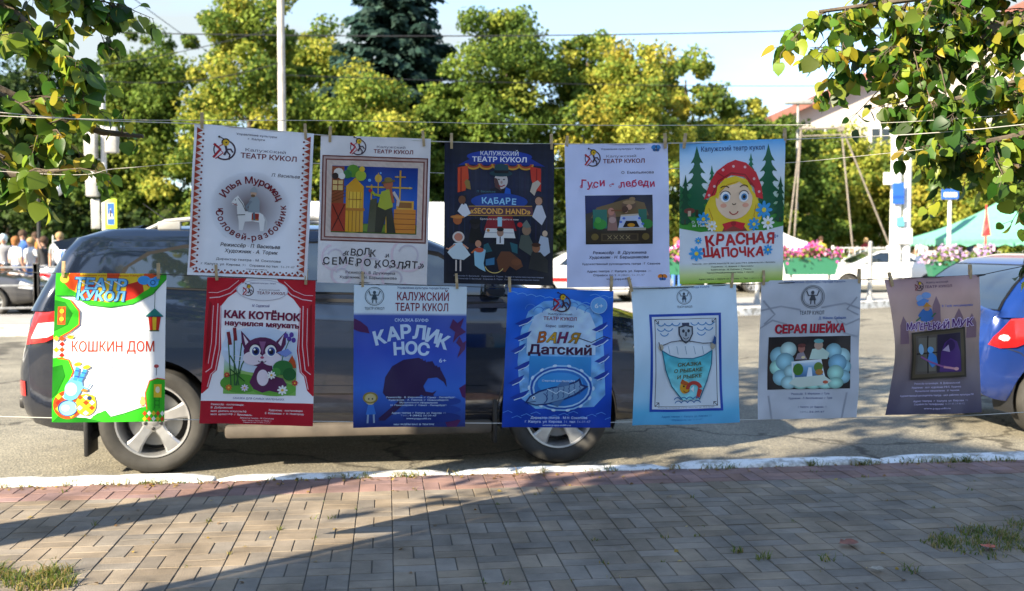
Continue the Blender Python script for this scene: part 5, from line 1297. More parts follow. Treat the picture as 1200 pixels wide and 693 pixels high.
def curl_title(a, rows, col, bold=.03):
    """fanciful title: letters jump a little, with curls on some"""
    g = random.Random(5)
    for t, x0, x1, y, h in rows:
        n = len(t); st = (x1 - x0) / (n - 1) if n > 1 else 0
        for i, ch in enumerate(t):
            if ch == ' ': continue
            x = x0 + st * i; dy = g.uniform(-.25, .25) * h * .5; a.text(ch, x, y + dy, h, col, None, bold, 0, g.uniform(-7, 7))
            if i % 2 == 0: a.arc(x - h * .36, y + dy + h * .42, h * .16, 20, 290, h * .08, col, n=8)
def art_house():
    a = Art(136); a.rect(0, 0, 100, 136, mixf(const((218, 214, 214)), .04, .09))
    for cx, cy, r in ((16, 112, 12), (82, 108, 15), (70, 130, 11), (22, 128, 9), (50, 118, 10)):
        a.arc(cx, cy, r, 20, 250, 2.2, (226, 205, 212)); a.arc(cx, cy, r * .6, 200, 400, 1.6, (206, 196, 204))
    a.logotype(34, 9.5, 7.5, 66, 13, 36)
    a.rect(2, 18, 98, 97, (106, 48, 40)); a.rect(3.2, 19.2, 96.8, 95.8, mixf(const((196, 168, 158)), .07, .5, .4)); a.rect(5, 21.2, 95, 94, (126, 62, 52)); a.rect(6.2, 22.4, 93.8, 92.8, mixf(const((214, 192, 178)), .08, .6, .5))
    a.rect(11, 27.5, 89, 89, vgrad((27, (22, 50, 130)), (60, (36, 96, 190)), (89, (30, 60, 110))))
    for x, y, r in ((45, 40, 1.4), (70, 36, 1), (82, 46, 1.2), (62, 52, 1.3), (48, 60, 1), (80, 66, 1.4), (55, 33, .8)): a.ell(x, y, r, r, (120, 180, 235))
    a.rect(11, 80, 89, 89, (70, 100, 35)); a.ell(50, 84, 14, 4, (110, 140, 40)); a.ell(30, 86, 8, 3, (150, 160, 40))
    # yellow house on the left with a gate and little windows
    a.rect(11, 28, 22, 66, (150, 78, 42)); a.rect(11, 62, 24, 88, (170, 60, 38)); a.line([(12, 63), (23, 87)], 1, (90, 30, 20)); a.line([(23, 63), (12, 87)], 1, (90, 30, 20))
    for k in range(4): a.line([(11, 52 + k * 3), (24, 46 + k * 3)], .6, (110, 60, 20))
    a.poly([(24, 88), (24, 46), (32, 38), (40, 46), (40, 88)], (222, 160, 36)); a.rect(26, 51, 38, 66, (236, 190, 60))
    for k in range(4): a.line([(27 + k * 3.3, 51), (27 + k * 3.3, 88)], .5, (150, 90, 20))
    a.line([(26, 58), (38, 58)], .6, (150, 90, 20)); a.rect(24, 66, 41, 68.5, (190, 120, 30)); a.rect(12, 41, 21, 50, (225, 190, 120)); a.line([(16.5, 41), (16.5, 50)], .8, (140, 70, 40)); a.line([(12, 45), (21, 45)], .8, (140, 70, 40))
    for x, y, r, c in ((30, 32, 6, (100, 150, 50)), (37, 36, 5, (170, 190, 60)), (25, 35, 4, (60, 120, 60)), (17, 34, 4.5, (225, 215, 200)), (20, 37, 3, (235, 230, 220)), (14, 37, 3, (50, 35, 30)), (38, 30, 2.6, (230, 190, 60))): a.ell(x, y, r, r, c, 0, 12)
    for x in (47, 61, 73): a.line([(x, 44), (x, 88)], 1.4, (206, 160, 50))
    a.line([(42, 46), (84, 46)], 1.4, (214, 170, 60)); a.line([(73, 30), (73, 46)], 1.6, (200, 150, 40)); a.line([(68, 36), (78, 36)], 1.2, (200, 150, 40)); a.ell(53, 38, 3.2, 3.8, (225, 180, 70)); a.line([(53, 33), (53, 52)], .9, (220, 170, 60))
    a.rect(68, 66, 88, 88, (214, 132, 40))
    for k in range(4): a.line([(68, 70 + k * 4.8), (88, 70 + k * 4.8)], .6, (150, 80, 25))
    a.rect(70, 58, 86, 66, (225, 165, 60)); a.rect(72, 59.5, 84, 64.5, (150, 95, 40))
    a.poly([(46, 58), (52, 56), (54, 88), (44, 88)], (86, 84, 60)); a.poly([(52, 62), (60, 50), (68, 54), (66, 66), (70, 88), (62, 88), (61, 72), (57, 88), (51, 88)], (58, 56, 42)); a.poly([(53, 64), (56, 50), (65, 47), (67, 64), (60, 67)], (170, 176, 52)); a.ell(62, 43, 4.4, 4.6, (176, 96, 60)); a.line([(56, 42), (68, 39.5)], 2, (110, 90, 45)); a.ell(62, 39, 3.6, 2.4, (130, 110, 50)); a.line([(67, 50), (72, 58), (71, 63)], 2.6, (205, 190, 180)); a.line([(56, 54), (50, 53), (47, 50)], 2.4, (170, 176, 52)); a.ell(46, 49.5, 1.6, 1.6, (190, 50, 60)); a.line([(64, 46), (67, 60)], 2.4, (175, 90, 55))
    curl_title(a, [('«ВОЛК', 26, 50, 106.5, 6.3), ('и', 63, 63, 108.2, 4.2), ('СЕМЕРО', 8, 45, 115.5, 6.6), ('КОЗЛЯТ»', 55, 95, 117, 6.6)], (38, 30, 36), .015)
    a.small([('Режиссёр - В. Дружинина', 48, 125.5, 2.5, 45), ('Художник - Н. Барышникова', 46, 130, 2.5, 52)], (70, 64, 74)); return a
def art_cabaret():
    a = Art(136); a.rect(0, 0, 100, 136, mixf(vgrad((0, (17, 22, 38)), (40, (28, 35, 62)), (90, (20, 24, 42)), (136, (14, 18, 34))), .16, .9, .01))
    for k in range(20): a.rect(3 + k * 5, 20, 4.1 + k * 5, 92, (24 + (k % 3) * 6, 32 + (k % 2) * 8, 66))
    a.poly([(12, 22), (25, 14), (40, 10.5), (60, 10.5), (78, 14), (92, 22), (80, 21), (20, 21)], (24, 50, 140)); a.ell(50, 13, 30, 6, (28, 60, 160))
    a.text('КАЛУЖСКИЙ', 50, 9.8, 4.0, (225, 226, 234), 35, .02); a.text('ТЕАТР КУКОЛ', 50, 15.6, 4.6, (240, 240, 246), 50, .03)
    for k in range(5): a.arc(26 + k * 12, 20, 6.3, 0, 180, 2.2, (206, 150, 50), 4.6); a.arc(26 + k * 12, 20, 5, 0, 180, 1.6, (176, 70, 40), 3.2)
    a.poly([(12, 24), (21, 22), (22, 34), (19, 46), (12, 48)], (214, 74, 40)); a.poly([(78, 22), (88, 24), (88, 46), (82, 44), (79, 34)], (206, 56, 40)); a.line([(15, 24), (15, 47)], 1, (150, 34, 26)); a.line([(84, 24), (84, 46)], 1, (150, 34, 26))
    a.poly([(20, 44), (18, 38), (20, 35), (23, 37), (24, 45)], (150, 120, 60)); a.poly([(78, 46), (80, 38), (85, 35), (88, 38), (84, 44), (82, 50)], (196, 180, 160))
    # man in a hat
    a.poly([(38, 52), (42, 44), (50, 42), (60, 44), (64, 52)], (20, 24, 40)); a.poly([(54, 51), (56, 42), (60, 44), (61, 51)], (30, 90, 190)); a.ell(51.5, 36, 6.2, 8, (206, 196, 190)); a.poly([(45, 33), (46, 42), (52, 46), (48, 34)], (90, 60, 60)); a.ell(51.5, 29, 10.5, 3, (30, 66, 76)); a.poly([(45, 28.5), (45.5, 21), (51, 19.5), (58, 21), (58.5, 28.5)], (30, 70, 80)); a.rect(45.2, 26, 58.3, 28.6, (16, 22, 30)); a.ell(49.5, 34.8, .9, .6, (20, 20, 24)); a.ell(54.2, 34.8, .9, .6, (20, 20, 24)); a.line([(49, 40.5), (52, 41.6), (55, 40)], 1, (150, 30, 34)); a.ell(52, 37.5, 1, 1.4, (180, 150, 140))
    a.small([('П. Васильев', 38, 46.5, 1.9, 17)], (70, 120, 130))
    a.ell(50, 56, 26, 8, (28, 66, 150)); a.chars('КАБАРЕ', [(36.5 + i * 5.4, 55.4 + (.5 if i % 2 else -.3), (-4, 3, -2, 4, -3, 2)[i]) for i in range(6)], 5.6, (150, 206, 236), .04)
    a.poly([(22, 61), (80, 60), (81, 69), (21, 70)], (96, 56, 66)); a.line([(22, 61), (80, 60)], .6, (206, 160, 70)); a.line([(21, 70), (81, 69)], .6, (206, 160, 70)); a.text('«SECOND HAND»', 51, 65.2, 5.4, (236, 176, 84), 55, .03)
    a.poly([(40, 70), (62, 70), (66, 84), (36, 84)], (140, 30, 40)); a.small([('Бросьте всё и идите к нам', 50, 73, 1.7, 35)], (225, 220, 220))
    a.rect(48.5, 71, 52.5, 80, (160, 206, 222)); a.poly([(38, 82), (63, 82), (65, 91), (36, 91)], (226, 224, 220)); a.line([(37, 86), (64, 86)], .8, (180, 180, 186))
    pupp = [(16, 55, 4, (120, 76, 50)), (86, 55, 4, (190, 140, 110)), (12, 74, 5, (176, 96, 50)), (28, 78, 5, (40, 36, 40)), (75, 83, 5, (150, 120, 96)), (92, 86, 3, (210, 180, 150)), (84, 100, 4.4, (150, 100, 70)), (51, 86, 3.8, (170, 130, 110)), (13, 91, 4.4, (206, 130, 104)), (31, 97, 3.4, (196, 140, 110))]
    a.poly([(12, 66), (16, 58), (20, 59), (24, 68), (18, 72)], (222, 222, 226)); a.poly([(80, 70), (84, 59), (89, 59), (93, 70), (89, 78)], (206, 206, 214)); a.poly([(18, 60), (14, 57), (12, 52), (20, 50)], (36, 30, 30)); a.poly([(82, 54), (84, 50), (90, 51), (90, 57)], (50, 36, 28))
    a.poly([(22, 96), (24, 82), (32, 80), (36, 92), (34, 98)], (18, 18, 22)); a.poly([(68, 100), (70, 88), (77, 87), (82, 98), (80, 108)], (84, 92, 84)); a.poly([(84, 104), (88, 88), (95, 90), (97, 104), (92, 108)], (180, 190, 204)); a.poly([(77, 120), (80, 104), (88, 104), (95, 112), (95, 124)], (44, 44, 44)); a.poly([(38, 110), (42, 97), (50, 92), (62, 96), (68, 110), (60, 114)], (26, 34, 44)); a.poly([(36, 98), (40, 96), (44, 104), (36, 106)], (40, 96, 106)); a.poly([(60, 95), (67, 97), (67, 106), (62, 104)], (40, 96, 106)); a.rect(47.5, 89, 54.5, 97, (228, 228, 230)); a.line([(51, 90), (51, 96)], 1, (40, 40, 50))
    for x, y, r, c in pupp: a.ell(x, y, r * .82, r, c, 0, 14)
    a.ell(51, 82.8, 3.2, 2, (40, 26, 24)); a.ell(28, 75.5, 5.2, 2.6, (28, 24, 26)); a.poly([(70, 79), (75, 73), (79, 80), (75, 81)], (110, 120, 112)); a.ell(12, 71.6, 6.4, 1.6, (206, 130, 60)); a.ell(84, 97, 4.2, 2, (70, 40, 26))
    a.ring(13, 91, 4.6, 1.6, (220, 206, 196)); a.poly([(9, 97), (16, 96), (20, 102), (24, 108), (18, 113), (8, 112), (3, 106)], (206, 220, 224)); a.line([(10, 98), (4, 103), (2, 102)], 1.4, (214, 150, 120)); a.line([(17, 98), (22, 102)], 1.4, (214, 150, 120)); a.line([(11, 113), (11, 124)], 1.4, (216, 200, 190)); a.line([(15, 113), (15, 124)], 1.4, (216, 200, 190))
    a.poly([(27, 103), (32, 100), (38, 103), (36, 116), (38, 124), (32, 121), (28, 118)], (150, 196, 216)); a.line([(29, 102), (25, 106)], 1.4, (206, 110, 60)); a.ell(32, 103, 4, 2.4, (196, 84, 60))
    a.poly([(48, 112), (52, 104), (60, 104), (70, 112), (72, 118), (66, 122), (60, 118), (56, 124), (50, 122)], (104, 62, 40)); a.ell(66, 114, 4.6, 3.4, (120, 70, 42)); a.poly([(38, 112), (46, 110), (46, 117), (38, 118)], (60, 120, 160)); a.arc(46, 116, 9, 30, 160, .7, (226, 200, 120)); a.ell(69, 78, 2.4, 2.4, (200, 40, 40)); a.ell(40, 84, 1.4, 1.4, (190, 130, 60))
    for y, n in ((128.3, 82), (131, 74)): a.small([('Режиссёр П. Васильев   Художник А. Торик   Сцена и куклы мастерские театра', 50, y, 1.25, n)], (150, 156, 180))
    return a
def photo_box(a, x0, y0, x1, y1): a.rect(x0, y0, x1, y1, vgrad((y0, (30, 34, 60)), ((y0 + y1) / 2, (70, 62, 52)), (y1, (28, 24, 24))))
def butterfly(a, x, y, r, c1, c2):
    for sx in (-1, 1): a.ell(x + sx * r * .5, y - r * .25, r * .55, r * .42, c1, 30 * sx, 12); a.ell(x + sx * r * .38, y + r * .35, r * .36, r * .30, c2, -20 * sx, 10)
    a.line([(x, y - r * .6), (x, y + r * .6)], r * .18, (40, 40, 30))
def art_geese():
    a = Art(136); a.rect(0, 0, 100, 136, mixf(const((205, 212, 242)), .02, .2))
    a.small([('Управление культуры г. Калуги', 56, 4.6, 1.7, 42)], (80, 84, 110)); a.logotype(27, 13, 7.8, 57, 16, 40)
    a.text('О. Емельянова', 70, 27, 2.6, (80, 70, 92), 31, .014)
    curl_title(a, [('Гуси', 18, 36, 36.8, 7.2), ('-', 46, 46, 36, 6), ('лебеди', 55, 84, 37.2, 6.6)], (196, 34, 84), .03)
    photo_box(a, 19, 48.5, 84, 95); a.poly([(19, 48.5), (55, 48.5), (40, 60), (19, 66)], (34, 44, 96)); a.poly([(30, 60), (60, 52), (76, 56), (80, 68), (24, 70)], (120, 96, 62))
    a.rect(26, 62, 40, 80, (40, 116, 102)); a.rect(70, 62, 78, 78, (44, 110, 92)); a.ell(33, 76, 6.5, 5, (56, 150, 60)); a.ell(78, 76, 6, 4.4, (50, 130, 56)); a.ell(31, 72, 3, 3, (80, 170, 70))
    a.poly([(40, 82), (42, 66), (48, 65), (50, 82)], (150, 110, 100)); a.ell(44, 64, 3.2, 3.6, (196, 130, 110)); a.line([(44, 63), (58, 63)], 1.4, (130, 80, 50)); a.ell(45, 72, 3.4, 3, (186, 150, 140)); a.ell(58, 63, 2, 2.6, (206, 160, 140))
    a.poly([(50, 82), (53, 68), (70, 67), (76, 82)], (196, 206, 232)); a.line([(53, 68), (70, 67)], 1.6, (206, 190, 170)); a.poly([(55, 79), (58, 73), (68, 73), (71, 79)], (30, 24, 24)); a.ell(63, 77, 3.6, 1.8, (214, 150, 40)); a.rect(50, 79.5, 77, 82, (180, 170, 150))
    for x, y in ((53, 74), (56, 70.6), (71, 70.6), (74, 76)): a.ell(x, y, 1.5, 1.2, (90, 120, 206), 0, 8)
    a.ell(61, 58, 7, 4.2, (110, 84, 66)); a.ell(61, 55.5, 6, 2, (166, 134, 96)); a.ell(64, 52.4, 3, 2, (150, 120, 84)); a.ell(61, 60, 2.8, 2.6, (200, 150, 120)); a.ell(57, 62, 3, 3, (90, 62, 50))
    a.rect(20, 83, 83, 94, (58, 46, 32)); a.rect(34, 85, 70, 92, (92, 76, 50)); a.rect(35.5, 86, 68.5, 91, (66, 52, 36)); a.ell(28, 88, 3.6, 3.2, (120, 100, 50)); a.ell(77, 88, 3.6, 3.2, (120, 100, 50))
    for k in range(4): a.line([(40 + k * 6, 86.6), (44 + k * 6, 90.4)], .7, (150, 130, 90)); a.line([(44 + k * 6, 86.6), (40 + k * 6, 90.4)], .7, (150, 130, 90))
    c = (58, 58, 84); a.text('Режиссёр - В. Дружинина', 52, 103, 2.7, c, 52, .025, .15); a.text('Художник - Н. Барышникова', 51, 107.4, 2.7, c, 58, .025, .15)
    a.small([('Художественный руководитель театра - Г. Сазонов', 53, 113.8, 1.9, 76), ('Адрес театра: г. Калуга, ул. Кирова, 31', 51, 120.8, 2.0, 62), ('Справки по т. 8 (4842) 56-39-47', 51, 124.6, 2.0, 50), ('www.puppet40.ru', 51, 128.2, 1.9, 24)], c, .02)
    butterfly(a, 88, 4.6, 4.6, (40, 130, 196), (30, 90, 150)); butterfly(a, 93, 127, 4.4, (226, 130, 40), (60, 110, 180)); return a
def art_hood():
    a = Art(132); a.rect(0, 0, 100, 132, vgrad((0, (84, 170, 232)), (14, (176, 212, 240)), (34, (226, 236, 244)), (70, (120, 180, 110)), (80, (214, 222, 228)), (112, (216, 222, 230)), (124, (206, 220, 140)), (132, (150, 190, 50))))
    a.poly([(0, 62), (20, 56), (50, 60), (80, 57), (100, 62), (100, 80), (80, 84), (50, 82), (20, 84), (0, 80)], (62, 150, 50)); a.poly([(0, 40), (12, 50), (24, 60), (0, 72)], (34, 110, 60))
    dkg = (20, 96, 62); fir(a, 16, 4, 66, 34, dkg); fir(a, 30, 22, 56, 13, (30, 120, 80)); fir(a, 84, 4, 66, 34, dkg); fir(a, 67, 12, 40, 12, (30, 120, 80)); fir(a, 5, 30, 74, 16, (16, 80, 50)); fir(a, 96, 34, 74, 16, (16, 80, 50))
    a.text('Калужский театр кукол', 50, 7, 4.6, (22, 52, 110), 60, .012)
    ye = (240, 206, 40); yd = (206, 150, 24); sk = (248, 214, 180); ol = (70, 40, 26)      # a girl in a red kerchief
    a.poly([(25, 80), (22, 70), (24, 60), (28, 52), (34, 44), (66, 44), (73, 52), (76, 62), (78, 72), (74, 80), (66, 84), (34, 84)], ye)
    a.poly([(22, 54), (28, 38), (34, 28), (44, 21), (52, 18), (62, 21), (72, 30), (77, 42), (79, 55), (72, 53), (70, 44), (60, 34), (48, 32), (38, 38), (33, 50)], (214, 32, 48)); a.line([(30, 50), (36, 37), (48, 30), (61, 32), (71, 44)], 1.1, (150, 16, 30)); a.line([(34, 29), (42, 34)], .8, (160, 20, 34))
    a.ell(51, 54, 17.5, 19, sk); a.poly([(33.5, 52), (35, 42), (42, 35), (52, 33), (60, 36), (52, 40), (44, 42), (38, 46), (36, 54)], ye); a.poly([(52, 34), (62, 36), (68, 44), (68.5, 52), (64, 44), (56, 39)], ye); a.line([(37, 48), (44, 41), (54, 38)], .7, yd); a.line([(27, 62), (31, 72), (28, 80)], .8, yd); a.line([(72, 60), (70, 70), (73, 78)], .8, yd)
    for x in (42.5, 60): a.ell(x, 52, 4.6, 5, (250, 250, 250)); a.ell(x + .4, 52.4, 2.9, 3.2, (80, 140, 190)); a.ell(x + .4, 52.4, 1.5, 1.7, (20, 24, 30)); a.arc(x, 52, 4.9, 200, 340, .7, ol, 5.4)
    a.arc(42, 47, 5, 220, 320, .9, ol); a.arc(60, 46.5, 5, 220, 320, .9, ol); a.arc(51, 57.6, 1.8, 20, 160, .8, ol); a.arc(51, 64, 4.4, 20, 160, 1.0, (176, 40, 40)); a.ell(41, 60, 3, 2, (240, 170, 140)); a.ell(62, 60, 3, 2, (240, 170, 140))
    a.poly([(40, 84), (44, 76), (58, 76), (64, 84)], (150, 60, 46)); a.poly([(40, 77), (50, 74.5), (51, 79), (43, 83)], (214, 32, 48)); a.poly([(62, 77), (52, 74.5), (51, 79), (59, 83)], (214, 32, 48)); a.ell(51, 76.8, 2.4, 2.2, (170, 20, 36))
    for x, y in ((32, 42), (40, 27), (50, 24), (61, 25), (70, 36), (75, 48), (27, 50)): a.ell(x, y, 1.3, 1.3, (240, 190, 190), 0, 9)
    bl = (52, 160, 224); flower(a, 22, 72, 6.4, bl, (240, 210, 60)); flower(a, 80, 65, 8.4, bl, (240, 220, 80)); flower(a, 70, 78, 6, bl, (240, 220, 80)); flower(a, 84, 77, 6.4, (240, 242, 240), (236, 200, 60)); flower(a, 30, 79, 4.8, (240, 242, 240), (236, 200, 60))
    a.ell(9, 64, 5, 2.6, (120, 60, 50)); a.rect(7.6, 64, 10.4, 69, (206, 180, 150)); a.text('О. Ефимова', 22, 74.6, 2.2, (232, 240, 236), 22, .02); a.text('М. Пьеса', 20, 78, 2.2, (232, 240, 236), 16, .02)
    rd = (190, 28, 38)
    a.chars('КРАСНАЯ', [(29 + i * 9.6, 92 - (.5 if i % 2 else -.6) - i * .25, (-8, 5, -4, 6, -3, 5, 3)[i]) for i in range(7)], 9.6, rd, .06); a.chars('ШАПОЧКА', [(27 + i * 8.2, 103.5 + (.5 if i % 2 else -.5), (-5, 4, -3, 5, -4, 3, 6)[i]) for i in range(7)], 8.0, rd, .06)
    a.text('0+', 93, 89.5, 3.4, (70, 100, 160), 4.6, .02); flower(a, 16, 104, 7, bl, (240, 210, 60)); flower(a, 84, 102, 5, bl, (240, 210, 60)); flower(a, 18, 92, 3.4, bl, (240, 210, 60))
    a.small([('Режиссёр - засл. деятель искусств РФ, засл. артист РФ В. Добровольский (г. Ярославль)', 52, 113.6, 1.2, 80), ('Художник - С. Жданов (г. Ярославль)', 50, 116.6, 1.2, 40), ('Композитор - М. Ройтман (г. Рязань)', 49, 119.4, 1.2, 38), ('Художественный руководитель театра - Г. Сазонов', 48, 122.2, 1.2, 44), ('Адрес театра: г. Калуга, ул. Кирова, 31. Тел.: 8 (4842) 56-39-47', 50, 128, 1.3, 64)], (70, 74, 60), .02); return a
def harl(a, x0, y0, x1, y1, n, m, cols, clip=None):
    g = random.Random(3)
    for i in range(n):
        for j in range(m):
            cx, cy = x0 + (x1 - x0) * (i + .5) / n, y0 + (y1 - y0) * (j + .5) / m; w, h = (x1 - x0) / n / 2, (y1 - y0) / m / 2
            if clip and not clip(cx, cy): continue
            a.poly([(cx, cy - h), (cx + w, cy), (cx, cy + h), (cx - w, cy)], cols[(i + 2 * j) % len(cols)])
def art_cathouse():
    a = Art(134); a.rect(0, 0, 100, 134, const((246, 246, 246)))
    gr = (60, 190, 40); gd = (34, 130, 30); orr = (226, 84, 34); ye = (246, 206, 50); re = (206, 48, 34)
    a.poly([(0, 0), (100, 0), (100, 5), (88, 18), (70, 27), (50, 30), (30, 28), (16, 20), (0, 20)], gr); a.poly([(10, 0), (96, 0), (84, 14), (66, 23.5), (48, 26), (30, 24), (14, 15), (5, 6)], ye)
    a.poly([(6, 7), (13, 0), (22, 0), (17, 16), (12, 14)], orr); a.poly([(26, 23), (22, 12), (36, 10), (40, 25)], orr); a.poly([(62, 25), (64, 10), (78, 6), (80, 16), (72, 22)], re); a.poly([(46, 0), (58, 0), (56, 6), (46, 6)], orr); a.poly([(80, 0), (92, 0), (84, 12), (78, 6)], orr); a.ell(8, 5, 4, 4, (250, 220, 80)); a.line([(0, 20.5), (16, 20.5), (30, 28.5), (50, 30.5), (70, 27.5), (88, 18.5), (100, 5)], .8, gd)
    bl = (70, 160, 232); wt = (250, 250, 250)
    for dx, c, b in ((0, (30, 80, 150), .085), (0, (120, 196, 246), .045)):
        a.text('ТЕАТР', 41, 9.5, 9.5, c, 49 if b > .05 else 47, b, .1, 2); a.text('КУКОЛ', 41, 20, 8.4, c, 46 if b > .05 else 44, b, .1, 2)
    for x in (24, 36, 46, 55): a.line([(x - 2, 7), (x + 5, 11)], .8, wt)
    a.small([('управление культуры города Калуги', 48, 1.8, 1.5, 60)], re)
    a.ell(80, 6, 6, 4, bl); a.ell(88, 8, 5, 4, (90, 176, 240)); a.ell(91, 5, 3, 2.5, bl); a.ring(88, 8, 2, .7, (30, 70, 130))
    a.line([(90, 14), (90, 35)], .5, (40, 70, 60)); a.poly([(82, 38), (90, 31), (98, 38)], (40, 130, 120)); a.poly([(84, 38), (88, 38), (88.5, 51), (86, 51)], re); a.poly([(88, 38), (92, 38), (91.5, 51), (88.5, 51)], ye); a.poly([(92, 38), (96, 38), (94, 51), (91.5, 51)], re); a.line([(82, 38.3), (98, 38.3)], 1, (30, 90, 110)); a.line([(85.5, 51.4), (94.5, 51.4)], 1, (30, 90, 60))
    a.poly([(0, 20), (14, 24), (22, 34), (22, 46), (14, 52), (7, 56), (0, 58)], gr); a.line([(14, 24), (22, 34), (22.3, 46), (14, 52.6), (6, 57)], 1.0, orr); a.poly([(0, 24), (9, 26), (16, 36), (12, 46), (0, 52)], gd)
    a.rect(3, 30, 10, 46, orr); a.ell(6.5, 34, 2.2, 3, ye); a.ell(6.5, 41, 2.2, 3, ye); a.ring(6.5, 34, 2.4, .6, re); a.ring(6.5, 41, 2.4, .6, re)
    harl(a, 0, 56, 10, 76, 2, 4, [ye, orr, (246, 240, 220), re]); a.ell(15, 57, 3, 1.6, ye); a.line([(10, 58), (20, 55)], .7, orr)
    a.poly([(0, 76), (8, 75), (16, 79), (18, 88), (14, 98), (10, 110), (4, 134), (0, 134)], gr); a.line([(4, 76), (14, 77.6), (18.4, 88), (14.4, 98), (10, 112)], 1.1, orr); a.poly([(0, 84), (8, 82), (11, 92), (4, 108), (0, 112)], gd)
    a.poly([(30, 134), (40, 126), (48, 124), (52, 130), (64, 127), (76, 122), (88, 119), (100, 115), (100, 134)], gr); a.line([(36, 129), (47, 123.6), (52, 129.4), (64, 126.4), (80, 121)], .8, gd); a.poly([(0, 134), (6, 128), (30, 130), (46, 134)], gd)
    # clown tumbling in a patchwork barrel
    a.ell(14, 118, 13, 13, orr); harl(a, 3, 108, 26, 130, 4, 4, [ye, (246, 240, 220), re, orr], lambda x, y: math.hypot(x - 14, y - 118) < 11.5); a.ell(14, 121, 8.4, 7, (140, 206, 246)); a.ell(30, 118, 9, 10, ye); harl(a, 22, 109, 38, 128, 3, 4, [orr, (246, 244, 236), ye], lambda x, y: math.hypot(x - 30, y - 118) < 8.6); a.ell(12, 121, 3.6, 3, (206, 232, 250)); a.ring(14, 121, 8.4, .7, (40, 90, 150), 7)
    a.poly([(10, 112), (12, 100), (17, 93), (26, 95), (27, 103), (22, 112), (16, 115)], (112, 186, 240)); a.ell(16.5, 104, 5.4, 6, (206, 228, 248)); a.line([(20, 96), (22, 84)], 3.4, bl); a.line([(24, 97), (29, 86)], 3.4, bl)
    for x, y in ((21.6, 92), (22.2, 87), (26, 93), (28, 89)): a.line([(x - 2, y), (x + 2, y + .6)], .8, (40, 90, 190))
    a.ell(22, 81.5, 3.4, 1.8, ye, -15); a.ell(30, 84, 3.4, 1.8, ye, -15); a.line([(18, 82), (26, 81)], .6, (90, 120, 40)); a.line([(24, 100), (31, 104), (34, 99)], 1.6, (112, 186, 240)); a.ell(28.5, 105, 3, 1.3, (180, 130, 60)); a.ell(33, 112, 2, 2, (50, 70, 110))
    # little house and chicks at the right
    a.poly([(84, 124), (82, 108), (86, 97), (93, 95), (100, 96), (100, 122)], gr); a.line([(84, 123), (82.3, 108), (86, 97), (93, 94.6), (100, 95.6)], .9, orr); a.rect(90, 100, 97, 112, ye); a.ell(93.5, 105, 2, 3, (250, 240, 200)); a.line([(91, 112), (91, 122)], .6, gd); a.line([(95, 112), (95, 122)], .6, gd); a.line([(91, 115), (95, 115)], .6, gd); a.line([(91, 119), (95, 119)], .6, gd)
    a.ell(80, 116, 2.6, 3, (226, 220, 120)); a.ell(80, 112.6, 1.8, 1.8, (226, 220, 120)); a.line([(78, 119.6), (82, 119.6)], .6, orr); a.line([(92, 84), (92, 92)], .6, (120, 120, 120)); a.ell(92, 83.6, 2.2, 1.6, (190, 80, 80)); harl(a, 80, 124, 100, 134, 5, 2, [orr, (248, 244, 236), ye])
    a.text('КОШКИН ДОМ', 53, 65.5, 9.4, (206, 62, 34), 74, .012)
    a.small([('8 октября        в 12.00', 58, 84.6, 1.7, 28), ('Режиссёр  -  засл. арт. РФ  В. Бойко', 55, 94, 1.1, 40), ('адрес театра: ул. Кирова, 31', 54, 110, 1.0, 34)], (150, 160, 200)); return a
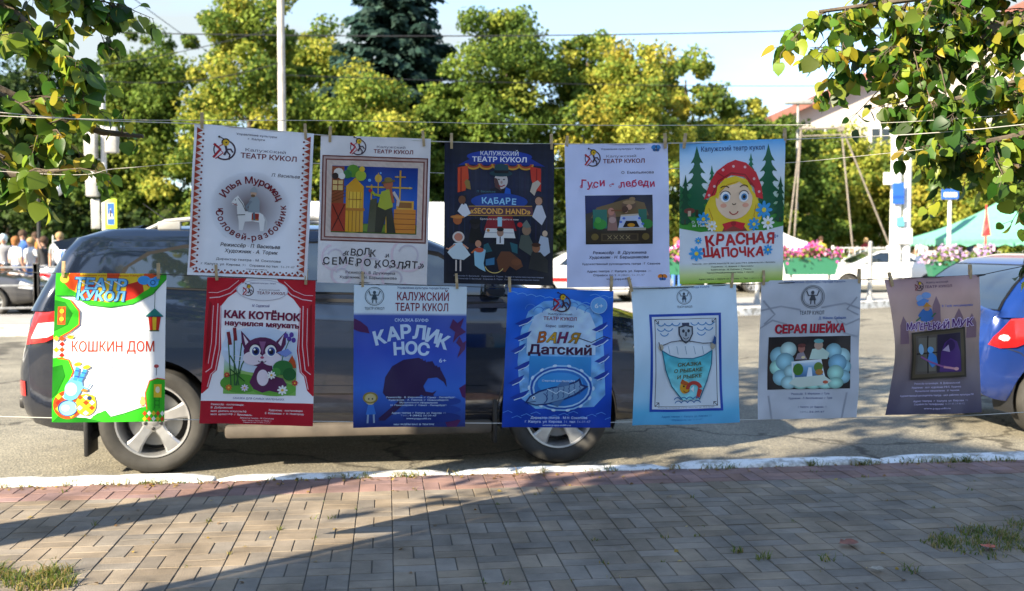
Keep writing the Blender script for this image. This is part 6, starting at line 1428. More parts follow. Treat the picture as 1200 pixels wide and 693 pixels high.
def art_kitten():
    a = Art(136); a.rect(0, 0, 100, 136, const((240, 238, 242)))
    re = (196, 24, 44); rd = (150, 12, 30); wh = (236, 200, 206)
    for d in (1, -1):
        X = (lambda x: x) if d == 1 else (lambda x: 100 - x)
        a.poly([(X(0), 0), (X(36), 0), (X(28), 12), (X(20), 18), (X(14), 26), (X(15), 50), (X(16), 66), (X(13), 86), (X(9), 90), (X(6), 103), (X(1), 108), (X(0), 108)], re)
        a.line([(X(32), 4), (X(22), 14), (X(12), 18), (X(3), 19)], .9, wh); a.line([(X(29), 2), (X(20), 10), (X(10), 14), (X(2), 14)], .6, wh); a.line([(X(11), 24), (X(11), 62), (X(8), 84), (X(3), 88)], .9, wh); a.line([(X(7), 26), (X(7), 60), (X(5), 80)], .6, wh); a.line([(X(13.5), 26), (X(14.3), 66), (X(11.6), 86), (X(7.6), 90), (X(5), 102)], .8, wh)
        a.poly([(X(3), 22), (X(5), 24), (X(5), 70), (X(2), 82)], rd)
    a.ell(51, 10.5, 24, 10, (205, 200, 210)); a.ell(51, 10.5, 23, 9.2, (244, 242, 246)); a.small([('Управление культуры г. Калуги', 51, 4, 1.3, 24)], (110, 100, 130)); a.logotype(38, 10.8, 5.2, 59, 13, 26)
    a.text('М. Садовский', 50, 25, 2.4, (90, 80, 130), 16, .02, .2)
    dk = (120, 22, 62); a.text('КАК КОТЁНОК', 52, 34, 6.6, dk, 70, .06, 0, 1); a.text('научился мяукать', 52, 42, 4.6, dk, 68, .055, 0, 1)
    a.rect(19, 48, 84, 108, vgrad((48, (226, 234, 246)), (74, (206, 224, 240)), (88, (160, 200, 110)), (108, (130, 186, 90))))
    a.blob(50, 66, 34, 22, (186, 210, 240), (216, 228, 244)); a.ell(34, 98, 18, 9, (96, 160, 60)); a.ell(64, 102, 20, 7, (110, 176, 70))
    for x0, x1, y1 in ((26, 22, 58), (29, 27, 52), (31, 34, 60), (33, 24, 72), (30, 40, 70)): a.line([(x0, 100), ((x0 + x1) / 2, 80), (x1, y1)], 1.1, (60, 100, 60))
    a.line([(21.5, 50), (24, 62)], 3.0, (130, 40, 50)); a.line([(27, 46), (28.5, 58)], 3.0, (140, 44, 54)); a.line([(20, 92), (34, 88)], 1, (50, 90, 40)); a.line([(24, 84), (38, 96)], 1, (50, 90, 40))
    pu = (98, 44, 84); pl = (150, 96, 140); ou = (50, 20, 46); cr = (240, 226, 236)
    a.poly([(46, 103), (42, 97), (47, 84), (50, 80), (62, 80), (64, 90), (72, 92), (76, 98), (70, 106), (60, 104), (54, 106)], pu); a.ell(54, 92, 5.4, 7.6, cr); a.line([(63, 100), (70, 104), (71, 98), (67, 95)], 3.4, pu)
    a.poly([(33, 48.5), (42, 58), (37, 66), (34, 60)], pu); a.poly([(74, 48), (65, 58), (70, 67), (74, 60)], pu); a.poly([(35, 52), (40, 59), (37.5, 62)], cr); a.poly([(72, 51), (67, 59), (69.6, 62)], cr)
    a.ell(53, 68, 17, 14, pu); a.ell(44.5, 74, 9, 6.4, cr); a.ell(61.5, 74, 9, 6.4, cr); a.poly([(50, 58), (56, 58), (53, 70)], pl)
    for x in (46.5, 60.5): a.ell(x, 66.5, 5, 5.6, (250, 250, 250)); a.ell(x + .6, 67.2, 3.4, 4, (60, 80, 150)); a.ell(x + .6, 67.4, 2, 2.4, (20, 16, 40)); a.ell(x - .6, 65.6, 1, 1, (250, 250, 250)); a.arc(x, 66.5, 5.3, 190, 350, .8, ou, 5.9)
    a.ell(53, 73, 1.7, 1.2, (190, 90, 120)); a.arc(51.2, 75.4, 1.9, 20, 160, .6, ou); a.arc(54.8, 75.4, 1.9, 20, 160, .6, ou)
    for y0, y1 in ((74, 72), (76, 76.4)): a.line([(40, y0), (28, y1)], .5, (236, 230, 236)); a.line([(66, y0), (78, y1)], .5, (236, 230, 236))
    a.line([(59, 84), (64, 88)], 3.4, pu); a.ell(65, 88, 2, 2, cr)
    for x, y in ((74, 52), (79, 51), (77, 55), (81, 56)): a.ell(x, y, 2, 2.4, (96, 70, 160))
    a.line([(77, 56), (72, 70), (70, 80)], .8, (60, 110, 80)); a.poly([(66, 68), (76, 64), (80, 68), (74, 72)], (130, 150, 214)); a.poly([(76, 78), (80, 70), (83, 76), (84, 82), (78, 82)], (190, 80, 40)); a.ell(72, 82, 9, 7, (56, 120, 60)); a.ell(78, 88, 6, 6, (40, 100, 50)); a.ell(66, 86, 4, 4, (80, 150, 70))
    flower(a, 62, 89, 4, (246, 246, 244), (230, 190, 60)); flower(a, 72, 103, 4.6, (246, 246, 244), (230, 190, 60)); flower(a, 38, 102, 3.4, (236, 220, 240), (230, 190, 60)); flower(a, 83, 96, 3, (206, 60, 60), (240, 200, 60)); flower(a, 24, 102, 3, (226, 120, 60), (250, 220, 90)); flower(a, 22, 90, 2.6, (206, 60, 60), (240, 200, 60))
    a.small([('СКАЗКА ДЛЯ САМЫХ МАЛЕНЬКИХ', 51, 111.8, 1.9, 46)], (120, 110, 150))
    a.rect(0, 115, 100, 136, (186, 20, 42)); w = (240, 226, 228)
    for t, y, L in (('Режиссёр - постановщик -', 118, 30), ('В. Добровский', 121, 19), ('засл. деятель искусств РФ,', 124.2, 32), ('засл. артист РФ (г. Ярославль)', 127.2, 37)): a.text(t, 9, y, 1.7, w, L, .03, 0, 0, 'l', 1)
    for t, y, L in (('Художник - постановщик -', 122, 32), ('Е. Кованова (г. Н. Новгород)', 125, 35)): a.text(t, 92, y, 1.7, w, L, .03, 0, 0, 'r', 1)
    a.small([('Директор театра - М. Соколова', 50, 130, 1.3, 30), ('Адрес театра: г. Калуга, ул. Кирова, 31', 50, 132.2, 1.0, 26), ('Справки по тел.: 8 (4842) 56-39-47', 50, 134, 1.0, 24)], w); return a
def art_nose():
    a = Art(130); a.rect(0, 0, 100, 130, vgrad((0, (206, 222, 232)), (25, (212, 226, 236)), (26.5, (66, 88, 170)), (60, (52, 78, 182)), (95, (56, 104, 200)), (130, (30, 42, 108))))
    a.emblem(18, 10, 8.2, (70, 86, 96)); a.small([('Управление культуры города Калуги', 61, 1.8, 2.0, 46)], (40, 70, 120)); a.text('КАЛУЖСКИЙ', 61, 9.6, 7.4, (130, 30, 56), 46, .022); a.text('ТЕАТР КУКОЛ', 60, 19.4, 7.0, (130, 30, 56), 47, .022)
    lt = (206, 226, 246); a.text('СКАЗКА-БУФФ', 51, 31.5, 2.8, lt, 30, .02)
    for ch, x, y, r in (('К', 23, 47.5, -14), ('А', 34.5, 44, -9), ('Р', 46, 42, -4), ('Л', 58, 42.6, 5), ('И', 69.5, 45.6, 11), ('К', 79.5, 51, 18)): a.text(ch, x, y, 12, lt, None, .05, 0, r)
    for ch, x, y, r in (('Н', 40, 57.6, -4), ('О', 51, 57, 2), ('С', 62, 58, 8)): a.text(ch, x, y, 11, lt, None, .05, 0, r)
    a.text('6+', 79, 68.4, 3.8, lt, 6.4, .015)
    sh = (54, 36, 80); st = (84, 34, 88)
    for p in ([(88, 30), (92, 34), (98, 29), (95, 38), (100, 42), (93, 46), (88, 52), (90, 42), (85, 38)], [(94, 46), (97, 52), (100, 50), (99, 58), (92, 66), (95, 56), (91, 52)], [(0, 30), (6, 33), (12, 38), (14, 44), (4, 42), (0, 40)], [(82, 126), (88, 122), (96, 124), (92, 130), (84, 130)], [(94, 94), (100, 90), (100, 104), (97, 102)]): a.poly(p, st)
    a.poly([(26, 98), (28, 84), (34, 74), (44, 68), (58, 66), (64, 70), (70, 69), (72, 73), (78, 78), (82, 86), (83, 93), (80, 88), (74, 84), (66, 85), (62, 92), (64, 97), (70, 98), (74, 96), (71, 100), (73, 103), (68, 101), (66, 103), (60, 100), (56, 105), (40, 106), (30, 104)], sh)
    for k in range(7): a.poly([(58 + k * 2.6, 70 + k * .8), (61 + k * 2.6, 66.4 + k * 1.3), (62 + k * 2.6, 71 + k * 1.2)], sh)
    a.poly([(22, 124), (42, 106), (48, 106), (28, 124)], sh)
    for y in (106, 114, 121): a.ell(70, y, 26, 5, (36, 66, 150) if y < 120 else (30, 50, 126))
    a.poly([(22, 122), (40, 106), (46, 107), (26, 124)], sh)
    a.ell(15, 103, 6.4, 5, (196, 176, 96)); a.ell(15, 104, 4.6, 5.2, (206, 190, 140)); a.ring(15, 102.6, 6, 1.4, (150, 130, 60), 4.6); a.poly([(11, 118), (13, 109), (18, 109), (20, 118)], (60, 120, 210)); a.line([(13, 118), (12.6, 126)], 1.6, (150, 170, 200)); a.line([(18, 118), (18.4, 126)], 1.6, (150, 170, 200)); a.ell(13.6, 103.6, .7, .7, (30, 30, 40)); a.ell(16.8, 103.6, .7, .7, (30, 30, 40))
    a.small([('Режиссёр - Б. Кирсанов (г. Санкт - Петербург)', 60, 102.4, 1.5, 62), ('Художник - А. Павлов (г. Новосибирск)', 58, 104.8, 1.5, 54), ('Музыкальное оформление', 58, 107.2, 1.5, 34), ('Н. Пономарева (г. Санкт - Петербург)', 58, 109.6, 1.5, 50), ('Адрес театра: г. Калуга, ул. Кирова, 31', 58, 116.8, 1.6, 48), ('Тел.: 8 (4842) 56-39-47', 58, 119.2, 1.6, 32), ('www.puppet40.ru', 58, 122, 1.7, 22), ('МЫ ЖДЁМ ВАС В ТЕАТРЕ', 54, 127.6, 1.4, 36)], lt, .02); return a
def art_fish():
    a = Art(132); bl = vgrad((0, (34, 110, 214)), (20, (26, 96, 206)), (70, (22, 84, 196)), (132, (14, 56, 160)))
    a.rect(0, 0, 100, 132, mixf(bl, .10, .15))
    a.poly([(14, 40), (20, 22), (34, 12), (60, 9), (80, 16), (90, 26), (92, 60), (94, 100), (84, 112), (30, 114), (16, 104), (12, 70)], mixf(const((120, 180, 236)), .22, .3, .2)); a.poly([(20, 42), (26, 26), (40, 18), (62, 16), (78, 22), (84, 36), (84, 62), (20, 62)], mixf(const((190, 218, 246)), .10, .4, .2))
    for i, (x, y, L) in enumerate(((12, 48, 12), (9, 60, 10), (13, 76, 12), (8, 90, 11), (84, 52, 12), (87, 68, 10), (86, 84, 11), (12, 34, 13), (84, 38, 11), (10, 104, 14))): a.poly([(x - 4, y), (x + L * .4, y - 5), (x + L, y - 8), (x + L * .7, y - 2), (x + L * .3, y + 2)], (20, 58, 160)); a.line([(x, y + 2), (x + L * .6, y - 1), (x + L, y - 5)], .8, (206, 230, 250))
    for k in range(9): a.arc(22 + k * 8, 20 + 3 * math.sin(k), 5, 180, 330, .7, (70, 130, 210))
    for k in range(12): y = 5 + (k * 37 % 9); a.line([(k * 8.6, y), (k * 8.6 + 5, y - 1.4), (k * 8.6 + 9, y)], .6, (110, 176, 236)); a.line([(k * 8.6, 118 + (k * 5 % 7)), (k * 8.6 + 5, 116 + (k * 5 % 7)), (k * 8.6 + 9, 118 + (k * 5 % 7))], .6, (90, 150, 226))
    a.line([(68, 46), (80, 50), (92, 44), (98, 46)], .8, (30, 40, 80))
    a.logo(51, 13, 8.4); a.text('Калужский', 50, 23.6, 2.0, (80, 90, 130), 22, .005); a.text('ТЕАТР КУКОЛ', 50, 28, 3.3, (130, 28, 70), 31, .03)
    a.ell(86, 14.4, 7.6, 7.6, (110, 176, 232)); a.ring(86, 14.4, 7.6, .6, (170, 210, 244)); a.text('6+', 86, 14.6, 4.6, (226, 240, 250), 8, .012)
    a.small([('Борис  ШЕРГИН', 50, 35.2, 2.2, 26)], (60, 50, 90), .03)
    for ch, x, c, r in (('В', 33.5, (186, 96, 30), -8), ('А', 42.5, (206, 160, 40), 6), ('Н', 53, (120, 40, 90), -3), ('Я', 64, (176, 130, 30), 6)): a.text(ch, x, 46, 9.6, (40, 40, 50), None, .06, .3, r); a.text(ch, x, 46, 9.4, c, None, .03, .3, r)
    a.text('Датский', 51, 57.5, 8.6, (66, 26, 62), 59, .045); a.small([('Сказка для детей и взрослых', 50, 64.6, 1.4, 40), ('по мотивам северных преданий', 50, 67.2, 1.2, 32)], (70, 110, 180))
    a.rect(23, 64, 80, 96, vgrad((64, (60, 150, 214)), (96, (30, 110, 190))))
    a.ell(53, 94, 30, 22, (150, 200, 240)); a.ell(53, 94, 28.6, 20.6, (30, 84, 176)); a.ell(53, 94, 26.6, 18.8, (176, 214, 244)); a.ell(53, 94, 25, 17.4, (44, 120, 200)); a.ell(52, 90, 21, 11, (60, 150, 220))
    for k in range(14): t = 6.283 * k / 14; a.ell(53 + 29.6 * math.cos(t), 94 + 21.6 * math.sin(t), 2.2, 1.3, (206, 230, 250), math.degrees(t) + 90, 8)
    fs = (124, 160, 196); a.poly([(20, 108), (24, 102), (32, 97), (44, 93), (58, 90), (66, 87), (70, 84), (72, 90), (78, 92), (72, 97), (66, 101), (54, 106), (40, 110), (30, 111)], (24, 50, 110)); a.poly([(22, 108), (25, 103), (33, 98.4), (44, 94.4), (58, 91.4), (66, 89), (69, 87), (70, 91), (74, 92.6), (70, 96), (64, 100), (54, 104.6), (40, 108.6), (30, 109.8)], fs)
    for k in range(7):
        for j in range(3): a.arc(38 + k * 5, 97 + j * 3.6 - k * 1.1, 2.4, -60, 60, .6, (50, 84, 140), n=6)
    a.ell(28, 103.6, 1.5, 1.5, (240, 246, 250)); a.ell(28, 103.6, .8, .8, (20, 30, 60)); a.arc(35, 104, 5, -70, 60, .8, (40, 70, 130)); a.line([(22, 108), (30, 107)], .7, (30, 50, 100)); a.poly([(48, 93), (54, 86), (60, 88), (60, 91)], (80, 120, 170)); a.poly([(44, 108), (50, 112), (56, 104)], (80, 120, 170)); a.line([(40, 95), (48, 99), (52, 96), (60, 99), (66, 95)], .8, (206, 230, 246))
    a.small([('Сергей БАЛЫХИН', 50, 87, 1.7, 30), ('Директор театра - М.Н. Соколова', 52, 122.4, 2.3, 52), ('г. Калуга, ул. Кирова, 31, тел. 56-39-47', 51, 126.2, 2.3, 60), ('www.puppet40.ru', 50, 129.6, 1.6, 26)], (214, 232, 250), .02); return a
def art_net():
    a = Art(130); a.rect(0, 0, 100, 130, vgrad((0, (206, 226, 240)), (60, (196, 220, 238)), (105, (150, 200, 228)), (118, (92, 176, 216)), (130, (84, 164, 208))))
    a.small([('Управление культуры города Калуги', 50, 1.6, 1.7, 48)], (60, 110, 170)); a.emblem(50, 10.5, 6.8, (70, 84, 100))
    a.rect(16, 26, 84, 118, (34, 76, 176)); a.rect(18.4, 28.4, 81.6, 115.6, (222, 232, 240)); a.line([(21, 31), (79, 31), (79, 113), (21, 113)], .7, (60, 60, 70), True)
    for x, y, d in ((21, 31, 1), (79, 31, -1), (21, 113, 1), (79, 113, -1)): sy = 1 if y < 60 else -1; a.line([(x, y), (x + 3.6 * d, y + 3.6 * sy)], .6, (50, 50, 60)); a.line([(x + 3.6 * d, y + 1 * sy), (x + 3.6 * d, y + 3.6 * sy), (x + 1 * d, y + 3.6 * sy)], .6, (50, 50, 60))
    wv = (60, 140, 196)
    for y, xs in ((35, (24, 31, 38, 56, 63, 70)), (40, (24, 31, 62, 69)), (44.5, (27, 62))):
        for x in xs: a.arc(x + 3, y - 2, 4, 20, 160, .8, wv)
    a.poly([(43, 38), (50, 36), (57, 38), (57, 45), (54, 51), (50, 54), (46, 51), (43, 45)], (60, 66, 80)); a.poly([(44.4, 39), (50, 37.4), (55.6, 39), (55.6, 45), (53, 50), (50, 52.4), (47, 50), (44.4, 45)], (176, 186, 196)); a.ell(47.6, 42, 1.3, 1.6, (50, 56, 70)); a.ell(52.6, 42, 1.3, 1.6, (50, 56, 70)); a.poly([(49.4, 43), (50.8, 43), (51, 47), (49, 47)], (80, 90, 104)); a.arc(50, 47, 2.6, 20, 160, .7, (50, 56, 70)); a.rect(46.6, 34.4, 53.4, 37, (50, 60, 90))
    a.line([(26, 56), (36, 52), (44, 51), (56, 52), (66, 54), (75, 54)], .7, (70, 76, 90))
    a.poly([(26, 59), (34, 56), (42, 55), (58, 55.6), (68, 57), (75, 57), (73, 63), (60, 68), (46, 68), (32, 64)], (226, 236, 242))
    for k in range(5): x = 33 + k * 8; a.line([(x, 56 + .1 * k), (x + 1.5, 64)], .5, (130, 160, 180))
    a.poly([(27, 60), (34, 64.5), (44, 67.6), (56, 68), (66, 65.6), (75, 61), (74, 74), (69, 90), (62, 107), (46, 107), (36, 94), (30, 78)], mixf(vgrad((58, (60, 176, 200)), (80, (110, 206, 214)), (107, (150, 222, 228))), .12, .4, .3)); a.line([(27, 60), (30, 78), (36, 94), (46, 107)], .9, (30, 100, 130)); a.line([(75, 61), (74, 74), (69, 90), (62, 107)], .9, (30, 100, 130)); a.line([(27, 60), (34, 64.5), (44, 67.6), (56, 68), (66, 65.6), (75, 61)], .9, (30, 110, 140))
    a.ell(26, 57, 2.4, 3, (180, 170, 150)); a.ell(75.5, 57, 2.4, 3, (180, 170, 150)); a.poly([(75, 54), (77, 47), (79, 50), (78, 56)], (50, 90, 150)); a.line([(24, 52), (26, 60)], .8, (60, 60, 70))
    yl = (96, 88, 34); a.text('СКАЗКА', 53, 73.2, 3.3, yl, 22, .03, .2, -3); a.text('О РЫБАКЕ', 52, 79, 3.3, yl, 27, .03, .2, -3); a.text('И РЫБКЕ', 53, 84.8, 3.3, yl, 24, .03, .2, -3)
    a.ell(48.5, 95, 5, 6, (222, 160, 40)); a.poly([(44, 91), (46, 87), (50, 90), (54, 93), (48, 93)], (190, 90, 40)); a.ell(47.4, 94, .9, .9, (40, 30, 30)); a.arc(50, 97, 3, 20, 160, .8, (150, 60, 30)); a.arc(57, 97, 6, 180, 350, 3.4, (190, 66, 56)); a.poly([(61, 96), (64.6, 98), (62, 105), (58.6, 106)], (190, 66, 56)); a.poly([(54, 97), (57, 94), (57, 100)], (240, 244, 246))
    for x in (40, 46, 52, 58): a.arc(x + 1, 107.6, 3.2, 200, 340, .8, (40, 110, 170)); a.arc(x + 2, 111, 3.2, 200, 340, .8, (40, 110, 170))
    a.small([('Режиссёр-постановщик и автор пьесы засл. арт. РФ В. Бугаёв', 50, 114.2, 1.0, 52)], (90, 90, 100)); a.small([('Адрес театра: г. Калуга, ул. Кирова, 31', 50, 122.4, 1.7, 46), ('Справки по тел. 56-39-47', 50, 125.6, 1.5, 28)], (40, 110, 170)); return a
def art_lake():
    a = Art(140); a.rect(0, 0, 100, 140, mixf(const((188, 192, 200)), .07, .12, .06))
    li = (160, 164, 174)
    for p in ([(0, 48), (12, 40), (26, 44), (20, 54), (34, 52)], [(100, 40), (86, 46), (74, 38), (84, 54), (98, 58)], [(0, 30), (20, 26), (40, 30)], [(60, 28), (84, 24), (100, 30)], [(10, 116), (14, 140)], [(88, 114), (84, 140)], [(2, 20), (14, 34), (4, 44)], [(96, 18), (86, 30), (98, 36)]): a.line(p, 1.8, li)
    a.small([('Управление культуры города Калуги', 53, 2, 2.2, 60)], (60, 90, 150)); a.emblem(51, 17, 10, (66, 70, 78), False); a.ring(51, 17, 11.4, .6, (110, 114, 120)); a.text('ТЕАТР КУКОЛ', 51, 33, 3.8, (60, 64, 72), 24, .012); a.text('Д. Мамин-Сибиряк', 72, 38.5, 2.6, (50, 90, 160), 28, .015)
    for dx, c, b in ((.5, (90, 30, 40), .05), (0, (190, 28, 54), .04)): a.text('СЕРАЯ ШЕЙКА', 50 + dx, 48.8 + dx * .6, 8.4, c, 71, b)
    a.rect(9, 57, 91, 110, vgrad((57, (38, 36, 40)), (84, (58, 40, 36)), (110, (34, 30, 34))))
    pal = [(176, 222, 226), (150, 206, 220), (196, 232, 228), (166, 226, 210), (130, 190, 216)]
    g = random.Random(8)
    for x, y, r in ((20, 76, 9), (29, 70, 8), (19, 88, 8), (26, 82, 9), (22, 98, 8), (32, 92, 7), (82, 78, 9), (74, 72, 8), (85, 88, 7), (78, 84, 9), (84, 98, 7), (76, 94, 8), (30, 103, 8), (42, 107, 7), (54, 107, 8), (66, 106, 8), (76, 104, 8)):
        c = pal[g.randrange(5)]; a.blob(x, y, r, min(r, 110 - y - .2) if y + r > 110 else r, tuple(min(255, v + 22) for v in c), tuple(int(v * .72) for v in c), 18, 4, 1.4)
    a.poly([(32, 82), (62, 80), (66, 98), (34, 100)], (226, 236, 240)); a.poly([(34, 84), (61, 82), (64, 96), (36, 98)], vgrad((82, (210, 226, 236)), (88, (120, 170, 206)), (98, (60, 100, 150)))); a.ell(39, 90, 5, 6, (70, 120, 40)); a.ell(59, 88, 4.6, 5, (96, 130, 50)); a.ell(60, 93, 4, 3, (180, 120, 50)); a.poly([(47, 98), (49, 88), (52, 88), (53, 97)], (226, 238, 246))
    a.poly([(30, 104), (36, 98), (64, 96), (72, 102), (66, 106), (40, 108)], (206, 220, 206)); a.poly([(36, 80), (38, 74), (44, 72), (48, 80)], (150, 140, 150)); a.poly([(50, 80), (53, 70), (62, 68), (70, 74), (68, 80)], (196, 220, 206)); a.ell(42, 69, 3.6, 4.2, (170, 110, 96)); a.ell(59, 66, 4.2, 4.6, (190, 160, 140)); a.ell(42, 66, 4.2, 2, (110, 60, 56)); a.ell(59, 61.8, 4.6, 2.2, (110, 170, 170)); a.ell(66, 103, 2.6, 1.6, (190, 90, 60)); a.ell(44, 78, 2, 1.4, (230, 210, 160))
    a.small([('Режиссёр - Б. Мирошкин (г. Тула)', 52, 114.6, 1.9, 38), ('Художник - Л. Васильевская (г. Тула)', 52, 119, 1.9, 44), ('г. Калуга, ул. Кирова, 31', 54, 128, 1.7, 28), ('тел.: 56-39-47', 54, 133, 1.8, 24)], (90, 100, 140), .02); return a
def art_muk():
    a = Art(146); a.rect(0, 0, 100, 146, mixf(vgrad((0, (170, 138, 142)), (18, (200, 162, 152)), (45, (192, 158, 142)), (80, (154, 132, 124)), (115, (112, 102, 114)), (146, (74, 70, 92))), .06, .08, .05))
    for x0, x1, y0, h in ((48, 58, 20, 40), (70, 82, 34, 24), (8, 20, 40, 30), (84, 96, 40, 26)): a.poly([(x0, y0 + h), (x0 + 1, y0 + 10), ((x0 + x1) / 2, y0), (x1 - 1, y0 + 10), (x1, y0 + h)], (140, 108, 120))
    a.logo(36, 9, 4.8, (50, 40, 56), (130, 40, 60)); a.text('Калужский', 55, 5.4, 2, (90, 70, 96), 22, .01); a.text('ТЕАТР КУКОЛ', 56, 10, 2.6, (90, 60, 90), 28, .02)
    a.ell(36, 22, 4, 4, (150, 176, 214)); a.ell(43, 19, 5, 3.4, (120, 160, 214)); a.poly([(32, 26), (40, 22), (46, 24), (42, 30), (34, 30)], (90, 140, 206)); a.poly([(38, 34), (44, 30), (48, 34), (50, 44), (44, 48), (36, 46), (33, 40)], (56, 110, 176)); a.ell(43, 33, 3, 2.4, (190, 140, 110)); a.poly([(39, 31), (43, 26), (48, 31)], (200, 140, 50)); a.line([(36, 42), (30, 46)], 1.6, (60, 110, 80)); a.line([(48, 42), (52, 38)], 1.6, (60, 110, 80)); a.ell(40, 49, 3, 1.4, (60, 90, 60)); a.small([('В. Гауф, инсценировка', 75, 31, 2.2, 32)], (96, 110, 180), .03)
    def t2(t, x0, x1, y, h):
        st = (x1 - x0) / (len(t) - 1)
        for i, ch in enumerate(t):
            if ch == ' ': continue
            a.text(ch, x0 + st * i, y + (.7 if i % 2 else -.5), h, (226, 206, 232), None, .10, .15, (-6, 5)[i % 2]); a.text(ch, x0 + st * i, y + (.7 if i % 2 else -.5), h, (90, 30, 110), None, .03, .15, (-6, 5)[i % 2])
    t2('МАЛЕНЬКИЙ', 21, 62, 51.5, 7); t2('МУК', 73, 88, 49.5, 8)
    a.poly([(22, 58), (82, 54), (83, 107), (23, 109)], (58, 50, 40)); a.poly([(24, 60), (80, 56), (81, 105), (25, 107)], (90, 78, 58)); a.poly([(27, 62), (77, 59), (78, 102), (28, 103)], (96, 86, 78))
    a.rect(30, 64, 42, 80, (116, 110, 98)); a.rect(44, 64, 52, 100, (122, 116, 104)); a.rect(30, 82, 42, 100, (104, 98, 88)); a.line([(43, 62), (43, 102)], 1.6, (40, 34, 32)); a.line([(28, 81), (53, 80)], 1.4, (40, 34, 32)); a.poly([(53, 61), (76.6, 59.6), (77.4, 101), (53, 102)], (50, 40, 62))
    a.poly([(56, 101), (57, 80), (60, 70), (66, 65), (73, 69), (76, 80), (77, 101)], (84, 50, 120)); a.ell(66, 73, 5, 6, (60, 36, 90)); a.poly([(58, 78), (64, 72), (66, 80)], (190, 170, 200)); a.poly([(42, 88), (46, 78), (52, 84), (54, 92), (48, 96)], (60, 130, 206)); a.ell(46, 77, 3.4, 3.4, (96, 166, 226)); a.line([(34, 84), (46, 90), (58, 95), (68, 97)], 1.8, (150, 90, 150)); a.ell(34, 76, 3.4, 6, (150, 190, 220), -15); a.line([(60, 96), (72, 98)], 2.2, (214, 150, 160)); a.ell(72, 98, 2.4, 1.8, (230, 170, 170))
    lt = (206, 196, 230)
    a.small([('Режиссёр-постановщик - В. Добровольский', 53, 113.2, 1.9, 48), ('Художник - засл. художник РФ Е. Луценко', 52, 117.4, 1.9, 52), ('Музыкальное оформление - И. Чернова', 53, 121.2, 1.7, 46), ('Художественный руководитель театра - засл. работник культуры РФ', 52, 126, 1.9, 78), ('Адрес театра: г. Калуга, ул. Кирова, 31', 56, 132, 1.9, 56), ('Справки по телефонам: 56-39-47, 57-83-52', 55, 135.4, 1.9, 52), ('www.puppet40.ru', 53, 140, 1.9, 26)], lt, .02); return a
